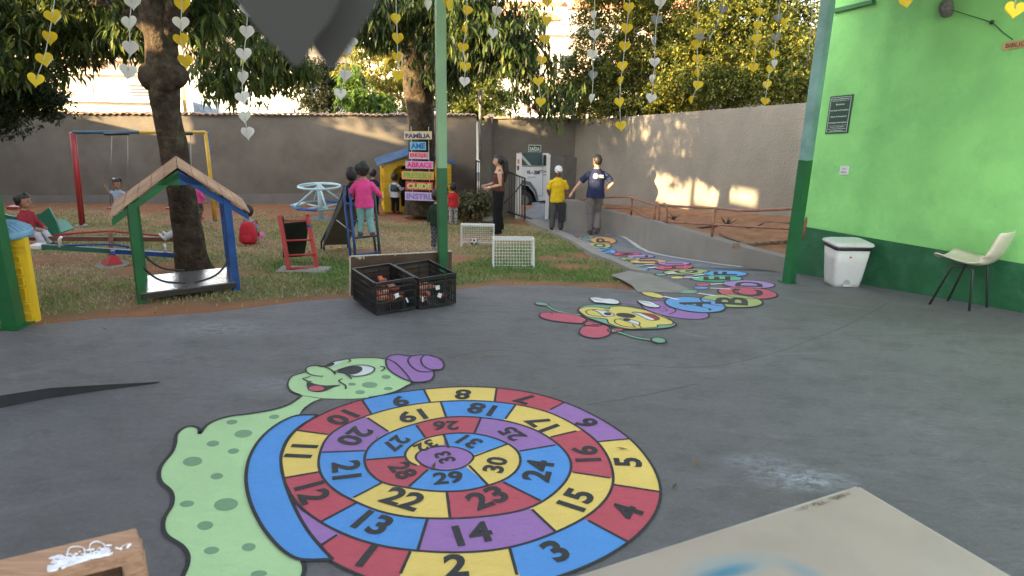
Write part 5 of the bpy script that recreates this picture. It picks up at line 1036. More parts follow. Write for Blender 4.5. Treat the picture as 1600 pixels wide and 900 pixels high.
for pts in ([(76, 893), (75, 887), (84, 883), (100, 885), (112, 880), (104, 872), (88, 870), (84, 876), (92, 884)], [(104, 872), (108, 857), (120, 854), (131, 857), (133, 866), (142, 867), (140, 853), (147, 847), (156, 847), (164, 853), (168, 866), (176, 864)], [(96, 888), (112, 882), (130, 876), (150, 870), (170, 866)], [(110, 866), (118, 872), (118, 880), (104, 886)], [(122, 872), (134, 870), (146, 868), (158, 864)], [(150, 862), (156, 856), (160, 866)], [(186, 858), (194, 852), (204, 850), (198, 856)], [(180, 856), (190, 858)], [(80, 886), (78, 892), (90, 889), (84, 884)]):
    mb.tube(smooth([plank(*p) for p in pts], 4), [.002+.002*rg_.random() for _ in range((len(pts)-1)*4+1)], 6, flat=.45)
for _ in range(150):
    u = rg_.uniform(78, 172); v = 889-(u-78)*.24-abs(rg_.gauss(0, 7)); mb.sph(plank(u, v), (rg_.uniform(.003, .010), rg_.uniform(.002, .005), .0008), 8)
mb.build('glue_smear', GL, st)

# ================================================================ GARLANDS OF PAPER HEARTS
def paper(name, c, t=.45):
    m = mat(name, c, .8, .06); n = m.node_tree; tr = n.nodes.new('ShaderNodeBsdfTranslucent'); tr.inputs['Color'].default_value = (*c, 1); mx = n.nodes.new('ShaderNodeMixShader'); mx.inputs[0].default_value = t
    n.links.new(n.nodes['Principled BSDF'].outputs[0], mx.inputs[1]); n.links.new(tr.outputs[0], mx.inputs[2]); n.links.new(mx.outputs[0], n.nodes['Material Output'].inputs['Surface']); return m
HYL = paper('yellow_paper', (.88, .70, .05)); HWH = paper('white_paper', (.86, .84, .80)); HGR = paper('grey_felt', (.30, .31, .33), .2)  # the third is a plain even grey for the grey hearts
HPT = []
for k in range(29):
    t = PI*k/28; HPT.append((16*math.sin(t)**3/32, (13*math.cos(t)-5*math.cos(2*t)-2*math.cos(3*t)-math.cos(4*t))/32))
def heart_wing(mb, c, s, az, sign, th=.0016):
    """half a heart folded about its vertical axis"""
    d = Vector((math.cos(az), math.sin(az), 0)); n = Vector((-d.y, d.x, 0)); pts = [Vector(c)+d*x*s*sign+Vector((0, 0, y*s)) for x, y in HPT if True]
    ax = Vector(c)
    clean = [pts[0]]
    for p in pts[1:]:
        if (p-clean[-1]).length > 1e-5: clean.append(p)
    mb.prism([p-n*th/2 for p in clean], n*th)
KM = {'y': HYL, 'w': HWH, 'g': HGR}
GAR = [
 ('yellow and white', 5.9, 20, [(82, 25, 'y', 'w'), (76, 58, 'y', 'y'), (69, 92, 'y', 'w'), (56, 124, 'y', 'y')], 92), ('all white short', 6.0, 21, [(206, 2, 'w', 'w'), (202, 35, 'w', 'w'), (203, 74, 'w', 'w'), (200, 111, 'w', 'w')], 207),
 ('yellow hearts and one cream', 6.1, 20, [(284, 6, 'y', 'y'), (283, 36, 'w', 'y'), (282, 62, 'y', 'y'), (289, 95, 'y', 'y')], 284), ('longest white', 6.1, 19, [(387, 14, 'w', 'w'), (385, 49, 'w', 'w'), (381, 84, 'w', 'w'), (378, 120, 'w', 'w'), (379, 152, 'w', 'w'), (383, 182, 'w', 'w'), (386, 207, 'w', 'w')], 388),
 ('slanting white', 6.3, 17, [(549, 65, 'w', 'w'), (542, 78, 'w', 'w'), (539, 117, 'w', 'w'), (532, 146, 'w', 'w')], 560), ('yellow hearts edged white', 6.6, 16, [(619.5, 29, 'y', 'y'), (621, 59, 'y', 'y'), (621, 89, 'y', 'w'), (622, 118, 'y', 'w')], 617),
 ('single white', 6.6, 16, [(670, 7, 'w', 'w')], 671), ('single large yellow', 6.2, 20, [(702, 4, 'y', 'y')], 703), ('four yellow and one white', 7.1, 14.5, [(729.5, 16, 'y', 'y'), (728, 45, 'y', 'y'), (723.5, 74, 'y', 'y'), (727, 104, 'y', 'y'), (725.6, 127, 'w', 'w')], 732),
 ('pair of white', 7.2, 14.5, [(776, 17, 'w', 'w'), (770.6, 51, 'w', 'w')], 779), ('six yellow', 7.3, 14, [(855, 2, 'y', 'y'), (855, 32, 'y', 'y'), (851, 61, 'y', 'y'), (846, 94, 'y', 'y'), (841, 127, 'y', 'y'), (845, 159, 'y', 'w')], 856),
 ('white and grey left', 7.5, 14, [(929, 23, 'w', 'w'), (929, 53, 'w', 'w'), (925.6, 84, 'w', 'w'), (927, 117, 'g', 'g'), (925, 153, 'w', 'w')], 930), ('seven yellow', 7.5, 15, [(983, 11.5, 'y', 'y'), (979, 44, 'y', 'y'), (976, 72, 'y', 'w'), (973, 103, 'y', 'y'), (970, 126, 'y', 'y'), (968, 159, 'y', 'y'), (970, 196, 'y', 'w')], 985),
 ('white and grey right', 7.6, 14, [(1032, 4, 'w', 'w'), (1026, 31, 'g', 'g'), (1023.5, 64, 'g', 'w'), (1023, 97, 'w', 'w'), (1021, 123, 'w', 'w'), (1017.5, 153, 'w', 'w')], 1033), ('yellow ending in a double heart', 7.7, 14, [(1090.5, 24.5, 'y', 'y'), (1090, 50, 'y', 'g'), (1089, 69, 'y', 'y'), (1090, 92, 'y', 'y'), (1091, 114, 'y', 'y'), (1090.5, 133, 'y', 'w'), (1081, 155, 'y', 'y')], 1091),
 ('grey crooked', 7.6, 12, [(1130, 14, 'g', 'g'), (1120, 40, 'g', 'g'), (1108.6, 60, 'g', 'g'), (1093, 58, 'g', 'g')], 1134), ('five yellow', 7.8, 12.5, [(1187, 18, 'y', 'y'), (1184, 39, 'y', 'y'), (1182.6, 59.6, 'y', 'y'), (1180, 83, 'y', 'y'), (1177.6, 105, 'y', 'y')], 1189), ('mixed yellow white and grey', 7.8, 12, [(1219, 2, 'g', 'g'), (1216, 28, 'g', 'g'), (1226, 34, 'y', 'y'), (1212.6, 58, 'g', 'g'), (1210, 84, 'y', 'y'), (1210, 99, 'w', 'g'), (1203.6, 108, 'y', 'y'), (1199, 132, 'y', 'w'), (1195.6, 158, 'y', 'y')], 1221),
 ('lone grey', 7.9, 11, [(1263, 90, 'g', 'g')], 1276), ('lone yellow above the green wall', 6.5, 16, [(1416, 2, 'y', 'y')], 1418), ('large lone yellow at the right edge', 5.2, 23, [(1586.5, 14, 'y', 'y')], 1588)]
gr_ = random.Random(12); STR = mat('string', (.6, .6, .58), .8)
for (lb, Y, px, hs_, ut) in GAR:
    p0 = P(ut, -60, Y); r = empty('heart_garland', p0, '%s string of paper hearts hanging from the roof edge' % lb if len(hs_) > 1 else '%s paper heart hanging from the roof edge' % lb, 'garland', 'paper heart garlands along the roof edge')
    pts = [p0]+[P(u, v, Y) for u, v, _, _ in hs_]; mb = MB(); mb.tube(pts, .0038, 5); mb.build('string', STR, r)
    s = px*Y/FPX/math.cos(PITCH)*1.12
    for u, v, a, b in hs_:
        c = P(u, v, Y); az = gr_.uniform(-.7, .7) if gr_.random() < .72 else gr_.uniform(.9, 1.4); op = gr_.uniform(.15, .75)
        mb = MB(); mb.mi = 0; heart_wing(mb, c, s, az, 1); heart_wing(mb, c, s, az, -1)
        mb.mi = 1; heart_wing(mb, c+Vector((0, .003, -.004)), s*.98, az+op, 1); heart_wing(mb, c+Vector((0, .003, -.004)), s*.98, az-op, -1)
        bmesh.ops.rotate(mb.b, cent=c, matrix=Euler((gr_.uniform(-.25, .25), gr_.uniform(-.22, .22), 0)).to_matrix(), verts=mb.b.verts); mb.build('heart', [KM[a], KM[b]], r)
# the near one, out of focus; its shade is put into the dark colour
r = empty('heart_garland', P(470, -80, .55), 'very near paper heart, blurred, coloured dark for shade, hanging into the top of the view', 'garland', 'paper heart garlands along the roof edge')
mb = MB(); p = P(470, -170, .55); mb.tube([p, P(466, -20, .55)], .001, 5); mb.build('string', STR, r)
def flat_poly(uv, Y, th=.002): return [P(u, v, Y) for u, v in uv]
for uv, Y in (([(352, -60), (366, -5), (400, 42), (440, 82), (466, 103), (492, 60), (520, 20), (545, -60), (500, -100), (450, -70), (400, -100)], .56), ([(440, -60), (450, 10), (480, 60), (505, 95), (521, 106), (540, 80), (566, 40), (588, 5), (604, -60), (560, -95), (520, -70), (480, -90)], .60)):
    mb = MB(); mb.prism([P(u, v, Y) for u, v in [(q.x, q.y) for q in smooth([Vector((a, b, 0)) for a, b in uv], 4, True)]], (0, .002, 0)); mb.build('heart', mat('near_shaded_paper', (.05, .052, .047), .9, .05), r)

# ================================================================ PLAYGROUND
# wooden hut
F0, F1 = onto(G(222, 471)), onto(G(369, 452)); hx = (F1-F0).normalized(); Dv = ((F0+F1)/2-CAM); Dv.z = 0; Dv = Dv.normalized()*.72; hn = Vector((-hx.y, hx.x, 0))
def hp(u, v, k=0): return PPL(u, v, F0, hn)+Dv*k
hu = empty('wooden_hut', (F0+F1)/2+Dv*.5, 'open wooden play hut with a plank gable roof, green left posts and blue right posts', 'play hut')
PLK = mat('weathered_plank', (.42, .25, .15), .8, .3, 5, .004, 30, dirt=(.24, .15, .10), dirt_amt=.6, dscale=8)
ap = hp(277, 261); el, er = hp(171, 340), hp(390, 332)
up_ = Vector((0, 0, 1))
def slope(name, a, b, n, k0=-.06, k1=1.06):
    for i in range(n):
        p, q = a.lerp(b, i/n+.004), a.lerp(b, (i+1)/n-.004); off = up_*(.012*(i % 2)*0+.0)
        mb = MB(); mb.slab([p+Dv*k0, q+Dv*k0, q+Dv*k1, p+Dv*k1], .022, up_); mb.build(name, PLK, hu)
slope('roof_plank', ap, el, 5); slope('roof_plank', ap, er, 5)
GB_ = GRN; BB_ = BLUP
for k in (0.02, .97):
    m0 = ap-up_*.03
    for e, m_, in ((el, GB_), (er, BB_)):
        mb = MB(); q = [m0+Dv*k, e.lerp(m0, .02)-up_*.03+Dv*k, e.lerp(m0, .02)-up_*.09+Dv*k, m0-up_*.08+Dv*k]; mb.prism(q, Dv.normalized()*.03); mb.build('rafter', m_, hu)
    gl_, gr2 = hp(236, 281), hp(320, 281)
    a = ap-up_*.06; b_l = hp(238, 290); b_r = hp(322, 289); mid = (b_l+b_r)/2
    mb = MB(); mb.prism([a+Dv*k, b_l+Dv*k, mid+Dv*k], Dv.normalized()*.025); mb.build('gable_board', GB_, hu); mb = MB(); mb.prism([a+Dv*k, mid+Dv*k, b_r+Dv*k], Dv.normalized()*.025); mb.build('gable_board', BB_, hu)
for k in (.04, .80):
    for (ut, vt, base, m_) in ((204, 318, F0, GB_), (353, 309, F1, BB_)):
        t = hp(ut, vt, k); b = onto(base+Dv*k); b.z -= .02
        mb = MB(); mb.bar(b, t, .075, .045, up=hn); mb.build('leg', m_, hu)
SIL = mat('silver_sheet', (.60, .60, .62), .22, .12, 3, .004, 14, metal=.9, dirt=(.3, .25, .22), dirt_amt=.5, dscale=5)
fq = [F0+up_*.07, F1+up_*.07, F1+Dv*1.08+up_*.03, F0+Dv*1.08+up_*.03]; mb = MB(); mb.slab(fq, .012, up_); mb.build('floor_plate', SIL, hu)
mb = MB(); mb.bar(F0+up_*.045, F1+up_*.045, .03, .045); mb.bar(F0+Dv+up_*.0, F1+Dv+up_*.0, .03, .05); mb.build('floor_frame', mat('old_black_wood', (.03, .025, .02), .8), hu)
a, b = F1+Dv*.1, F1+Dv*.95; mb = MB(); mb.slab([a+up_*.06, b+up_*.04, b+up_*.36, a.lerp(b, .5)+up_*.46, a+up_*.4], .02, hx); mb.build('side_panel', SIL, hu)
for k, s, (uu, vv) in ((.15, 1, (207, 400)), (.85, 1, (225, 392)), (.12, -1, (366, 400))):
    o_ = F0 if s > 0 else F1; b = o_+Dv*k; mb = MB(); mb.tube(smooth([b+up_*.50, b+hx*s*.05+up_*.30, b+hx*s*.20+up_*.15, b+hx*s*.42+up_*.10], 4), .011, 7); mb.build('hose_brace', PLB, hu)
# swing set
sL, sR = onto(G(127, 352)), onto(G(337, 347)); tL, tR = P(112, 207, sL.y-.1), P(321, 206.5, sR.y-.1)
sw = empty('swing_set', (sL+sR)/2, 'swing frame with red left legs, a blue and yellow top bar and yellow right leg', 'swing frame')
bdir = (sR-sL).normalized(); bn_ = Vector((-bdir.y, bdir.x, 0))
for (t_, b_, m_) in ((tL, sL, REDP), (tR, sR, YELP)): mb = MB(); mb.tube([t_, b_-up_*.05], .042, 10); mb.build('leg', m_, sw)
for (t_, b_, m_) in ((tL, onto(sL+bn_*.45+bdir*.1), REDP), (tR, onto(sR+bn_*.45+bdir*.1), BLUP)): mb = MB(); mb.tube([t_+bdir*.04, b_-up_*.05], .036, 10); mb.build('leg', m_, sw)
tm = tL.lerp(tR, .475); mb = MB(); mb.tube([tL, tm], .035, 10); mb.build('top_bar', mat('teal_blue_paint', (.03, .10, .15), .5), sw); mb = MB(); mb.tube([tm, tR], .035, 10); mb.build('top_bar', YELP, sw)
for p in (sL, sR): mb = MB(); mb.tube([p-up_*.03, p+up_*.006], .13, 12); mb.build('footing', CONC2, sw)
CH = mat('chain_steel', (.35, .34, .33), .4, .1, metal=.7)
def swing_seat(us, v0, label):
    a0, a1 = P(us[0], v0, tL.y+.3), P(us[1], v0, tL.y+.35); s = empty('swing', (a0+a1)/2, label, 'swing'); 
    h0 = P(us[0]-9, 209.5, tL.y+.1); h1 = P(us[1]+1, 209, tL.y+.15); mb = MB(); mb.tube([h0, h1], .03, 8); mb.build('hanger_bar', PLB, s)
    for k, (hh, ss) in enumerate(((h0.lerp(h1, .3), a0), (h0.lerp(h1, .93), a1))):
        mb = MB(); mb.tube([hh, ss], .009, 6); mb.build('chain', CH, s)
    mb = MB(); c = (a0+a1)/2-up_*.04; mb.box(c, ((a1-a0).length+.05, .22, .03), None, .01); mb.build('seat', REDP, s)
    mb = MB(); mb.bar(c+Vector((0, .10, .1)), c+Vector((0, .10, .34)), (a1-a0).length, .02, up=(0, 1, 0)); mb.build('backrest', REDP, s); return c
swc = swing_seat((172, 201), 322, 'red swing seat carrying the girl in the pale blue top'); swc2 = swing_seat((263, 300), 322, 'second swing seat, mostly hidden behind the near tree trunk')
# seesaws
def seesaw(label, pbase, ends, Yb, m1, m2, hand, seat_l=None):
    r = empty('seesaw', pbase, label, 'seesaw'); a, b = P(*ends[0], Yb), P(*ends[1], Yb+.15); mid = a.lerp(b, .52)
    mb = MB(); mb.bar(a, mid, .05, .06); mb.build('beam', m1, r); mb = MB(); mb.bar(mid, b, .05, .06); mb.build('beam', m2, r)
    mb = MB(); p = [P(u, v, Yb+.03) for u, v in hand]; mb.tube(p, .014, 7); mb.build('handrail', m2 if m2 != m1 else REDP, r)
    return r, a, b
pv = onto(G(175, 413)); Yp = pv.y
ra, a_, b_ = seesaw('brown seesaw beam with a red handrail carrying the girl in the red hoodie', onto(pv+Vector((0, .6, 0))), [(22, 372), (285, 374)], Yp+.75, mat('brown_paint', (.16, .07, .045), .6), mat('brown_paint', (.16, .07, .045), .6), [(84, 368), (120, 364), (173, 361), (215, 365), (262, 369)])
mb = MB(); mb.tube([P(173, 362, Yp+.77), P(173.5, 404, Yp+.75)], .03, 8); mb.tube([P(262, 369, Yp+.8), P(262, 374, Yp+.8)], .015, 6); mb.build('post', RUST, ra)
mb = MB(); mb.tube([P(173, 385, Yp+.75), onto(Vector((P(173, 385, Yp+.75).x, Yp+.75, 0)))], .03, 8); mb.build('stand', REDP, ra)
rb_, a2_, b2_ = seesaw('green and blue seesaw beam with a red and white seat end', pv, [(66, 385), (282, 399)], Yp+.05, mat('sea_green_paint', (.03, .12, .09), .5), BLUP, [(100, 384), (140, 382), (180, 382), (202, 386)])
mb = MB(); e_ = P(34, 383, Yp+.05); mb.bar(e_, P(52, 383.5, Yp+.05), .16, .04); mb.build('seat', REDP, rb_); mb = MB(); mb.bar(P(52, 383.5, Yp+.05), P(67, 385, Yp+.05), .15, .04); mb.build('seat', WHITEP, rb_)
mb = MB(); q = P(94, 384, Yp+.05); mb.tube([P(93, 386, Yp+.05), P(93, 373, Yp+.05), P(96, 370, Yp+.05)], .02, 6); mb.tube([P(258, 396, Yp+.2), P(258, 385, Yp+.2), P(256, 381, Yp+.2)], .015, 6); mb.build('handle', WHITEP, rb_)
tp = P(176, 391, Yp+.05); mb = MB(); mb.tube([tp, tp-up_*.1], .03, 8); mb.build('pivot', BLUP, rb_)
mb = MB(); bw_ = .14; mb.tube([tp-up_*.06, Vector((pv.x, pv.y, pv.z-.02))], [.04, .17], 4, flat=.7, side=(1, 0, 0)); mb.build('stand', REDP, rb_); mb = MB(); mb.tube([pv-up_*.03, pv+up_*.004], .2, 12); mb.build('footing', CONC2, rb_)
# merry-go-round
mg = onto(G(502, 342)); mr = empty('merry_go_round', mg, 'pale blue playground roundabout with a ring handle on a centre post', 'roundabout'); LB = mat('pale_blue_paint', (.45, .62, .66), .5, .08, 6, dirt=(.3, .36, .36), dirt_amt=.4)
zt_ = P(500, 286, mg.y).z; zr = P(498, 291, mg.y).z; zs = P(500, 322, mg.y).z; Rt = 32*mg.y/FPX; Rs = 47*mg.y/FPX
mb = MB(); mb.tube([mg-up_*.05, (mg.x, mg.y, zt_)], .06, 12); mb.build('centre_post', LB, mr)
mb = MB(); cr = [Vector((mg.x+math.cos(t)*Rt, mg.y+math.sin(t)*Rt, zr)) for t in np.linspace(0, 2*PI, 33)]; mb.tube(cr, .03, 8, cap=False); mb.build('ring_handle', LB, mr)
for k in range(4):
    t = .5+k*PI/2; mb = MB(); mb.tube([(mg.x, mg.y, zt_-.02), (mg.x+math.cos(t)*Rt, mg.y+math.sin(t)*Rt, zr)], .018, 6); mb.build('top_spoke', LB, mr)
    mb = MB(); mb.tube([(mg.x, mg.y, zt_-.05), (mg.x+math.cos(t)*Rs*.85, mg.y+math.sin(t)*Rs*.85, zs+.02)], .026, 8); mb.build('strut', LB, mr)
SC_ = [mat('dusty_blue_board', (.07, .16, .22), .6, .2), BLUP, mat('grey_green_board', (.13, .19, .18), .6, .2), LB]
for k in range(8):
    t = PI/4*k+.2; t2 = t+PI/4-.06; q = [Vector((mg.x+math.cos(a)*rr2, mg.y+math.sin(a)*rr2, zs)) for a, rr2 in ((t, Rs), (t2, Rs), (t2, Rs*.72), (t, Rs*.72))]; mb = MB(); mb.prism(q, (0, 0, .03)); mb.build('seat_board', SC_[k % 4], mr)
for k in range(4): t = k*PI/2+.9; mb = MB(); mb.tube([(mg.x, mg.y, zs-.03), (mg.x+math.cos(t)*Rs*.8, mg.y+math.sin(t)*Rs*.8, zs-.02)], .022, 6); mb.build('floor_spoke', LB, mr)
mb = MB(); mb.tube([mg-up_*.05, mg+up_*.01], .42, 16); mb.build('footing', CONC2, mr)
# red ladder slide
RL0, RL1 = onto(G(452, 422)), onto(G(496, 420)); rs = empty('small_slide', (RL0+RL1)/2, 'small slide with a red ladder and a black chute seen from behind', 'slide')
rt0, rt1 = P(437, 337, RL0.y+.35), P(480, 336, RL1.y+.35)
for a, b in ((RL0, rt0), (RL1, rt1)): mb = MB(); mb.bar(a-up_*.03, b, .05, .03, up=(0, 1, 0)); mb.build('rail', REDP, rs)
for v in (345, 376, 398.5, 419): t = (v-337)/(421-337); mb = MB(); mb.tube([rt0.lerp(RL0, t), rt1.lerp(RL1, t)], .013 if v < 410 else .018, 7); mb.build('rung', REDP, rs)
BLK = mat('black_chute', (.014, .016, .02), .35, .2)
c_t0, c_t1 = rt0.lerp(RL0, .16)+Vector((.02, .02, 0)), rt1.lerp(RL1, .14)+Vector((-.02, .02, 0)); cb0, cb1 = onto(G(433, 411)+Vector((0, .25, 0))), onto(G(466, 408)+Vector((0, .25, 0)))
mb = MB(); Lc = [c_t0, c_t0.lerp(cb0, .5)-up_*.03, cb0.lerp(c_t0, .12)+up_*.02, cb0+up_*.04]; Rc = [c_t1, c_t1.lerp(cb1, .5)-up_*.03, cb1.lerp(c_t1, .12)+up_*.02, cb1+up_*.04]
for i in range(3):
    mb.slab([Lc[i], Rc[i], Rc[i+1], Lc[i+1]], .015); mb.slab([Lc[i], Lc[i+1], Lc[i+1]+up_*.1, Lc[i]+up_*.1], .012); mb.slab([Rc[i], Rc[i+1], Rc[i+1]+up_*.1, Rc[i]+up_*.1], .012)
mb.build('chute', BLK, rs); mb = MB(); mb.sph(rt1.lerp(RL1, .2), .03, 8); mb.build('clamp', BLUP, rs); mb = MB(); c = (RL0+RL1)/2; mb.box(c-up_*.01, (.62, .3, .04), None, .01); mb.build('footing', CONC2, rs)
# blue ladder slide
B0, B1 = onto(G(556, 408)), onto(G(594, 403)); bs = empty('large_slide', (B0+B1)/2, 'tall slide with a dark blue ladder the girl in pink is climbing', 'slide')
DBL = mat('navy_paint', (.012, .035, .10), .4, .2); CHT = mat('olive_chute', (.06, .07, .055), .6, .2)
bt0, bt1 = P(546, 294, B0.y+.35), P(584, 292, B1.y+.3)
for (a, b, c, d, m_) in ((B0, bt0, (551, 405), (538, 322), BLUP), (B1, bt1, (589, 404), (579, 310), mat('dark_teal', (.02, .05, .055), .5))):
    mb = MB(); mb.tube([a-up_*.04, b], .02, 8); mb.build('rail', m_, bs)
    a2 = onto(a+Vector((-.07, .02, 0))) if a is B0 else onto(a+Vector((-.06, .05, 0))); mb = MB(); mb.tube([a2-up_*.04, b+Vector((-.09, .04, -.1))], .018, 8); mb.build('rail', m_, bs)
for v in (397.5, 371.5, 346, 322): t = (v-294)/(407-294); mb = MB(); mb.tube([bt0.lerp(B0, t), bt1.lerp(B1, t)], .016, 8); mb.build('rung', BLUP if v > 380 else DBL, bs)
stp = bt0.lerp(B0, (371.5-294)/113.)
st0, st1 = P(536, 319, B0.y+.45), P(566, 317, B1.y+.55); sb0, sb1 = onto(G(505, 390)+Vector((0, .1, 0))), onto(G(545, 388)+Vector((0, .3, 0)))
sb0 = P(506, 383, sb0.y); sb1 = P(543, 382, sb1.y); Lc = [st0, st0.lerp(sb0, .5), sb0]; Rc = [st1, st1.lerp(sb1, .5)+Vector((.0, 0, 0)), sb1]
mb = MB()
for i in range(2):
    mb.slab([Lc[i], Rc[i], Rc[i+1], Lc[i+1]], .02); mb.slab([Lc[i], Lc[i+1], Lc[i+1]+up_*.13, Lc[i]+up_*.13], .015); mb.slab([Rc[i], Rc[i+1], Rc[i+1]+up_*.13, Rc[i]+up_*.13], .015)
mb.build('chute', CHT, bs); mb = MB(); mb.tube([P(538, 290, B0.y+.5), P(534, 306, B0.y+.55), P(518, 345, sb0.y-.3), P(502, 378, sb0.y), Vector((sb0.x-.04, sb0.y, gz(sb0.y)))], .016, 8); mb.tube([P(538, 290, B0.y+.5), st0], .016, 8); mb.build('side_rail', DBL, bs)
for s_ in (sb0, sb1): mb = MB(); mb.tube([s_, Vector((s_.x, s_.y, gz(s_.y)-.03))], .016, 8); mb.build('foot', DARKM, bs)
mb = MB(); mb.tube([P(526, 344, B0.y+.5), P(549, 362, B0.y+.2)], .008, 6); mb.build('brace', CH, bs); mb = MB(); mb.slab([bt0.lerp(B0, .25), bt1.lerp(B1, .22), st1, st0], .02, up_); mb.build('platform', DBL, bs)
# goals, ball
def goal(o, yaw, label):
    r = empty('toy_goal', o, label, 'goal', 'small white toy goals on the lawn', 0); M = Matrix.Translation(o) @ Matrix.Rotation(yaw, 4, 'Z'); w, h, d = .56, .37, .30
    q = lambda x, y, z: (M @ Vector((x, y, z)))
    mb = MB(); a, b, c, e = q(-w/2, 0, 0), q(-w/2, 0, h), q(w/2, 0, h), q(w/2, 0, 0); mb.bar(a, b, .03, .03, up=(0, 1, 0)); mb.bar(b, c, .03, .03); mb.bar(c, e, .03, .03, up=(0, 1, 0)); mb.build('front_frame', WPL, r)
    mb = MB(); a2, b2, c2, e2 = q(-w/2, d, 0), q(-w/2, .13, h), q(w/2, .13, h), q(w/2, d, 0)
    for x, y in ((a, a2), (e, e2), (b, b2), (c, c2), (b2, a2), (c2, e2), (a2, e2), (b2, c2)): mb.bar(x, y, .02, .02, up=(0, 0, 1) if abs((y-x).normalized().z) < .9 else (0, 1, 0))
    mb.build('back_frame', WPL, r); mb = MB()
    for i in range(1, 14): t = i/14; mb.tube([b2.lerp(c2, t), a2.lerp(e2, t)], .003, 4)
    for i in range(1, 9): t = i/9; mb.tube([b2.lerp(a2, t), c2.lerp(e2, t)], .003, 4)
    for s, s2, t0, t1 in ((a, a2, b, b2), (e, e2, c, c2)):
        for i in range(1, 9): t = i/9; mb.tube([s.lerp(t0, t), s2.lerp(t1, t)], .003, 4)
        for i in range(1, 6): t = i/6; mb.tube([s.lerp(s2, t), t0.lerp(t1, t)], .003, 4)
    for i in range(1, 14): t = i/14; mb.tube([b.lerp(c, t), b2.lerp(c2, t)], .003, 4)
    mb.build('net', WHITEP, r); return r
ga1 = onto(G(746, 385)); goal(ga1, .0, 'white toy goal with the football standing in it, the farther one')
ga2 = onto(G(801, 411)); goal(ga2+Vector((0, .0, 0)), PI+.06, 'nearer white toy goal turned with its net toward the patio')
bc = onto(G(741, 383))+Vector((0, 0, .062)); fb = empty('football', bc-up_*.06, 'small white football with dark patches inside the farther toy goal', 'ball')
mb = MB(); mb.sph(bc, .066, 20); mb.build('ball_skin', WPL, fb); ph = (1+5**.5)/2
mb = MB()
for v in [(0, s1, s2*ph) for s1 in (-1, 1) for s2 in (-1, 1)]+[(s1, s2*ph, 0) for s1 in (-1, 1) for s2 in (-1, 1)]+[(s2*ph, 0, s1) for s1 in (-1, 1) for s2 in (-1, 1)]:
    n = Matrix.Rotation(.4, 3, 'X') @ Vector(v).normalized(); t = n.orthogonal().normalized(); b = n.cross(t); mb.prism([bc+n*.0625+(t*math.cos(a)+b*math.sin(a))*.023 for a in np.linspace(0, 2*PI, 6)[:-1]], n*.005)
mb.build('patches', PLB, fb)
# railing of the path
rp0, rp1 = P(820, 343, 18.6), P(744, 317, 20.6); rt0_, rt1_ = P(820, 278.5, 18.6), P(744, 251, 20.6)
rl = empty('path_railing', rp0, 'dark metal bar railing beside the gateway, behind the woman', 'railing'); mb = MB(); mb.bar(rt0_, rt1_, .04, .03); mb.build('top_rail', DARKM, rl); mb = MB(); mb.bar(rp0+up_*.06, rp1+up_*.06, .03, .03); mb.build('bottom_rail', DARKM, rl)
for i in range(21): t = i/20; mb = MB(); w_ = .045 if i in (0, 20) else .018; mb.bar(rp0.lerp(rp1, t)-up_*(.1 if i in (0, 20) else -.06), rt0_.lerp(rt1_, t), w_, w_, up=(0, 1, 0)); mb.build('bar', DARKM, rl)
mb = MB(); mb.tube([P(787, 318, 18.4), P(806, 299, 18.4), P(821, 279, 18.5)], .018, 7); mb.build('handrail', DARKM, rl)
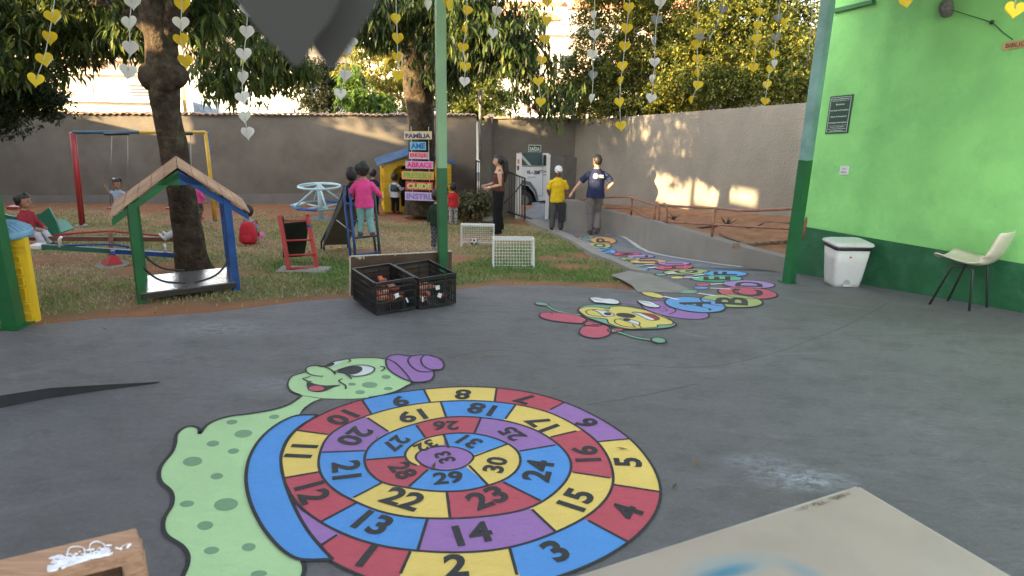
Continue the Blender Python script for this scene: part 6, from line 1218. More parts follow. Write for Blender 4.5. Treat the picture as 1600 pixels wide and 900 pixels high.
# playhouse
def playhouse(c, yaw, label):
    r = empty('plastic_playhouse', c, label, 'playhouse'); YP = mat('yellow_plastic', (.72, .46, .02), .4, .08, 5, dirt=(.5, .3, .02), dirt_amt=.4); BR = mat('blue_roof_plastic', (.06, .13, .26), .6, .15, 5, dirt=(.16, .19, .20), dirt_amt=.9); WINR = mat('red_plastic', (.35, .03, .04), .5)
    M = Matrix.Translation(c) @ Matrix.Rotation(yaw, 4, 'Z'); W2, D2, Hh = .95, .62, 1.60
    def fin(mb, name, m, par=r): bmesh.ops.transform(mb.b, matrix=M, verts=mb.b.verts); return mb.build(name, m, par)
    # front wall with arched door
    def arch_wall(x0, x1, y, ax, aw, ah, hl, th=.06):
        mb = MB(); arc = [(ax-aw, 0)]+[(ax+math.cos(t)*aw, ah-aw+math.sin(t)*aw) for t in np.linspace(PI, 0, 12)]+[(ax+aw, 0)]
        top = [(x1, 0), (x1, hl), (0, hl+.28), (x0, hl), (x0, 0)]
        poly = [(x, y, z) for x, z in arc]+[(x, y, z) for x, z in top]; mb.prism([Vector(p) for p in poly], (0, th, 0)); return mb
    fin(arch_wall(-W2, W2, -D2, -.40, .30, 1.30, Hh-.28), 'front_wall', YP); fin(arch_wall(-W2, W2, D2-.06, 0, .3, .9, Hh-.28), 'back_wall', YP)
    mb = MB(); 
    for x in (-W2+.02, W2-.08): mb.box((x+.03, 0, .22), (.06, D2*2-.1, .44)); mb.box((x+.03, 0, 1.08), (.06, D2*2-.1, .16)); mb.box((x+.03, -D2+.12, .7), (.06, .2, .7)); mb.box((x+.03, D2-.12, .7), (.06, .2, .7))
    fin(mb, 'side_wall', YP); mb = MB()
    for s in (-1, 1):
        for i in range(13): mb.box((s*(W2-.11) if s < 0 else W2-.11, -D2-.01, .06+i*.095), (.19+.02*(i % 2), .03, .078), None, .012)
    for t in np.linspace(PI, 0, 14): mb.box((-.40+math.cos(t)*.35, -D2-.01, 1.0+math.sin(t)*.35), (.08, .03, .06), Euler((0, -t+PI/2, 0)).to_matrix(), .01)
    for i in range(14): mb.box((-.02, -D2-.005, 1.2+i*.0), (.9, .01, .006))
    fin(mb, 'brick_trim', YP)
    for s in (-1, 1):
        mb = MB(); q = [Vector((0, -D2-.12, Hh+.06)), Vector((s*(W2+.14), -D2-.12, Hh-.30)), Vector((s*(W2+.14), D2+.12, Hh-.30)), Vector((0, D2+.12, Hh+.06))]; mb.slab(q, .05, up_)
        for i in range(7): t = (i+.5)/7; a = q[0].lerp(q[3], t)+up_*.055; b = q[1].lerp(q[2], t)+up_*.055; mb.bar(a, b, .03, .02)
        fin(mb, 'roof', BR)
    mb = MB(); mb.box((0, 0, .03), (W2*2, D2*2, .05)); fin(mb, 'floor', YP); mb = MB(); mb.box((W2-.02, 0, .75), (.03, .9, .5)); fin(mb, 'shutter', WINR); return M
phc = onto(G(613, 323)); phc = Vector((P(648, 300, 20.1).x, 20.25, gz(20.3))); PHM = playhouse(phc, .25, 'yellow plastic playhouse with a blue roof and arched door beside the big trunk')
# second playhouse fragment at the left edge
Yq = G(30, 505).y+.18; q0, q1 = onto(G(59, 503)), onto(G(8, 506)); lp = empty('left_play_table', q0, 'yellow moulded plastic play panel under a ribbed blue oval top at the left edge', 'play table'); YP = MC['yellow_plastic']
t0_, t1_ = P(38, 372, q0.y+.05), P(-10, 378, q0.y+.02); mb = MB(); mb.slab([q0, q1-Vector((.2, 0, 0)), t1_-Vector((.2, 0, 0)), t0_], .05, (0, 1, 0)); mb.build('panel', YP, lp)
nn = Vector((0, -1, 0)); pu = (t0_-q0); pr = (q1-q0).normalized()
def pp(a, b): return q0+pu*b+pr*a*.5-Vector((0, .012, 0))
mb = MB()
for i in range(20): b = .28+i*.026; mb.bar(pp(.56, b), pp(.42, b+.004), .012, .03, up=nn)
for (a, b, w, h) in ((.16, .03, .22, .08), (.16, .13, .2, .1), (.14, .26, .1, .16), (.26, .30, .09, .1), (.14, .45, .09, .10), (.26, .43, .08, .12), (.15, .58, .12, .08), (.28, .6, .08, .14), (.2, .72, .2, .07), (.12, .86, .26, .06), (.5, .05, .2, .1)):
    a_, b_ = pp(a-w/2, b), pp(a+w/2, b)
    for s in (0, 1): mb.bar(pp(a-w/2, b+h*s), pp(a+w/2, b+h*s), .010, .02, up=nn)
    mb.bar(pp(a-w/2, b), pp(a-w/2, b+h), .010, .02, up=nn)
mb.build('moulding', YP, lp); cT = P(-6, 361, q0.y+.12); mb = MB(); BRM = mat('ribbed_blue_plastic', (.16, .32, .46), .5, .12, 5, dirt=(.3, .42, .5), dirt_amt=.5)
loft(mb, [[cT+Vector((math.cos(t)*a, math.sin(t)*a*.8, z)) for t in np.linspace(0, 2*PI, 37)[:-1]] for a, z in ((.22, -.05), (.272, -.045), (.285, -.02), (.27, .02), (.18, .065), (.05, .085))])
for t in np.linspace(0, 2*PI, 33)[:-1]: mb.tube([cT+Vector((math.cos(t)*.06, math.sin(t)*.05, .088)), cT+Vector((math.cos(t)*.18, math.sin(t)*.144, .066)), cT+Vector((math.cos(t)*.27, math.sin(t)*.216, .022))], .006, 5)
mb.build('oval_top', BRM, lp)
# green slide behind the girl
gs = empty('green_slide', P(75, 360, 12.), 'green moulded toddler slide lying behind the girl in the red hoodie', 'slide'); GP = mat('green_plastic', (.02, .17, .10), .4, .12)
Yg = 12.4; pts = [P(4, 347, Yg), P(26, 350, Yg-.05), P(50, 351, Yg-.1), P(72, 343, Yg-.15), P(82, 334, Yg-.2)]
mb = MB()
for dy, m_ in ((0, 0), (.42, 0)):
    a = [P(u, v, Yg+dy-i*.05) for i, (u, v) in enumerate(((2, 334), (20, 338), (46, 340), (66, 332), (76, 324), (88, 346), (94, 364)))]; b = [P(u, v, Yg+dy-i*.05) for i, (u, v) in enumerate(((2, 352), (20, 362), (46, 366), (62, 368), (72, 366), (84, 368), (94, 369)))]
    mb.prism(a+b[::-1], (0, .04, 0))
bedp = [P(2, 346, Yg), P(30, 354, Yg-.1), P(56, 356, Yg-.15), P(78, 352, Yg-.2), P(92, 366, Yg-.3)]
for x, y in zip(bedp, bedp[1:]): mb.slab([x, y, y+Vector((0, .42, 0)), x+Vector((0, .42, 0))], .03)
mb.build('body', GP, gs); mb = MB(); mb.box(P(24, 324, Yg+.1), (.2, .2, .06), None, .02); mb.build('top_cap', REDP, gs)
# word boards on the trunk
WB = [('FAMÍLIA', (632, 205.5, 674, 217.5), (.62, .55, .33), (.06, .04, .16), -.02), ('AME', (641, 222, 665, 234), (.22, .50, .62), (.02, .13, .40), -.01), ('BEIJE', (639.5, 238, 669.5, 248.5), (.55, .50, .58), (.75, .06, .10), .0), ('ABRACE', (634, 252, 676.5, 263.5), (.60, .42, .62), (.80, .03, .22), 0), ('PRESERV', (628, 268, 677.5, 280.5), (.78, .36, .10), (.16, .42, .10), .01), ('CUIDE', (634, 284.5, 676, 297), (.72, .06, .12), (.35, .75, .15), .01), ('INSTRU', (633, 300.5, 680, 313.5), (.55, .50, .66), (.32, .18, .55), .015)]
ft = P(656, 260, Y2-.62)
for t, (u0, v0, u1, v1), cb, cl_, tilt in WB:
    c = P((u0+u1)/2, (v0+v1)/2, Y2-.62-.0); w = (u1-u0)*c.y/FPX/math.cos(PITCH)*.97; h = (v1-v0)*c.y/FPX
    ex = Vector((math.cos(-tilt), 0, math.sin(-tilt))); ez = Vector((-math.sin(-tilt), 0, math.cos(-tilt))); r = empty('word_board', c, 'painted board reading %s hung on the big trunk' % t, 'board', 'word boards hanging on the trunk')
    mb = MB(); mb.slab([c-ex*w/2-ez*h/2, c+ex*w/2-ez*h/2, c+ex*w/2+ez*h/2, c-ex*w/2+ez*h/2], .02, (0, 1, 0)); mb.build('board', mat('board_'+t.lower().replace('í', 'i'), cb, .8, .15, 8, dirt=tuple(x*.6 for x in cb), dirt_amt=.5), r)
    text_on(t, c, ex, ez, w*.9, h*.72, mat('letters_'+t.lower().replace('í', 'i'), cl_, .7, .1), r, .004, bold=.045)
for s in (-.22, .22): mb = MB(); a = P(656, 204, Y2-.6)+Vector((s, 0, .1)); mb.tube([a, a-up_*(P(656, 204, Y2-.6).z-P(656, 314, Y2-.6).z)], .006, 5); tag(mb.build('twine', STR), '%s thin cord stringing the word boards together' % ('left' if s < 0 else 'right'), 'cord')
# leafy cuttings
lc = onto(Vector((P(733, 320, 18.3).x, 18.3, 0))); lt = empty('leafy_bush', lc, 'low heap-like bush with drying leaves behind the woman by the railing', 'bush'); 
leaves('foliage', clumps(rng, [(738, 317, lc.y+.2, 28, 12, .4, 1.5), (754, 324, lc.y, 20, 8, .3, .8), (722, 320, lc.y+.2, 16, 8, .3, .5)], 26, 4, .12), .17, .06, [(.10, .12, .04), (.16, .15, .07), (.06, .085, .03), (.22, .18, .09)], lt, rng, .1, 7, .1, wilt=.6)
mb = MB(); 
for k in range(7): a = lc+Vector((rng.uniform(-.5, .5), rng.uniform(0, .3), 0)); mb.tube([a, a+Vector((rng.uniform(-.3, .3), rng.uniform(-.1, .2), .35))], [.012, .006], 5)
mb.build('stems', BARK, lt)
mb = MB(); p = lc+Vector((.55, -.1, .06)); mb.sph(p, (.2, .14, .09), 10); mb.sph(p+Vector((.22, .05, -.02)), (.13, .1, .07), 10); tag(mb.build('rock', mat('pale_rock', (.3, .27, .22), .9, .3, 8, .02, 12), None, True, .04), 'pale rock at the foot of the leafy bush', 'rock')
# black hose and dead stems on the soil bed
mb = MB(); mb.tube(smooth([GB(u, v) for u, v in ((1043, 352), (1090, 356), (1130, 352), (1170, 357), (1200, 348), (1236, 350))], 6), .016, 7); tag(mb.build('garden_hose', PLB), 'dark hose lying across the red soil bed', 'hose')
mb = MB(); mb.tube(smooth([GB(u, v) for u, v in ((1125, 366), (1135, 372), (1150, 377), (1170, 382))], 5), .02, 7); tag(mb.build('hose_end', PLB), 'short dark hose piece beside the brick edging', 'hose')
for (u, v, hh) in ((1052, 343, .13), (1136, 352, .18)):
    p = GB(u, v); mb = MB()
    for k in range(9): mb.tube([p, p+Vector((rng.uniform(-.14, .14), rng.uniform(-.1, .1), hh*rng.uniform(.5, 1)))], [.012, .004], 5)
    tag(mb.build('dead_shrub', mat('dead_stem', (.06, .04, .03), .9)), 'dead dark plant stub on the soil bed, %s' % ('left one near the rail bends' if u < 1100 else 'right one near the middle rail post'), 'shrub')
# truck in the street
Yt = 23.6; tk = empty('white_truck', (P(850, 320, Yt).x, Yt, -2.5), 'white truck parked in the street, seen through the gateway, marked VL - 208', 'truck'); TW = mat('truck_white', (.62, .63, .64), .3, .04, 3); TG = mat('truck_glass', (.05, .08, .09), .08, .1, spec=.8); TR = mat('tyre', (.02, .02, .02), .8)
wc = P(817.5, 313, Yt); rw_ = .32; zt0 = wc.z
q = lambda u, v: P(u, v, Yt)
body_p = [(770, 325), (770, 258), (786, 250), (806, 222), (862, 218), (940, 218), (940, 312), (850, 314), (838, 314), (835, 300), (826, 289), (812, 287), (802, 296), (799, 318)]
mb = MB(); mb.prism([q(u, v) for u, v in body_p], (0, 1.9, 0)); bmesh.ops.bevel(mb.b, geom=[e for e in mb.b.edges if e.calc_length() > .3], offset=.03, segments=2, affect='EDGES'); mb.build('body', TW, tk)
mb = MB(); mb.prism([q(u, v)-Vector((0, .02, 0)) for u, v in ((815, 258), (815, 226), (847, 226), (847, 258.5))], (0, .03, 0)); mb.build('window', TG, tk); mb = MB(); mb.prism([q(u, v)-Vector((0, .03, 0)) for u, v in ((815, 246), (815, 241), (831, 258.5), (826, 258.5))], (0, .02, 0)); mb.build('painted_reflection', mat('window_reflection', (.4, .45, .35), .3), tk)  # pale strip painted as a reflection on the truck glass
mb = MB(); mb.box(q(851, 250)-Vector((0, .12, 0)), (.10, .12, .36), None, .03); mb.build('mirror', PLB, tk)
mb = MB(); mb.prism([q(u, v)-Vector((0, .03, 0)) for u, v in ((799, 318), (802, 296), (812, 287), (826, 289), (835, 300), (838, 314), (842, 314), (838, 297), (829, 284), (812, 281), (800, 288), (795, 300), (794, 318))], (0, .2, 0)); mb.build('wheel_arch', mat('grey_arch', (.12, .13, .14), .7), tk)
mb = MB(); mb.prism([q(u, v)+Vector((0, .28, 0)) for u, v in ((795, 322), (798, 284), (842, 284), (842, 318))], (0, .05, 0)); mb.build('wheel_well', TR, tk); mb = MB(); mb.tube([wc+Vector((0, -.02, 0)), wc+Vector((0, .24, 0))], rw_, 28); tyr = mb.build('tyre', TR, tk); mb = MB(); mb.tube([wc+Vector((0, -.03, 0)), wc+Vector((0, .0, 0))], rw_*.58, 20); mb.build('rim', mat('wheel_rim', (.16, .14, .12), .6), tyr)
wc2 = wc+Vector((2.9, 0, 0)); mb = MB(); mb.tube([wc2+Vector((0, -.02, 0)), wc2+Vector((0, .24, 0))], rw_, 28); mb.build('tyre', TR, tk)
mb = MB(); mb.box(q(868, 313)+Vector((0, .1, 0)), (1.1, .2, .2)); mb.build('step', mat('black_sill', (.03, .03, .035), .7), tk)
text_on('VL - 208', q(833, 269)-Vector((0, .01, 0)), (1, 0, 0), (0, 0, 1), .44, .125, DARKM, tk, .004, bold=.04); mb = MB(); mb.box(q(831, 276.5)-Vector((0, .012, 0)), (.28, .012, .02)); mb.box(q(852, 268)-Vector((0, .012, 0)), (.14, .012, .05)); mb.box(q(852, 273)-Vector((0, .012, 0)), (.14, .012, .02)); mb.build('decal', mat('grey_decal', (.25, .27, .27), .6), tk)
mb = MB()
for a_, b_ in (((813, 259.5), (813, 282)), ((848, 224), (848, 306)), ((813, 259.5), (848, 260)), ((838, 306), (848, 306))): mb.bar(q(*a_)-Vector((0, .005, 0)), q(*b_)-Vector((0, .005, 0)), .02, .02)
mb.box(q(845, 266)-Vector((0, .02, 0)), (.1, .03, .035)); mb.build('door_seam', mat('grey_decal', (.25, .27, .27), .6), tk)
# power line over the street, dry leaves on the ground
mb = MB(); mb.tube(smooth([P(560, 20, 42), P(740, 36, 42), P(900, 37, 42), P(1300, 10, 42)], 6), .03, 5); tag(mb.build('power_line', DARKM), 'dark power line crossing the bright gap above the hillside houses', 'power line')
rl_ = np.random.default_rng(21); lv = []; lf = []; lcx = []
for _ in range(420):
    x = rl_.uniform(-9, 1.5); y = rl_.uniform(5.0, 18) if rl_.random() < .8 else rl_.uniform(3.2, 7.5)
    if x < -.76*y: continue
    z = gz(y)+.012; a = rl_.uniform(0, 2*PI); L_ = rl_.uniform(.02, .055); w_ = L_*.22; d = np.array([math.cos(a), math.sin(a), rl_.uniform(-.1, .35)]); sd_ = np.array([-math.sin(a), math.cos(a), rl_.uniform(-.3, .3)]); c = np.array([x, y, z+.006]); i0 = len(lv)
    on_patio = y < edge_y(x)
    if on_patio and rl_.random() < .8: continue
    lv += [c-d*L_, c+sd_*w_, c+d*L_, c-sd_*w_]; lf += [(i0, i0+1, i0+2), (i0, i0+2, i0+3)]; k_ = rl_.uniform(.6, 1.4); col = [(.22, .12, .05, 1), (.30, .20, .07, 1), (.14, .08, .04, 1)][rl_.integers(3)]; lcx += [(col[0]*k_, col[1]*k_, col[2]*k_, 1)]*4
me = bpy.data.meshes.new('fallen_leaves'); me.from_pydata([tuple(v) for v in lv], [], lf); a = me.color_attributes.new('tint', 'FLOAT_COLOR', 'POINT'); a.data.foreach_set('color', np.array(lcx, 'f').ravel()); me.materials.append(LEAF); tag(link('fallen_leaves', me), kind='stuff')
# meter box low on the ramp wall
mb = MB(); a = G(873, 362); p0_ = P(878.5, 332, rw_b[0].y-.1); mb.box((p0_.x, rw_b[0].y+.05, p0_.z), (.16, .2, .42)); tag(mb.build('dark_box', PLB), 'dark box in the corner behind the man in yellow', 'box')

# ================================================================ PEOPLE
SK = {'a': mat('skin_brown', (.38, .20, .125), .55, .05, spec=.3), 'b': mat('skin_tan', (.50, .29, .19), .55, .05, spec=.3), 'c': mat('skin_dark', (.16, .075, .045), .55, .05, spec=.3)}
HAIR = mat('dark_hair', (.012, .009, .008), .5, .3, 40, .003, 90); EYEM = mat('eye_dark', (.02, .015, .012), .2); LIP = mat('lip', (.28, .09, .07), .5)
def cloth(name, c, var=.14, check=None):
    if name in MC: return MC[name]
    m = mat(name, c, .9, var, 14, .006, 16, spec=.15)
    if check:
        n = m.node_tree; p = n.nodes['Principled BSDF']; tc = n.nodes.new('ShaderNodeTexCoord'); ck = n.nodes.new('ShaderNodeTexNoise' if check[0] == 'blot' else 'ShaderNodeTexChecker'); ck.inputs['Scale'].default_value = check[1]; n.links.new(tc.outputs['Object'], ck.inputs['Vector'])
        mx = n.nodes.new('ShaderNodeMix'); mx.data_type = 'RGBA'; mx.inputs[6].default_value = (*c, 1); mx.inputs[7].default_value = (*check[2], 1)
        if check[0] == 'blot':
            r = n.nodes.new('ShaderNodeMapRange'); r.inputs[1].default_value = .48; r.inputs[2].default_value = .54; n.links.new(ck.outputs[0], r.inputs[0]); n.links.new(r.outputs[0], mx.inputs[0])
        else: n.links.new(ck.outputs['Fac'], mx.inputs[0])
        n.links.new(mx.outputs[2], p.inputs['Base Color'])
    return m
def vox(mb, size, name, mats, parent, M, wr=0., extra=None):
    bmesh.ops.recalc_face_normals(mb.b, faces=mb.b.faces); me = bpy.data.meshes.new('tmp'); mb.b.to_mesh(me); mb.b.free(); o = bpy.data.objects.new('tmp', me); C.objects.link(o)
    md = o.modifiers.new('r', 'REMESH'); md.mode = 'VOXEL'; md.voxel_size = size; s = o.modifiers.new('s', 'SMOOTH'); s.factor = .5; s.iterations = 3
    dg = bpy.context.evaluated_depsgraph_get(); dg.update(); m2 = bpy.data.meshes.new_from_object(o.evaluated_get(dg)); bpy.data.objects.remove(o); bpy.data.meshes.remove(me)
    b = bmesh.new(); b.from_mesh(m2); bpy.data.meshes.remove(m2)
    if wr:
        b.normal_update()
        for v in b.verts: v.co += v.normal*(wr*noise.noise(Vector((v.co.x*16, v.co.y*16, v.co.z*26))) + wr*.6*noise.noise(v.co*40))
    if extra: extra(b)
    bmesh.ops.transform(b, matrix=M, verts=b.verts)
    for f in b.faces: f.smooth = True
    me = bpy.data.meshes.new(name); b.to_mesh(me); b.free()
    for m in (mats if isinstance(mats, list) else [mats]): me.materials.append(m)
    return link(name, me, parent)
AD = dict(hip=(.052, 0, .53), knee=(.055, .012, .285), ankle=(.055, -.01, .045), pelvis=(0, 0, .53), waist=(0, .0, .62), chest=(0, 0, .73), neckb=(0, -.005, .835), neck=(0, 0, .86), head=(0, .015, .93), sh=(.098, 0, .785), el=(.125, -.012, .63), wr=(.128, .03, .475))
KD = dict(hip=(.055, 0, .46), knee=(.06, .012, .25), ankle=(.06, -.01, .045), pelvis=(0, 0, .465), waist=(0, .0, .55), chest=(0, 0, .655), neckb=(0, -.005, .765), neck=(0, 0, .79), head=(0, .012, .885), sh=(.092, 0, .71), el=(.128, -.01, .585), wr=(.135, .03, .455))
def person(label, o, fwd, H, kid=False, skin='a', pose=None, drop=0., lean=0., head=(0, 0), top=None, sleeve='short', hem=None, legs=None, flare=0., shoes=None, hair='short', tank=False, stout=1., extra=None, footless=False):
    J0 = KD if kid else AD; J = {}
    for k, v in J0.items():
        if k in ('hip', 'knee', 'ankle', 'sh', 'el', 'wr'): J[k+'R'] = Vector(v); J[k+'L'] = Vector((-v[0], v[1], v[2]))
        else: J[k] = Vector(v)
    if lean:
        pv_ = J['pelvis'].copy(); Rm = Matrix.Rotation(-lean, 3, 'X')
        for k in J:
            if k[:-1] not in ('hip', 'knee', 'ankle') and k != 'pelvis': J[k] = pv_+Rm @ (J[k]-pv_)
    for k in J: J[k].z -= drop
    for k, v in (pose or {}).items(): J[k] = Vector(v)
    J = {k: v*H for k, v in J.items()}; h = H
    fwd = Vector((fwd[0], fwd[1], 0)).normalized(); rt = Vector((fwd.y, -fwd.x, 0)); M = Matrix((rt, fwd, Vector((0, 0, 1)))).transposed().to_4x4(); M.translation = Vector(o)
    root = empty('person', Vector(o), label, 'person'); vs = .0065 if kid else .0085
    t = 1.12 if kid else 1.; t *= stout
    spine = [J['pelvis']-Vector((0, 0, .035*h)), J['pelvis'], J['waist'], J['chest'], J['chest'].lerp(J['neckb'], .5), J['neckb'].lerp(J['chest'], .14), J['neck']]
    rad_ = [(.07, .055), (.088, .062), (.074, .052), (.088, .06), (.086, .054), (.056, .040), (.03, .03)]
    X = (1, 0, 0)
    def torso(mb, inf=0., sc=1., upto=7, lo=0): mb.tube(spine[lo:upto], [((a*t+inf)*h*sc, (b*t+inf)*h*sc) for a, b in rad_[lo:upto]], 16, side=X)
    def arm(mb, s, inf=0., to=1.):
        a, b, c = J['sh'+s], J['el'+s], J['wr'+s]; pts = [a.lerp(J['chest'], .35)+Vector((0, 0, .004*h)), a+Vector((0, 0, -.012*h)), a.lerp(b, .5), b]; rr = [.026, .029, .0245, .0205]
        if to > 1: pts += [b.lerp(c, .4), b.lerp(c, to-1)]; rr += [.0225, .022-(.008*(to-1))]
        elif to < 1: pts = [pts[0], pts[1], a.lerp(b, .45), a.lerp(b, to)]; rr = [.024, .028, .028, .030]
        mb.tube(pts, [(r*t*(1.0)+inf)*h for r in rr], 10)
    def leg(mb, s, inf=0., to=2., fl=0.):
        a, b, c = J['hip'+s], J['knee'+s], J['ankle'+s]; pts = [a+Vector((0, 0, .03*h)), a-Vector((0, 0, .0)), a.lerp(b, .5), b, b.lerp(c, .35)]; rr = [.040, .046, .043, .033, .031]
        e = b.lerp(c, min(1, to-1)); pts.append(e); rr.append(.021+(.01 if inf else 0))
        mb.tube(pts, [(r*t+inf+fl*(i/5)**1.5)*h for i, r in enumerate(rr)], 12)
    hc = J['head']; hr = (.098, .088, .112) if kid else (.05, .058, .069)
    hs = h if not kid else h
    Hr = Euler((head[1], 0, head[0])).to_matrix()
    def hp_(x, y, z): return hc+Hr @ Vector((x*hr[0], y*hr[1], z*hr[2]))*hs
    if kid: hr = (.074, .082, .098)
    mb = MB(); torso(mb)
    mb.tube([J['neckb']-Vector((0, 0, .02*h)), J['neck'], hc], [.036*t*h, (.027 if kid else .029)*t*h, .03*t*h], 10)
    for s in 'LR': arm(mb, s, 0, 1.98); leg(mb, s)
    mb.sph(hc+Hr @ Vector((0, -.006*h, .012*h)), [r*hs for r in hr], 20, Hr); mb.sph(hp_(0, .26, -.40), [hr[0]*.74*hs, hr[1]*.66*hs, hr[2]*.55*hs], 14, Hr)
    mb.tube([hp_(0, .86, .18), hp_(0, 1.0, -.08), hp_(0, 1.12, -.20), hp_(0, .9, -.28)], [.05*hr[0]*hs*2, .07*hr[0]*hs*2, .095*hr[0]*hs*2, .05*hr[0]*hs*2], 8)
    for s in (-1, 1): mb.sph(hp_(s*1.0, -.08, -.05), [.1*hr[0]*hs, .22*hr[1]*hs, .28*hr[2]*hs], 8, Hr)
    # hands
    for s, sg in (('L', -1), ('R', 1)):
        a, c = J['el'+s], J['wr'+s]; d = (c-a).normalized(); side = d.cross(Vector((1, 0, 0))); side = side.normalized() if side.length > .2 else d.cross(Vector((0, 0, 1))).normalized()
        pn = side.cross(d).normalized(); hl = .052*h*(.95 if kid else 1); pc = c+d*hl*.5
        mb.tube([c-d*.005*h, c+d*hl*.45, c+d*hl*.95], [(.013*t*h, .011*h), (.021*t*h, .011*h), (.019*t*h, .009*h)], 10, side=side)
        for k in range(4):
            b0 = c+d*hl*.85+side*((k-1.5)*.0105*h*t); fl = hl*(.75, .9, .85, .62)[k]; cur = pn*sg*-1
            mb.tube([b0, b0+d*fl*.5+cur*fl*.08, b0+d*fl*.92+cur*fl*.32], [.0056*h*t, .0053*h*t, .0042*h*t], 6)
        b0 = c+d*hl*.25+side*.018*h*t; mb.tube([b0, b0+d*hl*.35+side*hl*.3, b0+d*hl*.75+side*hl*.38], [.0068*h*t, .006*h*t, .0048*h*t], 6)
    if footless or not shoes:
        for s in 'LR': a = J['ankle'+s]; mb.tube([a+Vector((0, -.02*h, -.02*h)), a+Vector((0, .04*h, -.028*h)), a+Vector((0, .09*h, -.036*h))], [.024*h, .026*h, .017*h], 8, flat=.7)
    def face(b):
        def add(c, r, mi):
            q = bmesh.ops.create_uvsphere(b, u_segments=10, v_segments=6, radius=1); bmesh.ops.transform(b, matrix=Matrix.Translation(c) @ Hr.to_4x4() @ Matrix.Diagonal((*r, 1)), verts=q['verts'])
            for f in set(f for v in q['verts'] for f in v.link_faces): f.material_index = mi
        for s in (-1, 1):
            add(hp_(s*.38, .86, .05), (.15*hr[0]*hs, .08*hr[1]*hs, .065*hr[2]*hs), 1); add(hp_(s*.40, .87, .26), (.22*hr[0]*hs, .07*hr[1]*hs, .03*hr[2]*hs), 1)
        add(hp_(0, .90, -.50), (.24*hr[0]*hs, .09*hr[1]*hs, .055*hr[2]*hs), 2)
    vox(mb, vs, 'body', [SK[skin], EYEM, LIP], root, M, extra=face)
    if top:
        mb = MB(); hz = hem if hem is not None else .03
        p0 = J['pelvis']-Vector((0, 0, hz*h)); pts = [p0, J['pelvis'], J['waist'], J['chest'], J['chest'].lerp(J['neckb'], .5)]+([] if tank else [J['neckb'].lerp(J['chest'], .14), J['neckb']+Vector((0, 0, .008*h))]); inf = .014 if sleeve == 'long' else .012
        if tank: inf = .006; pts[0] = J['pelvis']+Vector((0, 0, .03*h)); pts[1] = J['pelvis'].lerp(J['waist'], .6)
        rr = [(.100*t+inf, .074*t+inf), (.098*t+inf, .070*t+inf), (.082*t+inf*1.3, .058*t+inf*1.3), (.090*t+inf, .062*t+inf), (.086*t+inf*.8, .054*t+inf*.8)]+([] if tank else [(.058*t+inf*.6, .042*t+inf*.6), (.036*t+inf*.4, .034*t+inf*.4)])
        mb.tube(pts, [(a*h, b*h) for a, b in rr], 18, side=X)
        if not tank:
            for s in 'LR': arm(mb, s, inf*.9, {'short': .82, 'long': 1.93, 'half': 1.3}[sleeve])
        else:
            for s, sg in (('L', -1), ('R', 1)): mb.tube([J['chest']+Vector((sg*.06*h, .04*h, .03*h)), J['neckb']+Vector((sg*.055*h, 0, -.005*h)), J['chest']+Vector((sg*.06*h, -.04*h, .03*h))], .012*h, 6)
        vox(mb, vs, 'shirt', top, root, M, wr=.0035*h)
        if sleeve == 'long' and hair == 'hood': pass
    if legs:
        mb = MB(); torso_ = [J['pelvis']-Vector((0, 0, .045*h)), J['pelvis'], J['pelvis'].lerp(J['waist'], .55)]; mb.tube(torso_, [((.078*t+.01)*h, (.06*t+.01)*h), ((.09*t+.01)*h, (.064*t+.008)*h), ((.08*t+.008)*h, (.056*t+.008)*h)], 16, side=X)
        for s in 'LR': leg(mb, s, .012, 1.93, flare)
        vox(mb, vs, 'trousers', legs, root, M, wr=.004*h)
    if shoes:
        for s in 'LR':
            a = J['ankle'+s]; k = J['knee'+s]; dn = (a-k).normalized(); f = Vector((0, 1, 0)); f = (f-dn*f.dot(dn)); f = f.normalized() if f.length > .3 else Vector((0, 0, 1))
            f = (f+Vector((0, 1, 0))*.5).normalized(); up2 = f.cross(Vector((1, 0, 0))).normalized(); up2 = -up2 if up2.dot(dn) > 0 else up2
            mb = MB(); b = a-up2*.022*h; mb.tube([b-f*.035*h, b+f*.01*h, b+f*.06*h, b+f*.10*h], [(.022*t*h, .02*h), (.026*t*h, .026*h), (.028*t*h, .019*h), (.018*t*h, .012*h)], 12, side=X); mb.tube([a+Vector((0, 0, .018*h)), b], [.026*t*h, .026*t*h], 10)
            vox(mb, vs, 'shoe', shoes, root, M)
    # hair
    if hair:
        mb = MB(); c0 = hp_(0, -.12, .20); mb.sph(c0, [hr[0]*1.09*hs, hr[1]*1.08*hs, hr[2]*1.08*hs], 20, Hr)
        if hair in ('pony', 'longpony'):
            b0 = hp_(0, -1.0, .35); L_ = .30*h if hair == 'longpony' else .12*h
            mb.tube([hp_(0, -.7, .45), b0, b0+Vector((0, -.035*h, -.03*h)), b0+Vector((0, -.05*h, -L_*.5)), b0+Vector((0, -.03*h, -L_))], [.03*h, .03*h, .034*h, .034*h, .012*h], 12)
            mb.tube([hp_(-.9, .2, .3), hp_(-.95, -.2, -.2)], .012*h, 8); mb.tube([hp_(.9, .2, .3), hp_(.95, -.2, -.2)], .012*h, 8)
        if hair == 'buns':
            for s in (-1, 1): mb.sph(hp_(s*.75, -.3, .95), [.04*h]*3, 12)
        if hair == 'puffs':
            for s in (-1, 1): mb.sph(hp_(s*.65, -.75, .35), [.05*h, .05*h, .06*h], 12)
            mb.tube([hp_(-.6, -.85, .3), hp_(-.55, -1.05, -.5)], [.035*h, .02*h], 8); mb.tube([hp_(.6, -.85, .3), hp_(.55, -1.05, -.5)], [.035*h, .02*h], 8)
        if hair == 'curly': mb.sph(hp_(0, -.35, -.1), [hr[0]*1.1*hs, hr[1]*.85*hs, hr[2]*1.0*hs], 16)
        # keep the face free
        bmesh.ops.recalc_face_normals(mb.b, faces=mb.b.faces)
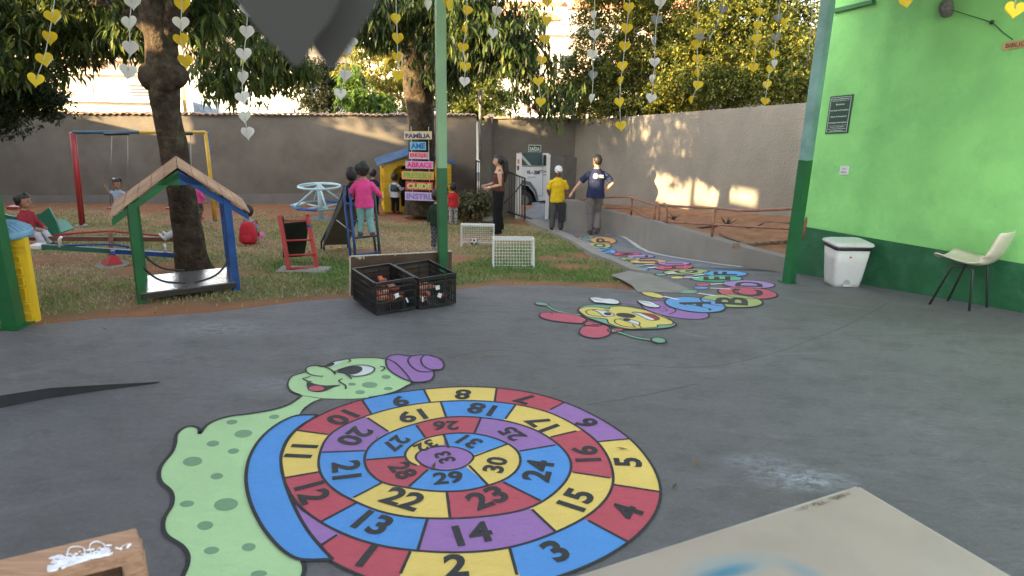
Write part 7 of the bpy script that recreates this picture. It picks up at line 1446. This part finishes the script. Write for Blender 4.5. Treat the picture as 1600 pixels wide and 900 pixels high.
        def cut(b):
            dead = []
            for v in b.verts:
                q = Hr.inverted() @ (v.co-hc)/hs; x, y, z = q.x/hr[0], q.y/hr[1], q.z/hr[2]
                if (y > .12 and z < .52+(.25 if y < .5 else 0)*0) or (y > -.35 and z < -.35 and abs(x) < 1.3 and hair not in ('curly',)) or (z < -.55 and y > -1.0 and hair in ('short', 'cap', 'buns')): dead.append(v)
            bmesh.ops.delete(b, geom=dead, context='VERTS')
            for v in b.verts: v.co += noise.noise_vector(v.co*60)*.004
        o_ = vox(mb, vs, 'hair', HAIR, root, M, extra=cut); md = o_.modifiers.new('th', 'SOLIDIFY'); md.thickness = .006; md.offset = 0
    if extra: extra(root, M, J, h, hp_, Hr, hr)
    return root
# the woman
Cb = cloth; wo = onto(G(778, 364))
person('woman in a brown sleeveless top and long black trousers standing with a dark ponytail', wo, (-1, -.12), 1.66, skin='b', pose=dict(elL=(-.125, -.01, .645), wrL=(-.055, .125, .60), elR=(.125, .0, .645), wrR=(.05, .15, .615)), top=Cb('brown_top', (.10, .045, .035)), tank=True, legs=Cb('black_trousers', (.012, .012, .013)), flare=.022, shoes=Cb('black_shoes', (.015, .015, .015)), hair='longpony', stout=1.08,
       extra=lambda root, M, J, h, *_: (lambda mb: (mb.tube([M @ (J['wrL']-(J['wrL']-J['elL']).normalized()*.012*h*s) for s in (0, 1.2)], .016*h*1.15, 10), mb.build('bracelet', mat('silver', (.6, .6, .6), .3, metal=1), root)))(MB()))
# man in navy
def emblem(root, M, J, h, *_):
    c = J['chest']+Vector((-.035*h, -.0*h, .03*h)); yb = -(.062+.02)*h
    mb = MB()
    pts = [Vector((c.x+math.cos(a)*.026*h, yb-.001, c.z+math.sin(a)*.028*h)) for a in np.linspace(0, 2*PI, 15)]; mb.tube([M @ p for p in pts], .007*h, 6, cap=False); mb.tube([M @ (p*.0+Vector((c.x+math.cos(a)*.012*h, yb-.004, c.z+math.sin(a)*.012*h))) for p, a in zip(pts, np.linspace(0, 2*PI, 15))], .005*h, 6, cap=False)
    for i, (x, w) in enumerate(((.045, .014), (.062, .012), (.078, .012), (.092, .008))): q = M @ Vector((c.x+x*h, yb, c.z+.004*h)); mb.box(q, (w*h, .006, .02*h), M.to_3x3())
    mb.box(M @ Vector((c.x+.06*h, yb, c.z-.02*h)), (.09*h, .005, .004*h), M.to_3x3()); mb.build('shirt_emblem', mat('print_white', (.75, .76, .78), .6), root)
mo_ = onto(G(927, 367))
person('man in a navy T-shirt with a white back emblem, hand on hip', mo_, (-.18, 1), 1.70, skin='b', head=(.5, 0), pose=dict(elR=(.205, -.035, .665), wrR=(.115, .01, .555), elL=(-.20, .04, .655), wrL=(-.275, .09, .535), kneeR=(.05, .05, .285), ankleR=(.03, -.06, .075), kneeL=(-.045, .03, .28), ankleL=(-.03, .03, .045)), top=Cb('navy_shirt', (.022, .028, .07)), sleeve='short', hem=.045, legs=Cb('grey_trousers', (.15, .135, .13)), shoes=Cb('boot', (.07, .055, .045)), hair='short', stout=1.06, extra=emblem)
# man in yellow
def cap(root, M, J, h, hp_, Hr, hr):
    mb = MB(); mb.sph(hp_(0, -.1, .42), [hr[0]*1.22*h, hr[1]*1.22*h, hr[2]*.98*h], 18); mb.tube([hp_(0, .6, .42), hp_(0, 1.5, .34)], [(hr[0]*.9*h, .006*h), (hr[0]*.7*h, .006*h)], 12, side=(1, 0, 0)); 
    bmesh.ops.transform(mb.b, matrix=M, verts=mb.b.verts); mb.build('cap', cloth('white_cap', (.6, .6, .6)), root)
yo = onto(G(869, 361))
person('man in a yellow T-shirt and white cap leaning against the low ramp wall', yo, (.12, -1), 1.46, skin='c', head=(.1, 0), pose=dict(elL=(-.155, -.02, .63), wrL=(-.185, .02, .49), elR=(.15, -.04, .63), wrR=(.10, -.06, .52), kneeL=(-.06, .05, .28), ankleL=(-.06, .04, .045), ankleR=(.08, .03, .045)), top=Cb('yellow_shirt', (.62, .42, .02)), sleeve='short', hem=.07, legs=Cb('charcoal_trousers', (.085, .08, .075)), shoes=Cb('dark_boot', (.03, .028, .025)), hair='cap', stout=1.05, extra=cap)
# girl on the ladder
gm = (bt0.lerp(B0, (371.5-294)/113.)+bt1.lerp(B1, (371.5-294)/113.))/2
person('girl in a bright pink sweatshirt and turquoise trousers climbing the blue slide ladder', gm+Vector((0, -.03, .012)), (.02, 1), 1.07, True, skin='a', pose=dict(elR=(.17, .02, .60), wrR=(.205, .10, .52), elL=(-.17, .02, .60), wrL=(-.19, .12, .52), ankleL=(-.075, 0, .045), ankleR=(.085, 0, .045)), top=Cb('pink_sweater', (.68, .07, .25)), sleeve='long', hem=.07, legs=Cb('turquoise_trousers', (.22, .40, .40)), shoes=Cb('mauve_trainer', (.14, .07, .10)), hair='puffs')
kp = (st0+st1)/2
person('child in black with curly hair at the top of the tall slide', Vector((kp.x+.02, kp.y+.12, kp.z-.10)), (-.9, .6), .98, True, skin='c', drop=.36, lean=.2, pose=dict(kneeL=(-.08, .2, .16), ankleL=(-.08, .1, .045), kneeR=(.08, .2, .16), ankleR=(.08, .1, .045)), top=Cb('black_jacket', (.014, .014, .016)), sleeve='long', legs=Cb('black_trousers', (.012, .012, .013)), shoes=Cb('dark_boot', (.03, .028, .025)), hair='curly')
KY = 19.0
def at(u, y): return onto(Vector((P(u, 300, y).x, y, 0)))
person('boy in a dark navy top standing left of the playhouse doorway', at(584, 19.1), (.5, .9), 1.24, True, skin='a', top=Cb('navy_top', (.02, .024, .05)), sleeve='short', legs=Cb('black_trousers', (.012, .012, .013)), shoes=Cb('dark_boot', (.03, .028, .025)), hair='short')
def vest(root, M, J, h, *_): 
    mb = MB(); mb.tube([J['waist']-Vector((0, 0, .0)), J['chest'], J['chest'].lerp(J['neckb'], .7)], [(.115*h, .09*h), (.122*h, .092*h), (.10*h, .075*h)], 16, side=(1, 0, 0)); bmesh.ops.transform(mb.b, matrix=M, verts=mb.b.verts); mb.build('vest', cloth('grey_vest', (.06, .075, .075)), root)
person('child in a grey vest and white top in the playhouse doorway', at(617, 19.3), (.35, .95), 1.1, True, skin='a', pose=dict(elR=(.16, .04, .60), wrR=(.20, .12, .62)), top=Cb('white_top', (.5, .5, .52)), sleeve='long', hem=.06, legs=Cb('black_trousers', (.012, .012, .013)), shoes=Cb('red_shoe', (.2, .04, .03)), hair='short', extra=vest)
person('dark haired child in the shadow inside the playhouse', at(633, 20.2), (-.3, -1), 1.2, True, skin='c', top=Cb('black_jacket', (.014, .014, .016)), sleeve='long', legs=Cb('black_trousers', (.012, .012, .013)), shoes=Cb('dark_boot', (.03, .028, .025)), hair='short')
person('small boy in a red T-shirt and pale trousers near the leafy bush', at(708, 17.7), (-.25, 1), 1.03, True, skin='a', top=Cb('red_tshirt', (.50, .03, .035)), sleeve='short', hem=.05, legs=Cb('camo_light', (.40, .40, .38), check=('blot', 22, (.2, .2, .2))), shoes=Cb('grey_shoe', (.3, .3, .3)), hair='short')
person('child in dark clothes facing the boy in the red T-shirt', at(692, 19.2), (.5, -.9), 1.08, True, skin='c', top=Cb('dark_red_top', (.10, .015, .02)), sleeve='short', legs=Cb('red_trousers', (.22, .02, .03)), shoes=Cb('dark_boot', (.03, .028, .025)), hair='short')
gy = G(682, 391).y
person('boy in a dark green sweater and checked trousers standing half behind the green post', at(682, gy), (.45, 1), 1.0, True, skin='a', pose=dict(elL=(-.13, -.01, .58), wrL=(-.16, .0, .455)), top=Cb('dark_green_sweater', (.018, .04, .025)), sleeve='long', hem=.05, legs=Cb('checked_trousers', (.05, .055, .07), check=('c', 30, (.16, .16, .19))), shoes=Cb('grey_shoe', (.3, .3, .3)), hair='short')
def bows(root, M, J, h, hp_, *_): mb = MB(); mb.sph(hp_(.5, .2, 1.15), (.03*h, .02*h, .02*h), 8); mb.sph(hp_(-.9, -.2, .8), (.02*h, .02*h, .025*h), 8); bmesh.ops.transform(mb.b, matrix=M, verts=mb.b.verts); mb.build('hair_bow', cloth('white_bow', (.65, .65, .7)), root)
SIT = dict(kneeL=(-.07, .19, .05), ankleL=(-.065, .22, -.14), kneeR=(.07, .19, .05), ankleR=(.065, .22, -.14))
person('girl in a pale blue top with hair bows sitting on the swing', swc+Vector((.02, 0, .0)), (.25, -1), 1.05, True, skin='a', drop=.40, pose=dict(SIT, elR=(.17, .02, .34), wrR=(.20, .04, .43), elL=(-.15, .06, .22), wrL=(-.12, .12, .28)), top=Cb('pale_blue_top', (.36, .42, .52)), sleeve='short', legs=Cb('beige_patterned', (.33, .30, .26), check=('blot', 20, (.16, .15, .14))), shoes=Cb('dark_boot', (.03, .028, .025)), hair='buns', extra=bows)
person('child in a grey top on the second swing, hidden behind the near trunk', swc2, (.2, -1), 1.05, True, skin='b', drop=.40, pose=dict(SIT, elR=(.13, .04, .32), wrR=(.17, .06, .46), elL=(-.13, .04, .32), wrL=(-.16, .06, .46)), top=Cb('pale_grey_top', (.42, .44, .5)), sleeve='half', legs=Cb('black_trousers', (.012, .012, .013)), shoes=Cb('dark_boot', (.03, .028, .025)), hair='short')
# seesaw riders
sp_ = P(44, 369, Yp+.75)
person('girl in a red hoodie and white leggings riding the brown seesaw', sp_, (1, -.1), 1.0, True, skin='a', drop=.40, lean=.08, pose=dict(kneeL=(-.07, .20, .05), ankleL=(-.07, .29, -.11), kneeR=(.07, .20, .05), ankleR=(.07, .27, -.12), elL=(-.13, .06, .17), wrL=(-.08, .20, .12), elR=(.13, .06, .17), wrR=(.08, .20, .12)), top=Cb('red_hoodie', (.30, .035, .05)), sleeve='long', legs=Cb('white_leggings', (.50, .50, .55)), shoes=Cb('purple_shoe', (.14, .05, .08)), hair='puffs')
person('child on the brown seesaw mostly behind the near trunk, one white shoe showing', P(293, 371, Yp+.88), (-1, -.1), .98, True, skin='a', drop=.40, pose=dict(kneeL=(-.07, .15, .08), ankleL=(-.07, .27, .02), kneeR=(.07, .15, .08), ankleR=(.07, .27, .02)), top=Cb('cream_top', (.5, .45, .36)), sleeve='long', legs=Cb('white_leggings', (.50, .50, .55)), shoes=Cb('white_shoe', (.6, .6, .6)), hair='short')
person('child in a pink hoodie and pink boots walking beside the near trunk', onto(G(313, 345)), (.5, .85), 1.08, True, skin='b', pose=dict(elR=(.15, .0, .59), wrR=(.17, .06, .48), ankleL=(-.06, .06, .045), ankleR=(.07, -.1, .06)), top=Cb('pink_hoodie', (.66, .10, .30)), sleeve='long', hem=.06, legs=Cb('camo_olive', (.17, .15, .11), check=('blot', 20, (.07, .07, .05))), shoes=Cb('pink_boot', (.65, .07, .18)), hair='short')
bpo = onto(G(392, 379))
def backpack(root, M, J, h, *_): pass
person('child in a grey shirt and pink trousers sitting on the grass wearing a red backpack', bpo+Vector((0, 0, .04)), (-.1, 1), 1.05, True, skin='b', drop=.42, pose=dict(kneeL=(-.15, .14, .06), ankleL=(-.03, .2, .03), kneeR=(.15, .14, .06), ankleR=(.05, .22, .03)), top=Cb('grey_blue_shirt', (.26, .30, .36)), sleeve='short', hem=.03, legs=Cb('pink_trousers', (.66, .16, .36)), shoes=Cb('grey_shoe', (.3, .3, .3)), hair='short')
bk_ = empty('backpack', bpo, 'red rucksack on the back of the child sitting on the grass', 'backpack'); mb = MB(); c = bpo+Vector((.03, -.17, .20)); mb.tube([c+Vector((0, 0, -.17)), c+Vector((0, -.01, -.12)), c+Vector((0, 0, .08)), c+Vector((0, .01, .17)), c+Vector((0, .01, .19))], [(.12, .05), (.155, .09), (.14, .08), (.10, .06), (.05, .04)], 18, side=(1, 0, 0)); mb.build('bag', cloth('red_nylon', (.50, .035, .05)), bk_, True)
mb = MB(); mb.sph(c+Vector((0, -.07, -.08)), (.105, .04, .08), 14); mb.build('front_pocket', cloth('red_nylon', (.50, .035, .05)), bk_)
for s in (-1, 1): mb = MB(); mb.tube([c+Vector((s*.06, .02, .17)), c+Vector((s*.1, .12, .2)), c+Vector((s*.12, .2, .1)), c+Vector((s*.12, .16, -.08))], .012, 6); mb.build('strap', cloth('red_nylon', (.50, .035, .05)), bk_)
